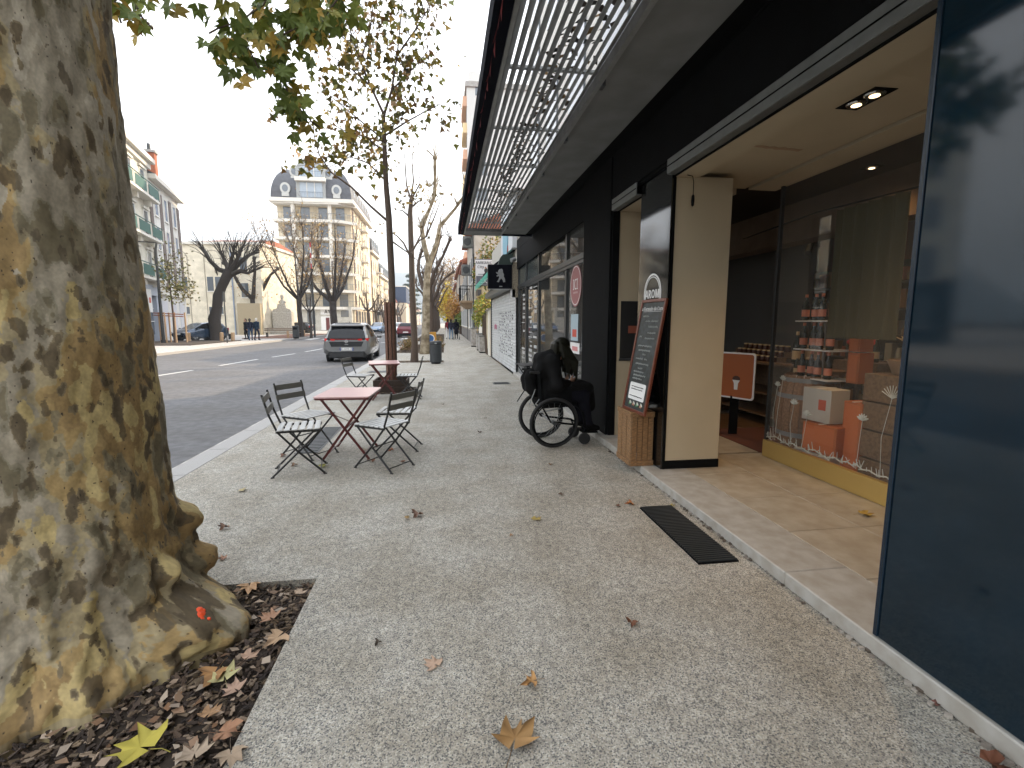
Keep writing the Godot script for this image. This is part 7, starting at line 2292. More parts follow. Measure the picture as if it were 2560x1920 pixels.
	part(MB.new().bx(X0 + 6.4, X0 + 8.6, 0.1, 2.4, Z0 - 0.39, Z0 - 0.35), "shop_pane", M.white_paint, d)
	part(MB.new().bx(X0 + 7.2, X0 + 7.8, 0.1, 2.2, Z0 - 0.345, Z0 - 0.32), "shop_door", mt("door_red", 0.12, 0.02, 0.02, 0.5), d)
	for s in [[X0 + 4.2, 1.1, 3.3], [X0 + 9.7, 2.3, 3.4], [X0 + 0.9, 0.8, 3.2]]:
		part(MB.new().bx(s[0], s[0] + 1.3, s[1], s[2], Z0 - 0.39, Z0 - 0.35), "ground_window", M.pale_pane, d)
	# long flank up the street in three steps, windows and balconies on each
	for g in [[-88.0, -108.0, 20.9, 6, "x"], [-108.3, -121.0, 16.2, 5, "y"], [-121.3, -140.0, 12.4, 4, "z"]]:
		var z0: float = g[0]
		var z1: float = g[1]
		var n: int = g[3]
		if g[4] != "x":
			part(MB.new().bx(X0, X1, 0, g[2], z1, z0), "wing_wall", wall, d)
			part(MB.new().bx(X0 - 0.3, X1 + 0.6, g[2], g[2] + 0.45, z1, z0), "eaves", slab, d)
			var rr := Node3D.new()
			rr.name = "wing_roof"
			d.add_child(rr, true)
			mansard(rr, X0, X1 + 0.4, z0, z1, g[2] + 0.45, 4.2, slate)
		var cols := int((z0 - z1) / 2.9)
		for f in n:
			var y := 4.4 + f * 2.85
			if y + 2.2 > g[2]:
				continue
			for i in cols:
				var z: float = z0 - 1.6 - i * 2.9
				wall_window(d, X1, y, z, 1.0, 1.75, 1.0, mt("trim_sand", 0.58, 0.52, 0.42, 0.9), mt("pane_brown", 0.10, 0.085, 0.065, 0.12, 0.0, 0.7))
				if i == 3:
					part(MB.new().bx(X1, X1 + 1.1, y - 0.2, y, z - 1.3, z + 1.3), "balcony_slab", slab, d)
					part(MB.new().bx(X1 + 1.0, X1 + 1.1, y, y + 0.95, z - 1.3, z + 1.3), "balcony_front", slab, d)
		for i in cols:
			part(MB.new().bx(X1, X1 + 0.05, 0.4, 3.4, z0 - 2.6 - i * 2.9, z0 - 0.8 - i * 2.9), "ground_opening", mt("opening_dark", 0.05, 0.045, 0.04, 0.4), d)
		part(MB.new().bx(X1, X1 + 0.2, 3.75, 4.05, z1, z0), "string_course", slab, d)
		part(MB.new().tube([Vector3(X1 + 0.12, 0, z0 - 0.3), Vector3(X1 + 0.12, g[2], z0 - 0.3)], 0.09, 6), "downpipe", mt("pipe_brown", 0.16, 0.10, 0.07, 0.6), d)
		# dormers on the flank
		for i in cols:
			part(MB.new().bx(X1 - 1.2, X1 + 0.35, g[2] + 0.9, g[2] + 3.0, z0 - 2.1 - i * 2.9, z0 - 1.1 - i * 2.9), "flank_dormer", mt("dormer_grey", 0, 0, 0), d)
			part(MB.new().bx(X1 + 0.351, X1 + 0.39, g[2] + 1.2, g[2] + 2.7, z0 - 1.95 - i * 2.9, z0 - 1.25 - i * 2.9), "dormer_pane", M.pale_pane, d)
	part(MB.new().bx(X1, X1 + 1.3, 3.0, 3.7, -112.0, -118.0), "shop_awning", mt("awning_dark", 0.05, 0.045, 0.045, 0.8), d)

func square_things() -> void:
	var r := RandomNumberGenerator.new()
	r.seed = 21
	var dark: Material = M.bark_dark
	# the leaning pollard on the square, limb by limb
	var d := 42.5
	var base := at(468, 736, d)
	base.y = 0
	var t := thing("pollarded_tree", "crooked dark pollarded tree by the parked blue car", "tree", base, 0.0, "pollarded street trees")
	var P := func(l: Array) -> Array:
		var o := []
		for q in l:
			o.append(at(q[0], q[1], d + (q[2] if q.size() > 2 else 0.0)) - base)
		return o
	var tr: Array = [Vector3(0, -0.05, 0)] + P.call([[466, 715], [463, 690], [469, 665], [471, 640], [479, 620], [488, 600], [497, 585]])
	part(MB.new().tube(tr, [0.50, 0.42, 0.46, 0.36, 0.38, 0.34, 0.36, 0.40], 10), "trunk", dark, t)
	var shoots := MB.new()
	for l in [[[497, 590], [472, 582], [452, 562], [440, 540], [432, 530]], [[497, 588], [485, 562], [476, 545]], [[497, 588], [500, 560], [505, 540]], [[500, 592], [520, 585], [535, 590], [548, 586]], [[498, 588], [520, 565], [540, 550], [560, 545]], [[498, 588], [512, 560], [524, 535]]]:
		var pts: Array = P.call([[l[0][0], l[0][1]]])
		for i in range(1, l.size()):
			pts.append(at(l[i][0], l[i][1], d + r.randf_range(-1.0, 1.0)) - base)
		var rad := []
		for i in pts.size():
			rad.append(lerpf(0.24, 0.06, i / float(pts.size() - 1)))
		part(MB.new().tube(pts, rad, 7), "limb", dark, t)
		for i in 26:
			var f := r.randf_range(0.3, 1.0) * (pts.size() - 1)
			var k := mini(int(f), pts.size() - 2)
			var a: Vector3 = pts[k].lerp(pts[k + 1], f - k)
			var dd: Vector3 = (a - tr[7] + Vector3(r.randfn(), absf(r.randfn()) + 0.6, r.randfn())).normalized() * r.randf_range(0.9, 2.4)
			shoots.tube([a, a + dd * 0.5 + Vector3(0, 0.2, 0), a + dd], [0.030, 0.022, 0.010], 4, false)
	part(shoots, "shoots", dark, t)
	pollard(at(553, 716, 60.0), 8.5, 0.42, 5, dark, r, "dark spreading pollarded tree behind the standing people", 1.5, 12, Vector2.ZERO, 2.2, Color(0.35, 0.20, 0.04))
	vase_tree(at(722, 712, 60.0), 14.5, 0.42, r, "broad vase-shaped tree in front of the corner block", 9)
	vase_tree(at(650, 722, 50.0), 14.0, 0.24, r, "tall slim tree beside the stone monument", 6)
	vase_tree(at(600, 718, 72.0), 12.5, 0.26, r, "russet-twigged tree behind the monument", 7)
	pollard(at(503, 716, 62.0), 8.0, 0.22, 4, dark, r, "thin straight tree right of the crooked one", 1.2, 9, Vector2.ZERO, 1.5)
	pollard(at(527, 715, 66.0), 8.0, 0.18, 4, dark, r, "second thin tree on the square", 1.2, 9, Vector2.ZERO, 1.5)
	pollard(at(672, 722, 48.0), 5.0, 0.12, 4, dark, r, "small bare multi-stem tree by the bench", 1.2, 6, Vector2.ZERO, 1.2)
	# young staked tree with its three-post guard
	var s := thing("staked_tree", "small leafy tree inside a timber stake guard across the road", "tree", at(378, 741, 37.2))
	s.position.y = 0
	part(MB.new().tube([Vector3(0, 0, 0), Vector3(0.05, 2.0, 0), Vector3(0.0, 4.2, 0), Vector3(0.1, 6.2, 0)], [0.07, 0.06, 0.045, 0.02], 7), "trunk", M.bark_brown, s)
	var lv := MB.new()
	leafy(lv, Vector3(0.6, 3.9, 0), Vector3(1.5, 1.3, 1.3), 420, 0.18, [Color(0.10, 0.11, 0.03), Color(0.14, 0.13, 0.04), Color(0.18, 0.14, 0.05)], r, 0.1)
	leafy(lv, Vector3(0.1, 5.4, 0), Vector3(1.6, 1.6, 1.2), 260, 0.17, [Color(0.10, 0.11, 0.03), Color(0.15, 0.13, 0.05)], r, 0.1)
	part(lv, "crown", M.leaf_paint, s)
	for i in 7:
		part(MB.new().tube([Vector3(0, 3.0 + i * 0.45, 0), Vector3(cos(i * 2.1) * 0.9, 3.8 + i * 0.45, sin(i * 2.1) * 0.9)], [0.025, 0.008], 4), "branch", M.bark_brown, s)
	var st := thing("stake_guard", "pale round timber stakes and rails round the small tree", "tree guard", s.position)
	var timber := grained(mt("stake_timber", 0.50, 0.34, 0.20, 0.85), T.mottle, 2.0)
	for q in [[-0.62, 0.5], [-0.2, 0.62], [0.35, 0.45], [0.75, -0.1], [-0.5, -0.5]]:
		part(MB.new().tube([Vector3(q[0], 0, q[1]), Vector3(q[0], 2.15, q[1])], 0.055, 7), "stake", timber, st)
	for h in [2.05, 1.9]:
		part(MB.new().tube([Vector3(-0.85, h + 0.05, 0.66), Vector3(0.95, h - 0.05, 0.5)], 0.04, 6), "rail", mt("rail_rust", 0.24, 0.10, 0.06, 0.8), st)
	# its planted strip and the log bollards round it
	setting(MB.new().bx(-21.5, -16.0, 0.0, 0.05, -33.2, -41.0), "planted_strip", M.earth)
	for a in [[-20.2, -34.2], [-18.4, -33.4], [-19.1, -39.4], [-16.4, -40.4], [-17.0, -39.9]]:
		var lg := thing("log_bollard", "pale cut log bollard, %s on the planted strip" % ["at the trunk end", "with a slanted top", "behind the lamp post", "by the blue car", "second by the blue car"][[[-20.2, -34.2], [-18.4, -33.4], [-19.1, -39.4], [-16.4, -40.4], [-17.0, -39.9]].find(a)], "bollard", Vector3(a[0], 0.04, a[1]), 0.0, "log bollards")
		part(MB.new().tube([Vector3(0, 0, 0), Vector3(0.03, 0.62, 0)], [0.14, 0.13], 9), "log", timber, lg)
		part(MB.new().lathe([Vector2(0.128, 0.0), Vector2(0.10, 0.02), Vector2(0.001, 0.022)], Vector3(0.03, 0.62, 0), 9, Basis(), false), "cut_top", mt("cut_wood", 0.60, 0.42, 0.24, 0.85), lg)
	# street lamps
	var lp := thing("street_lamp", "tall grey street lamp with a flat arm across the road", "lamp post", at(354, 742, 36.6))
	lp.position.y = 0
	part(MB.new().tube([Vector3(0, 0, 0), Vector3(0, 3.0, 0), Vector3(0.02, 6.3, 0), Vector3(0.12, 6.8, 0)], [0.11, 0.09, 0.075, 0.06], 9), "pole", M.frame_grey, lp)
	part(MB.new().bar(Vector3(0.12, 6.82, 0), Vector3(-1.15, 6.88, 0), 0.16, 0.06), "lamp_head", M.frame_grey, lp)
	part(MB.new().rings([Vector2(0.17, 0), Vector2(0.16, 0.25)], Vector3.ZERO, 10), "foot", M.frame_grey, lp)
	var l2 := thing("street_lamp", "tall grey street lamp in front of the corner block's flank", "lamp post", Vector3(-14.2, 0, -66.0))
	part(MB.new().tube([Vector3(0, 0, 0), Vector3(0, 9.2, 0)], [0.11, 0.07], 8), "pole", M.frame_grey, l2)
	part(MB.new().bar(Vector3(0, 9.2, 0), Vector3(2.0, 9.25, 0), 0.16, 0.07), "lamp_head", M.frame_grey, l2)
	var l3 := thing("street_lamp", "grey lamp column with a red and white top by the slim tree", "lamp post", at(680, 722, 50.0))
	l3.position.y = 0
	part(MB.new().tube([Vector3(0, 0, 0), Vector3(0, 6.6, 0)], [0.10, 0.07], 8), "pole", M.frame_grey, l3)
	for i in 5:
		part(MB.new().tube([Vector3(0, 6.6 + i * 0.5, 0), Vector3(0, 7.1 + i * 0.5, 0)], 0.06, 8), "band", M.white_paint if i % 2 else mt("band_red", 0.5, 0.06, 0.06, 0.6), l3)
	var l4 := thing("sign_pole", "thin grey sign pole beside the crooked tree", "pole", at(491, 741, 36.9))
	l4.position.y = 0
	part(MB.new().tube([Vector3(0, 0, 0), Vector3(0, 3.5, 0)], 0.04, 7), "pole", M.frame_grey, l4)
	part(MB.new().bx(-0.03, 0.03, 2.9, 3.6, -0.16, 0.16), "plate", M.frame_grey, l4)
	# benches and the monument
	var mk := func(p: Vector3, turn: float, label: String, w: float):
		var b := thing("bench", label, "bench", p, turn, "benches on the square")
		var stone := grained(mt("bench_wood", 0.30, 0.24, 0.18, 0.8), T.mottle, 1.5)
		for k in 3:
			part(MB.new().bx(-w / 2, w / 2, 0.44, 0.48, -0.22 + k * 0.15, -0.09 + k * 0.15, 0.01), "seat_plank", stone, b)
		for k in 2:
			part(MB.new().box(Vector3(0, 0.66 + k * 0.17, -0.27 - k * 0.03), Vector3(w, 0.14, 0.035), Basis(Vector3.RIGHT, -0.15), 0.01), "back_plank", stone, b)
		for sx in [-1, 1]:
			part(MB.new().bx(sx * w * 0.40 - 0.04, sx * w * 0.40 + 0.04, 0, 0.44, -0.2, 0.2, 0.01), "leg", M.frame_grey, b)
			part(MB.new().bar(Vector3(sx * w * 0.40, 0.40, -0.22), Vector3(sx * w * 0.40, 0.92, -0.31), 0.05, 0.04), "back_leg", M.frame_grey, b)
	mk.call(Vector3(-18.9, 0, -45.0), 2.7, "weathered bench near the crooked dark tree", 1.6)
	mk.call(Vector3(-15.6, 0, -49.5), 0.0, "long plank bench in front of the monument", 3.4)
	var mo := thing("stone_monument", "pale stone war memorial with a bust on top", "monument", at(614, 722, 62.0))
	mo.position.y = 0
	var ms := grained(mt("monument_stone", 0.52, 0.50, 0.44, 0.9), T.mottle, 0.6)
	part(MB.new().bx(-1.5, 1.5, 0, 0.35, -0.8, 0.8, 0.04), "step", ms, mo)
	part(MB.new().bx(-1.1, 1.1, 0.35, 2.6, -0.5, 0.5, 0.05), "block", ms, mo)
	part(MB.new().prism(PackedVector2Array([Vector2(-1.1, 2.6), Vector2(1.1, 2.6), Vector2(1.0, 2.95), Vector2(0.55, 3.1), Vector2(0.42, 3.6), Vector2(-0.42, 3.6), Vector2(-0.55, 3.1), Vector2(-1.0, 2.95)]), 0.9), "shoulder", ms, mo)
	part(skin([[Vector3(0, 3.6, 0), Vector3(0, 3.95, 0), 0.32, 0.26, Color(1, 1, 1)], [Vector3(-0.28, 3.85, 0), Vector3(0.28, 3.85, 0), 0.17, 0.17, Color(1, 1, 1)], [Vector3(0, 4.05, 0), Vector3(0, 4.3, 0), 0.14, 0.14, Color(1, 1, 1)], [Vector3(0, 4.42, 0.02), Vector3(0, 4.55, 0.0), 0.20, 0.21, Color(1, 1, 1)]], 0.05, 0.1), "bust", ms, mo)
	# litter post and bollards on the near edge of the square
	var pb := thing("square_bin", "slim grey bin post beside the slim tree trunk", "bin", at(640, 730, 46.0))
	pb.position.y = 0
	part(MB.new().bx(-0.25, 0.25, 0.1, 1.15, -0.2, 0.2, 0.03), "body", M.frame_grey, pb)
	part(MB.new().bx(-0.18, 0.18, 0.8, 1.0, 0.2, 0.21), "slot", M.satin_black, pb)
	part(MB.new().bx(-0.2, 0.2, 0, 0.1, -0.15, 0.15), "foot", M.satin_black, pb)
	for i in 4:
		var lg := thing("log_bollard", "pale log bollard on the red strip before the corner block, %s from the bench" % ["first", "second", "third", "fourth"][i], "bollard", Vector3(-14.3, 0, -47.0 - i * 2.6), 0.0, "log bollards")
		part(MB.new().tube([Vector3(0, 0, 0), Vector3(0.0, 0.65, 0)], [0.11, 0.10], 8), "log", timber, lg)
	setting(MB.new().bx(-18.0, -13.9, 0.0, 0.05, -46.2, -62.0), "planted_strip", mt("red_mulch", 0.14, 0.07, 0.045, 0.95))

func vase_tree(p: Vector3, h: float, r0: float, r: RandomNumberGenerator, label: String, limbs: int) -> void:
	# trunk that breaks into many rising limbs, fine twigs and the last tan leaves
	p.y = 0
	var t := thing("street_tree", label, "tree", p, 0.0, "trees on the square")
	var fork := h * 0.27
	part(MB.new().tube([Vector3(0, -0.05, 0), Vector3(0.03, fork * 0.3, 0), Vector3(-0.03, fork * 0.7, 0), Vector3(0, fork, 0)], [r0 * 1.3, r0, r0 * 0.92, r0], 10), "trunk", M.bark_dark, t)
	var tan_bark := grained(mt("bark_tan", 0.20, 0.145, 0.095, 0.9), T.mottle, 2.0)
	var fine := MB.new()
	var spots := []
	for k in limbs:
		var a := TAU * k / limbs + r.randf_range(-0.3, 0.3)
		var o := Vector3(cos(a), 0, sin(a)) * h * r.randf_range(0.14, 0.34)
		var hh := (h - fork) * r.randf_range(0.72, 1.0)
		var pts := [Vector3(0, fork - 0.2, 0), o * 0.35 + Vector3(0, fork + hh * 0.14, 0), o * 0.72 + Vector3(0, fork + hh * 0.45, 0), o + Vector3(r.randfn() * 0.2, fork + hh * 0.8, r.randfn() * 0.2)]
		part(MB.new().tube(pts, [r0 * 0.62, r0 * 0.42, r0 * 0.22, r0 * 0.08], 7), "limb", M.bark_dark, t)
		for i in 34:
			var f := r.randf_range(0.8, 3.0)
			var q := mini(int(f), 2)
			var s: Vector3 = pts[q].lerp(pts[q + 1], f - q)
			var d := (Vector3(r.randfn() * 0.55, absf(r.randfn()) + 0.8, r.randfn() * 0.55) + o.normalized() * 0.4).normalized() * r.randf_range(0.7, 2.2)
			var e := s + d
			fine.tube([s, s + d * 0.5 + Vector3(r.randfn(), 0, r.randfn()) * 0.1, e], [0.026, 0.018, 0.007], 4, false)
			for m in 2:
				var g := s + d * r.randf_range(0.4, 0.9)
				fine.tube([g, g + Vector3(r.randfn() * 0.35, absf(r.randfn()) * 0.5 + 0.1, r.randfn() * 0.35)], [0.014, 0.006], 3, false)
			for m in 3:
				spots.append(s + d * r.randf_range(0.3, 1.1) + Vector3(r.randfn(), r.randfn(), r.randfn()) * 0.25)
	part(fine, "twigs", tan_bark, t)
	var lv := MB.new()
	star_leaves(lv, spots, 0.17, [Color(0.42, 0.27, 0.10), Color(0.34, 0.20, 0.08), Color(0.50, 0.30, 0.08), Color(0.26, 0.17, 0.09)], r)
	part(lv, "foliage", M.leaf_paint, t)

func car_ring(s: Array) -> Array:
	# one cross-section, left sill over the roof to right sill: [z, half width low, y low, y belt, half width belt, y roof, half width roof]
	var o := []
	var half := [Vector2(s[1] * 0.86, s[2]), Vector2(s[1], s[2] + 0.10), Vector2(s[1] * 1.01, lerpf(s[2], s[3], 0.55)), Vector2(s[4], s[3]), Vector2(lerpf(s[4], s[6], 0.5) + 0.012, lerpf(s[3], s[5], 0.5)), Vector2(s[6], lerpf(s[3], s[5], 0.90)), Vector2(s[6] * 0.80, lerpf(s[3], s[5], 0.985)), Vector2(s[6] * 0.35, s[5])]
	for q in half:
		o.append(Vector3(-q.x, q.y, s[0]))
	for i in half.size():
		var q: Vector2 = half[half.size() - 1 - i]
		o.append(Vector3(q.x, q.y, s[0]))
	return o

func make_car(called: String, label: String, at0: Vector3, turn: float, paint: Material, spec: Array, glass: Array, plate: String, rear_black: bool, group := "cars on and beside the street") -> Node3D:
	# built nose to -z, tail to +z; glass = station numbers [hatch foot, roof rear, roof front, screen foot]
	var c := thing(called, label, "car", at0, turn, group)
	var rows := []
	for s in spec:
		rows.append(car_ring(s))
	var body := MB.new().grid(rows, false, false)
	var cen := Vector3(0, 0.7, 0)
	body.face(rows[0], cen)
	body.face(rows[-1], cen)
	part(body, "body", paint, c)
	part(MB.new().bx(-0.75, 0.75, 0.16, 0.32, spec[-1][0] + 0.2, spec[0][0] - 0.2), "underbody", M.rubber, c)
	var off := func(p: Vector3, k: float) -> Vector3:
		return p + (Vector3(p.x, 0, 0).normalized() + Vector3(0, 0.25, 0)) * k
	# side windows: panes between stations, right and left
	for side in [0, 1]:
		var segs := [[glass[1], (glass[1] + glass[2]) / 2], [(glass[1] + glass[2]) / 2, glass[3]]]
		for sg in segs:
			var g := []
			for i in range(sg[0], sg[1] + 1):
				var a: Vector3 = rows[i][3] if side == 0 else rows[i][12]
				var m: Vector3 = rows[i][4] if side == 0 else rows[i][11]
				var b: Vector3 = rows[i][5] if side == 0 else rows[i][10]
				var pull := 0.12
				g.append([off.call(a.lerp(m, pull), 0.006), off.call(m, 0.008), off.call(m.lerp(b, 0.9), 0.006)])
			if g.size() > 1:
				part(MB.new().grid(g), "side_window", M.car_glass, c)
	# rear and front screens
	for w in [[glass[0], glass[1], 1.0, "rear_window"], [glass[3], glass[2], -1.0, "windscreen"]]:
		var i0: int = mini(w[0], w[1])
		var i1: int = maxi(w[0], w[1])
		var g := []
		for i in range(i0, i1 + 1):
			var row := []
			for k in [5, 6, 7, 8, 9, 10]:
				var p: Vector3 = rows[i][k]
				row.append(Vector3(p.x * 0.94, p.y + 0.006, p.z + 0.012 * w[2]))
			g.append(row)
		part(MB.new().grid(g), w[3], M.car_glass if w[3] == "rear_window" else mt("screen_glass", 0.05, 0.06, 0.065, 0.05, 0.0, 0.9), c)
	var z_tail: float = spec[0][0]
	var z_nose: float = spec[-1][0]
	var hw: float = spec[1][1]
	for sx in [-1, 1]:
		for wz in [z_tail - 0.78, z_nose + 0.80]:
			var w := Node3D.new()
			w.name = "wheel"
			c.add_child(w, true)
			w.position = Vector3(sx * (hw - 0.10), 0.33, wz)
			var tb := Basis(Vector3(0, 0, 1), PI / 2)
			part(MB.new().rings([Vector2(0.20, -0.11), Vector2(0.315, -0.105), Vector2(0.33, -0.07), Vector2(0.33, 0.07), Vector2(0.315, 0.105), Vector2(0.20, 0.11)], Vector3.ZERO, 22, tb), "tyre", M.rubber, w)
			part(MB.new().rings([Vector2(0.205, -0.112), Vector2(0.205, 0.112)], Vector3.ZERO, 18, tb), "rim", M.slat_metal, w)
			for k in 5:
				var a := TAU * k / 5
				part(MB.new().box(Vector3(sx * 0.116, sin(a) * 0.11, cos(a) * 0.11), Vector3(0.012, 0.16, 0.05), Basis(Vector3.RIGHT, -a + PI / 2)), "rim_spoke", M.frame_grey, w)
			part(MB.new().rings([Vector2(0.375, -0.06), Vector2(0.385, 0.055)], Vector3(sx * (hw - 0.055) - w.position.x, 0, 0), 22, tb), "arch_lining", M.rubber, w)
		part(MB.new().box(Vector3(sx * (hw + 0.10), spec[glass[3]][3] + 0.05, spec[glass[3]][0] + 0.12), Vector3(0.20, 0.14, 0.10), Basis(), 0.03), "mirror", paint, c)
		part(MB.new().box(Vector3(sx * (hw - 0.20), 0.66, z_nose + 0.10), Vector3(0.34, 0.13, 0.14), Basis(Vector3.UP, sx * -0.4), 0.03), "headlight", mt("headlamp_glass", 0.60, 0.62, 0.64, 0.08), c)
	if not rear_black:
		for sx in [-1, 1]:
			part(MB.new().box(Vector3(sx * (hw - 0.10), 0.86, z_tail - 0.03), Vector3(0.16, 0.26, 0.10), Basis(), 0.03), "tail_light", mt("tail_red", 0.30, 0.012, 0.012, 0.15), c)
	part(MB.new().bx(-0.26, 0.26, 0.50, 0.61, z_nose - 0.02, z_nose + 0.02), "front_plate", M.print_white, c)
	part(MB.new().bx(-0.5, 0.5, 0.30, 0.44, z_nose - 0.005, z_nose + 0.05), "grille", M.satin_black, c)
	if plate == "":
		part(MB.new().bx(-0.26, 0.26, 0.50, 0.61, z_tail - 0.02, z_tail + 0.02), "rear_plate", M.print_white, c)
	return c

func hatch_spec(l: float, h: float, w: float) -> Array:
	# tail first: stations of a rounded hatchback of length l, height h, half width w
	var z := l / 2
	return [[z, w * 0.86, 0.42, 0.80, w * 0.84, 0.86, w * 0.78], [z - 0.07, w * 0.97, 0.30, 0.88, w * 0.93, 0.97, w * 0.86], [z - 0.20, w * 0.99, 0.26, 0.93, w * 0.95, h * 0.76, w * 0.76], [z - 0.40, w, 0.24, 0.95, w * 0.97, h * 0.93, w * 0.72], [z - 0.62, w, 0.22, 0.95, w * 0.98, h * 0.985, w * 0.72], [z - 1.20, w, 0.20, 0.94, w * 0.99, h, w * 0.74], [z - 1.90, w, 0.20, 0.93, w * 0.99, h * 0.99, w * 0.74], [z - 2.35, w, 0.20, 0.92, w * 0.98, h * 0.93, w * 0.72], [z - 2.75, w, 0.20, 0.91, w * 0.97, h * 0.79, w * 0.74], [z - 3.15, w, 0.22, 0.88, w * 0.95, 0.97, w * 0.80], [z - 3.60, w * 0.99, 0.24, 0.80, w * 0.92, 0.87, w * 0.76], [-z + 0.22, w * 0.95, 0.26, 0.70, w * 0.88, 0.76, w * 0.70], [-z, w * 0.78, 0.36, 0.58, w * 0.74, 0.62, w * 0.60]]

func cars() -> void:
	var gp := mt("paint_grey", 0.155, 0.160, 0.160, 0.28, 0.45)
	gp.clearcoat_enabled = true
	gp.clearcoat = 1.0
	gp.clearcoat_roughness = 0.05
	var c := make_car("grey_car", "grey electric hatchback driving away, black tailgate and red light bar", Vector3(-3.93, -0.10, -22.0), 0.03, gp, hatch_spec(4.26, 1.57, 0.905), [2, 4, 7, 9], "x", true)
	var zt := 2.13
	# black tailgate panel, light bar, emblem, plate, dark bumper
	part(MB.new().hexa([Vector3(-0.70, 0.62, zt - 0.10), Vector3(-0.55, 0.62, zt + 0.022), Vector3(0.55, 0.62, zt + 0.022), Vector3(0.70, 0.62, zt - 0.10), Vector3(-0.80, 0.97, zt - 0.16), Vector3(-0.74, 0.95, zt - 0.015), Vector3(0.74, 0.95, zt - 0.015), Vector3(0.80, 0.97, zt - 0.16)]), "tailgate_panel", mt("tailgate_black", 0.005, 0.006, 0.007, 0.15, 0.0, 0.3), c)
	part(MB.new().hexa([Vector3(-0.74, 0.955, zt - 0.12), Vector3(-0.72, 0.955, zt - 0.02), Vector3(0.72, 0.955, zt - 0.02), Vector3(0.74, 0.955, zt - 0.12), Vector3(-0.67, 1.235, zt - 0.28), Vector3(-0.66, 1.235, zt - 0.195), Vector3(0.66, 1.235, zt - 0.195), Vector3(0.67, 1.235, zt - 0.28)]), "tailgate_glass", M.car_glass, c)
	for sx in [-1, 1]:
		part(MB.new().hexa([Vector3(sx * 0.44, 0.86, zt - 0.1), Vector3(sx * 0.44, 0.86, zt + 0.014), Vector3(sx * 0.83, 0.84, zt - 0.03), Vector3(sx * 0.86, 0.84, zt - 0.22), Vector3(sx * 0.44, 0.92, zt - 0.1), Vector3(sx * 0.44, 0.92, zt + 0.006), Vector3(sx * 0.83, 0.95, zt - 0.04), Vector3(sx * 0.87, 0.96, zt - 0.22)]), "tail_light", mt("tail_red_bar", 0.50, 0.012, 0.012, 0.15), c)
	part(MB.new().bx(-0.44, 0.44, 0.905, 0.917, zt - 0.05, zt + 0.010), "light_bar", mt("tail_red_bar", 0, 0, 0), c)
	var em := Node3D.new()
	em.name = "emblem"
	c.add_child(em, true)
	em.position = Vector3(0, 0.83, zt + 0.022)
	part(ring_mb(0.056, 0.066, 0.012, 24), "ring", M.chrome, em)
	part(MB.new().bar(Vector3(-0.030, 0.045, 0), Vector3(0, 0.006, 0), 0.010, 0.010).bar(Vector3(0.030, 0.045, 0), Vector3(0, 0.006, 0), 0.010, 0.010).bar(Vector3(-0.048, 0.020, 0), Vector3(-0.022, -0.045, 0), 0.010, 0.010).bar(Vector3(-0.022, -0.045, 0), Vector3(0, 0.0, 0), 0.010, 0.010).bar(Vector3(0, 0.0, 0), Vector3(0.022, -0.045, 0), 0.010, 0.010).bar(Vector3(0.022, -0.045, 0), Vector3(0.048, 0.020, 0), 0.010, 0.010), "letter_strokes", M.chrome, em)
	part(MB.new().bx(-0.07, 0.07, 0.69, 0.71, zt + 0.012, zt + 0.026), "model_script", M.slat_metal, c)
	part(MB.new().bx(-0.26, 0.26, 0.47, 0.58, zt - 0.06, zt + 0.012), "number_plate", M.print_white, c)
	part(MB.new().bx(-0.26, -0.215, 0.47, 0.58, zt + 0.0125, zt + 0.0145), "plate_band", mt("plate_blue", 0.02, 0.06, 0.35, 0.5), c)
	part(MB.new().bx(0.215, 0.26, 0.47, 0.58, zt + 0.0125, zt + 0.0145), "plate_band", mt("plate_blue", 0, 0, 0), c)
	text_part("GK-499-RZ", 0.075, "plate_lettering", M.print_black, c, Transform3D(Basis(), Vector3(0, 0.525, zt + 0.014)), 0.003, "Droid Sans Mono")
	part(MB.new().hexa([Vector3(-0.70, 0.20, zt - 0.16), Vector3(-0.62, 0.20, zt - 0.02), Vector3(0.62, 0.20, zt - 0.02), Vector3(0.70, 0.20, zt - 0.16), Vector3(-0.84, 0.40, zt - 0.18), Vector3(-0.66, 0.40, zt + 0.008), Vector3(0.66, 0.40, zt + 0.008), Vector3(0.84, 0.40, zt - 0.18)]), "lower_bumper", mt("bumper_dark", 0.035, 0.036, 0.037, 0.6), c)
	part(MB.new().hexa([Vector3(-0.66, 1.43, zt - 0.46), Vector3(-0.64, 1.43, zt - 0.26), Vector3(0.64, 1.43, zt - 0.26), Vector3(0.66, 1.43, zt - 0.46), Vector3(-0.62, 1.50, zt - 0.50), Vector3(-0.60, 1.49, zt - 0.24), Vector3(0.60, 1.49, zt - 0.24), Vector3(0.62, 1.50, zt - 0.50)]), "roof_spoiler", mt("roof_paint", 0.55, 0.56, 0.57, 0.25, 0.3), c)
	part(MB.new().tube([Vector3(0.03, 1.55, 1.2), Vector3(0.03, 1.61, 1.35)], [0.02, 0.006], 5), "aerial", M.satin_black, c)
	var navy := mt("paint_navy", 0.020, 0.045, 0.085, 0.25, 0.4)
	navy.clearcoat_enabled = true
	navy.clearcoat_roughness = 0.05
	make_car("parked_car", "dark blue hatchback parked nose-on beside the timber stakes", Vector3(-19.7, 0, -42.6), PI - 0.42, navy, hatch_spec(4.0, 1.47, 0.86), [2, 4, 7, 9], "", false)
	make_car("parked_car", "black car parked behind the walking person in the rust jacket", Vector3(-26.0, 0, -45.6), PI - 0.5, mt("paint_black", 0.010, 0.011, 0.013, 0.2), hatch_spec(4.1, 1.48, 0.87), [2, 4, 7, 9], "", false)
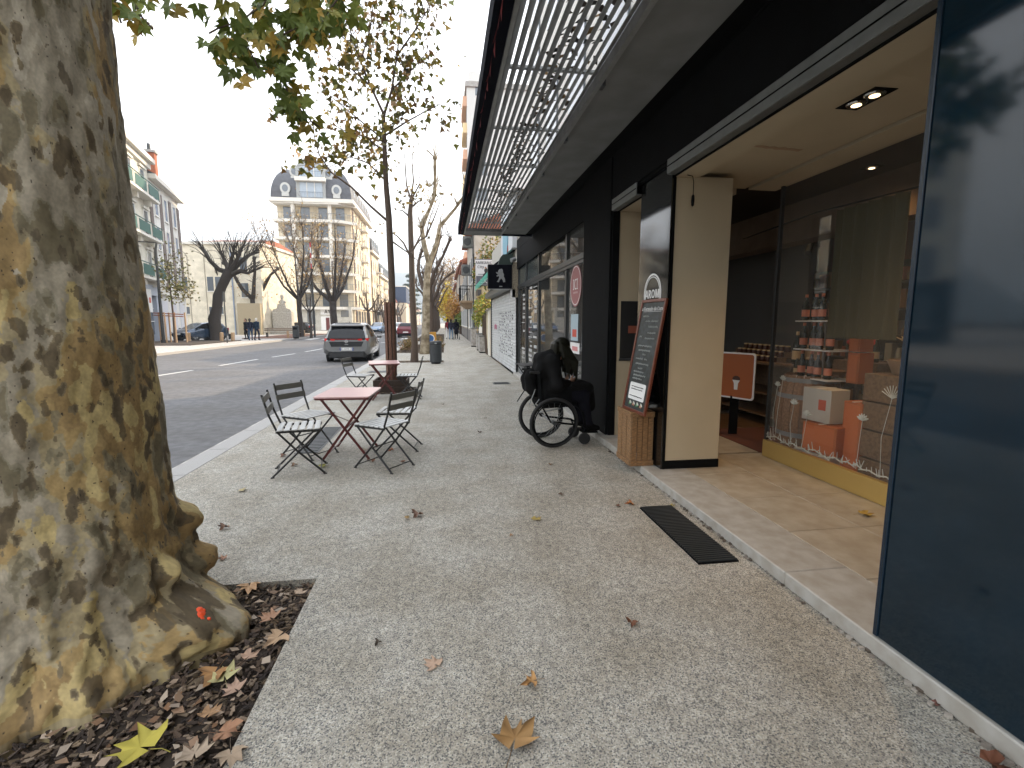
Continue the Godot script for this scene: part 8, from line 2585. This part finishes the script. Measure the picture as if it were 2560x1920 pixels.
	make_car("parked_car", "white van-like car parked behind the weathered bench", Vector3(-25.0, 0, -62.0), 1.2, mt("paint_white", 0.65, 0.66, 0.66, 0.3), hatch_spec(4.2, 1.65, 0.90), [2, 4, 7, 9], "", false)
	make_car("parked_car", "dark red car parked behind the people on the square", Vector3(-22.5, 0, -66.0), 1.4, mt("paint_wine", 0.12, 0.012, 0.018, 0.3), hatch_spec(4.1, 1.45, 0.87), [2, 4, 7, 9], "", false)
	make_car("parked_car", "black car parked beside the monument", Vector3(-19.6, 0, -67.5), 1.5, mt("paint_black", 0, 0, 0), hatch_spec(4.3, 1.45, 0.88), [2, 4, 7, 9], "", false)
	make_car("moving_car", "white car coming towards the viewer far down the road", Vector3(-6.3, -0.1, -67.0), PI - 0.02, mt("paint_white", 0, 0, 0), hatch_spec(4.2, 1.5, 0.89), [2, 4, 7, 9], "", false)
	make_car("moving_car", "pale blue car following the white one", Vector3(-9.6, -0.1, -72.0), PI - 0.02, mt("paint_sky", 0.16, 0.24, 0.36, 0.3, 0.3), hatch_spec(4.2, 1.5, 0.89), [2, 4, 7, 9], "", false)
	make_car("parked_car", "blue car parked under the corner block's flank", Vector3(-12.2, -0.1, -74.0), PI, mt("paint_blue", 0.05, 0.12, 0.30, 0.3, 0.3), hatch_spec(4.1, 1.48, 0.87), [2, 4, 7, 9], "", false)
	make_car("parked_car", "dark car parked at our kerb beyond the planting bed", Vector3(-3.9, -0.1, -52.0), 0.0, mt("paint_wine", 0, 0, 0), hatch_spec(4.2, 1.5, 0.88), [2, 4, 7, 9], "", false)

func person(label: String, p: Vector3, turn: float, h: float, top: Color, legs: Color, hair: Color, stride := 0.0, group := "passers-by") -> Node3D:
	# a standing or walking figure that looks to +x
	var t := thing("person", label, "person", p, turn, group)
	var s := h / 1.75
	var sk := Color(0.42, 0.26, 0.19)
	var V := func(x: float, y: float, z: float) -> Vector3: return Vector3(x, y, z) * s
	var b := [[V.call(0, 0.98, 0), V.call(0.01, 1.15, 0), 0.145 * s, 0.135 * s, top], [V.call(0.01, 1.15, 0), V.call(0.02, 1.38, 0), 0.15 * s, 0.13 * s, top], [V.call(0.01, 1.40, -0.14), V.call(0.01, 1.40, 0.14), 0.085 * s, 0.085 * s, top], [V.call(0.02, 1.45, 0), V.call(0.03, 1.55, 0), 0.06 * s, 0.052 * s, sk]]
	for q in [-1, 1]:
		var k: float = stride * q
		b.append([V.call(0.01, 1.40, q * 0.18), V.call(-0.03 - k * 0.25, 1.13, q * 0.23), 0.068 * s, 0.055 * s, top])
		b.append([V.call(-0.03 - k * 0.25, 1.13, q * 0.23), V.call(0.05 - k * 0.35, 0.90, q * 0.22), 0.055 * s, 0.040 * s, top])
		b.append([V.call(0.05 - k * 0.35, 0.88, q * 0.22), V.call(0.07 - k * 0.36, 0.80, q * 0.215), 0.038 * s, 0.026 * s, sk])
		b.append([V.call(0.09 - k * 0.35, 0.87, q * 0.21), V.call(0.11 - k * 0.36, 0.82, q * 0.20), 0.018 * s, 0.014 * s, sk])
		b.append([V.call(0, 0.95, q * 0.09), V.call(0.04 + k * 0.42, 0.52, q * 0.10), 0.095 * s, 0.068 * s, legs])
		b.append([V.call(0.04 + k * 0.42, 0.52, q * 0.10), V.call(-0.02 + k * (0.50 if k > 0 else 0.95), 0.10, q * 0.10), 0.062 * s, 0.045 * s, legs])
		b.append([V.call(-0.02 + k * (0.50 if k > 0 else 0.95), 0.05, q * 0.10), V.call(0.14 + k * (0.50 if k > 0 else 0.9), 0.04, q * 0.11), 0.048 * s, 0.040 * s, Color(0.02, 0.02, 0.02)])
	var body := skin(b, 0.024 * s, 0.05)
	body.add(skin(head_bones(V.call(0.04, 1.64, 0), Basis(), s, sk), 0.012 * s, 0.02))
	var low := INF
	for q in body.v:
		low = minf(low, q.y)
	part(body, "body", M.cloth, t, Transform3D(Basis(), Vector3(0, -low, 0)))
	part(skin([[V.call(0.01, 1.69, 0), V.call(0.0, 1.66, 0), 0.095 * s, 0.095 * s, hair], [V.call(-0.03, 1.64, 0), V.call(-0.04, 1.58, 0), 0.082 * s, 0.070 * s, hair]], 0.014 * s, 0.02), "hair", M.cloth, t, Transform3D(Basis(), Vector3(0, -low, 0)))
	return t

func pedestrians() -> void:
	var navy := Color(0.012, 0.018, 0.032)
	person("person in rust-red jacket striding along the square", at(322, 730, 44.5) * Vector3(1, 0, 1), face_turn(-1, 0.1), 1.78, Color(0.22, 0.055, 0.035), Color(0.012, 0.012, 0.016), Color(0.02, 0.014, 0.010), 0.75)
	person("person in navy coat and pale trousers standing with two others", at(542, 735, 42.0) * Vector3(1, 0, 1), face_turn(-0.3, -1), 1.74, navy, Color(0.05, 0.08, 0.13), Color(0.05, 0.04, 0.035), 0.15)
	person("white-haired person in blue-black coat, nearest the road in the group", at(556, 735, 42.0) * Vector3(1, 0, 1), face_turn(0.2, -1), 1.78, Color(0.015, 0.025, 0.045), Color(0.015, 0.02, 0.04), Color(0.50, 0.47, 0.42), 0.18)
	person("dark-haired person half hidden behind the two in the group", at(533, 731, 44.5) * Vector3(1, 0, 1), face_turn(-0.6, 1), 1.74, Color(0.010, 0.012, 0.018), Color(0.012, 0.014, 0.018), Color(0.02, 0.012, 0.010), 0.05)
	person("person in dark red jacket far along our pavement", Vector3(0.30, 0, -44.0), face_turn(0.1, -1), 1.72, Color(0.15, 0.02, 0.025), Color(0.60, 0.58, 0.56), Color(0.03, 0.02, 0.015), 0.3)
	person("person in dark top and light blue jeans pushing the pram", Vector3(0.55, 0, -41.8), face_turn(0.1, -1), 1.70, Color(0.03, 0.03, 0.04), Color(0.16, 0.24, 0.34), Color(0.03, 0.02, 0.015), 0.25)
	person("dark-coated person walking beside the pram", Vector3(1.02, 0, -43.0), face_turn(0.0, -1), 1.72, Color(0.010, 0.010, 0.012), Color(0.010, 0.010, 0.012), Color(0.015, 0.012, 0.010), 0.2)
	var pr := thing("pram", "black pram pushed along our pavement far ahead", "pram", Vector3(1.0, 0, -41.3))
	part(skin([[Vector3(0, 0.62, -0.25), Vector3(0, 0.62, 0.2), 0.20, 0.18, Color(0.01, 0.01, 0.012)], [Vector3(0, 0.85, 0.1), Vector3(0, 0.80, 0.22), 0.19, 0.15, Color(0.01, 0.01, 0.012)]], 0.03, 0.08), "carrycot", M.cloth, pr)
	for sx in [-1, 1]:
		for z in [-0.32, 0.32]:
			part(MB.new().rings([Vector2(0.12, -0.02), Vector2(0.12, 0.02)], Vector3(sx * 0.24, 0.12, z), 14, Basis(Vector3(0, 0, 1), PI / 2)), "wheel", M.rubber, pr)
		part(MB.new().tube([Vector3(sx * 0.23, 0.12, -0.32), Vector3(sx * 0.22, 0.45, 0.0), Vector3(sx * 0.22, 1.0, 0.5)], 0.012, 5), "frame_tube", M.frame_grey, pr)

func far_street() -> void:
	var r := RandomNumberGenerator.new()
	r.seed = 33
	# red-roofed house and blue-panelled gable beyond the corner block
	var h := thing("red_roof_house", "red-tiled house with white gables beyond the corner block", "house", Vector3(-21.0, 0, -158.0))
	part(MB.new().bx(-6, 5.0, 0, 8.0, -12, 0), "wall", mt("far_rose", 0.55, 0.46, 0.42, 0.9), h)
	part(MB.new().hexa([Vector3(-6.4, 8, 0.4), Vector3(5.4, 8, 0.4), Vector3(5.4, 8, -12.4), Vector3(-6.4, 8, -12.4), Vector3(-4, 12.5, -5), Vector3(3.0, 12.5, -5), Vector3(3.0, 12.5, -7), Vector3(-4, 12.5, -7)]), "tile_roof", mt("far_tile", 0.20, 0.065, 0.045, 0.9), h)
	part(MB.new().hexa([Vector3(-2, 9.3, 0.1), Vector3(-0.6, 9.3, 0.1), Vector3(-0.6, 9.3, -0.9), Vector3(-2, 9.3, -0.9), Vector3(-2, 10.2, -0.9), Vector3(-0.6, 10.2, -0.9), Vector3(-0.6, 10.1, -1.3), Vector3(-2, 10.1, -1.3)]), "roof_light", M.pale_pane, h)
	for i in 4:
		for f in 2:
			wall_window(h, 5.0, 1.2 + f * 3.4, -1.8 - i * 2.8, 1.1, 1.8, 1.0, M.white_paint, M.pale_pane)
			part(MB.new().bx(-5.2 + i * 2.6, -4.1 + i * 2.6, 1.2 + f * 3.4, 3.0 + f * 3.4, 0.0, 0.05), "front_window", M.pale_pane, h)
	var h2 := thing("blue_gable_house", "house with a dark blue gable end beyond the red roof", "house", Vector3(-14.6, 0, -172.0))
	part(MB.new().bx(-8, 1.5, 0, 8.0, -14, 0), "wall", mt("far_cream", 0.56, 0.48, 0.36, 0.9), h2)
	part(MB.new().bx(-4.6, 1.7, 8.0, 13.4, -14, 0.1), "blue_gable", mt("gable_blue", 0.035, 0.055, 0.10, 0.7), h2)
	part(MB.new().bx(-4.8, 1.9, 13.4, 13.7, -14.1, 0.3), "roof_edge", mt("cornice_white", 0, 0, 0), h2)
	for i in 3:
		part(MB.new().bx(-7 + i * 2.6, -5.9 + i * 2.6, 1.4, 3.2, 0.0, 0.05), "window", M.pale_pane, h2)
		part(MB.new().bx(-7 + i * 2.6, -5.9 + i * 2.6, 4.6, 6.4, 0.0, 0.05), "window", M.pale_pane, h2)
	for i in 4:
		var q := thing("far_house", "sunlit far house along the left side of the road, %s beyond the blue gable" % ["first", "second", "third", "fourth"][i], "house", Vector3(-14.5, 0, -195.0 - i * 22.0), 0.0, "far houses")
		part(MB.new().bx(-9, 1.5, 0, 7.0 + (i % 2) * 1.5, -16, 0), "wall", mt("far_wall_%d" % (i % 2), 0.58 - 0.1 * (i % 2), 0.49 - 0.08 * (i % 2), 0.37, 0.9), q)
		part(MB.new().hexa([Vector3(-9.3, 7.0 + (i % 2) * 1.5, 0.3), Vector3(1.9, 7.0 + (i % 2) * 1.5, 0.3), Vector3(1.9, 7.0 + (i % 2) * 1.5, -16.3), Vector3(-9.3, 7.0 + (i % 2) * 1.5, -16.3), Vector3(-5, 10.5, -4), Vector3(-2.5, 10.5, -4), Vector3(-2.5, 10.5, -12), Vector3(-5, 10.5, -12)]), "tile_roof", mt("far_tile", 0, 0, 0), q)
		for k in 5:
			wall_window(q, 1.5, 1.2, -2.0 - k * 2.9, 1.1, 1.7, 1.0, M.white_paint, M.pale_pane)
			wall_window(q, 1.5, 4.3, -2.0 - k * 2.9, 1.1, 1.7, 1.0, M.white_paint, M.pale_pane)
	# cedar
	var cd := thing("cedar", "tall dark cedar with layered boughs behind the far houses", "tree", Vector3(-15.0, 0, -230.0))
	part(MB.new().tube([Vector3(0, 0, 0), Vector3(0, 24, 0)], [0.6, 0.1], 7), "trunk", M.bark_dark, cd)
	var cm := MB.new()
	for i in 9:
		leafy(cm, Vector3(r.randf_range(-1.2, 1.2), 5.5 + i * 2.1, r.randf_range(-1, 1)), Vector3(6.2 - i * 0.52, 0.7, 5.0 - i * 0.4), 520, 0.55, [Color(0.030, 0.055, 0.030), Color(0.045, 0.070, 0.035), Color(0.020, 0.040, 0.024)], r, 0.1)
	part(cm, "crown", M.leaf_paint, cd)
	# pollarded rows and autumn trees down both sides
	for i in 7:
		pollard(Vector3(-13.9 + r.randf_range(-0.2, 0.2), 0, -92.0 - i * 11.0), 7.0, 0.30, 4, M.bark_brown, r, "pollarded tree along the far kerb, %s past the corner block" % ["first", "second", "third", "fourth", "fifth", "sixth", "seventh"][i], 1.3, 8, Vector2.ZERO, 1.6)
	for i in 5:
		pollard(Vector3(-1.3, 0, -71.0 - i * 12.0), 7.0, 0.26, 4, M.bark_brown, r, "distant pollarded tree on our kerb, %s beyond the fifth" % ["first", "second", "third", "fourth", "fifth"][i], 1.2, 9, Vector2.ZERO, 1.8, Color(0.42, 0.25, 0.06))
	var yel := [Color(0.62, 0.45, 0.02), Color(0.52, 0.36, 0.02), Color(0.70, 0.55, 0.05)]
	var ora := [Color(0.42, 0.20, 0.04), Color(0.35, 0.18, 0.05), Color(0.48, 0.27, 0.06)]
	var gre := [Color(0.12, 0.18, 0.03), Color(0.20, 0.22, 0.04)]
	for a in [[at(967, 725, 78.0), Vector3(1.3, 3.6, 1.5), 4.6, yel, "bright yellow autumn tree at the end of our pavement", 1500], [at(985, 722, 66.0), Vector3(1.6, 2.4, 1.8), 3.2, ora, "orange-brown autumn tree right of the yellow one", 1300], [at(976, 730, 90.0), Vector3(2.4, 1.6, 2.4), 2.6, gre, "low green shrub under the autumn trees", 900], [at(995, 728, 60.0), Vector3(0.9, 1.2, 1.0), 1.8, gre, "rounded green bush against the far house", 500], [at(975, 715, 130.0), Vector3(5.5, 8.0, 5.0), 13.0, [Color(0.34, 0.22, 0.11), Color(0.42, 0.30, 0.16), Color(0.28, 0.20, 0.12)], "tall tawny half-bare tree above the yellow one", 2600], [at(945, 714, 150.0), Vector3(4.0, 5.0, 4.0), 6.0, ora, "far russet tree on the left of the pavement's end", 1800]]:
		var p: Vector3 = a[0]
		p.y = 0
		var t := thing("autumn_tree", a[4], "tree", p)
		part(MB.new().tube([Vector3(0, 0, 0), Vector3(0.1, a[2] * 0.6, 0), Vector3(0, a[2] * 1.2, 0)], [0.18, 0.13, 0.04], 7), "trunk", M.bark_brown, t)
		for k in 6:
			var q := Vector3(cos(k * 1.9) * a[1].x * 0.6, a[2] * (0.75 + k * 0.09), sin(k * 1.9) * a[1].z * 0.6)
			part(MB.new().tube([Vector3(0, a[2] * 0.4, 0), q * Vector3(0.5, 0.85, 0.5), q], [0.08, 0.05, 0.015], 5), "branch", M.bark_brown, t)
		var f := MB.new()
		leafy(f, Vector3(0, a[2], 0), a[1], a[5], 0.20 + a[2] * 0.012, a[3], r, 0.05)
		part(f, "crown", M.leaf_paint, t)
	# wooded hills closing the valley
	var rows := []
	var nz := FastNoiseLite.new()
	nz.seed = 4
	nz.frequency = 0.0011
	nz.fractal_octaves = 5
	for i in 14:
		var row := []
		for j in 90:
			var x := -2600.0 + j * 58.0
			var f := i / 13.0
			var ridge := 250.0 + x * -0.06 + nz.get_noise_2d(x, 0) * 120.0
			row.append(Vector3(x, -1.0 + maxf(30.0, ridge) * pow(sin(f * PI / 2), 1.3) + nz.get_noise_2d(x * 3, f * 900) * 26.0 * f, -1700.0 - f * 900.0))
		rows.append(row)
	var hm := MB.new().grid(rows)
	if hm.n[700].y < 0:
		for i in hm.n.size():
			hm.n[i] = -hm.n[i]
		for i in range(0, hm.ix.size(), 3):
			var q := hm.ix[i]
			hm.ix[i] = hm.ix[i + 1]
			hm.ix[i + 1] = q
	setting(hm, "hills", grained(mt("hill_woods", 0.05, 0.065, 0.045, 0.95), T.mottle, 0.004))

func street_behind() -> void:
	# the street goes on behind the viewer and across the square; shop glass and paintwork mirror it
	var r := RandomNumberGenerator.new()
	r.seed = 71
	for a in [[Vector3(-46, 0, -20), 10.0, 26.0, 9.0, "long dark-walled building with slate roof across the square, hidden by the trunk"], [Vector3(-30, 0, 34), 12.0, 30.0, 13.0, "tall plain building behind the viewer across the road"], [Vector3(14, 0, 34), 10.0, 24.0, 12.0, "plain building behind the viewer on our side"]]:
		var b := thing("street_building", a[4], "building", a[0])
		part(MB.new().bx(-a[1], 0, 0, a[3], -a[2] / 2, a[2] / 2), "wall", grained(mt("behind_wall", 0.26, 0.22, 0.18, 0.9), T.soft, 0.3), b)  # wall tone darkened so the shop glass mirrors a dimmer front
		part(MB.new().hexa([Vector3(-a[1] - 0.3, a[3], -a[2] / 2), Vector3(0.4, a[3], -a[2] / 2), Vector3(0.4, a[3], a[2] / 2), Vector3(-a[1] - 0.3, a[3], a[2] / 2), Vector3(-a[1] + 1, a[3] + 3.5, -a[2] / 2), Vector3(-1.4, a[3] + 3.5, -a[2] / 2), Vector3(-1.4, a[3] + 3.5, a[2] / 2), Vector3(-a[1] + 1, a[3] + 3.5, a[2] / 2)]), "slate_roof", mt("slate_roof", 0, 0, 0), b)
		for f in int(a[3] / 3.0):
			for i in int(a[2] / 2.6):
				part(MB.new().bx(0.0, 0.05, 1.0 + f * 3.0, 2.9 + f * 3.0, -a[2] / 2 + 0.9 + i * 2.6, -a[2] / 2 + 2.0 + i * 2.6), "window", M.pale_pane, b)
				part(MB.new().bx(-a[1] + 0.9 + i * 1.0, -a[1] + 1.6 + i * 1.0, 1.0 + f * 3.0, 2.9 + f * 3.0, -a[2] / 2 - 0.05, -a[2] / 2), "end_window", M.pale_pane, b) if i < int(a[1]) - 1 else null
	for i in 2:
		vase_tree(Vector3(-15.6, 0, [-9.0, 8.0][i]), 11.0, 0.35, r, ["added bare plane tree across the road, hidden by the big trunk", "bare plane tree across the road behind the viewer"][i], 6)  # the trunk-hidden tree is added to darken what glass and panel mirror
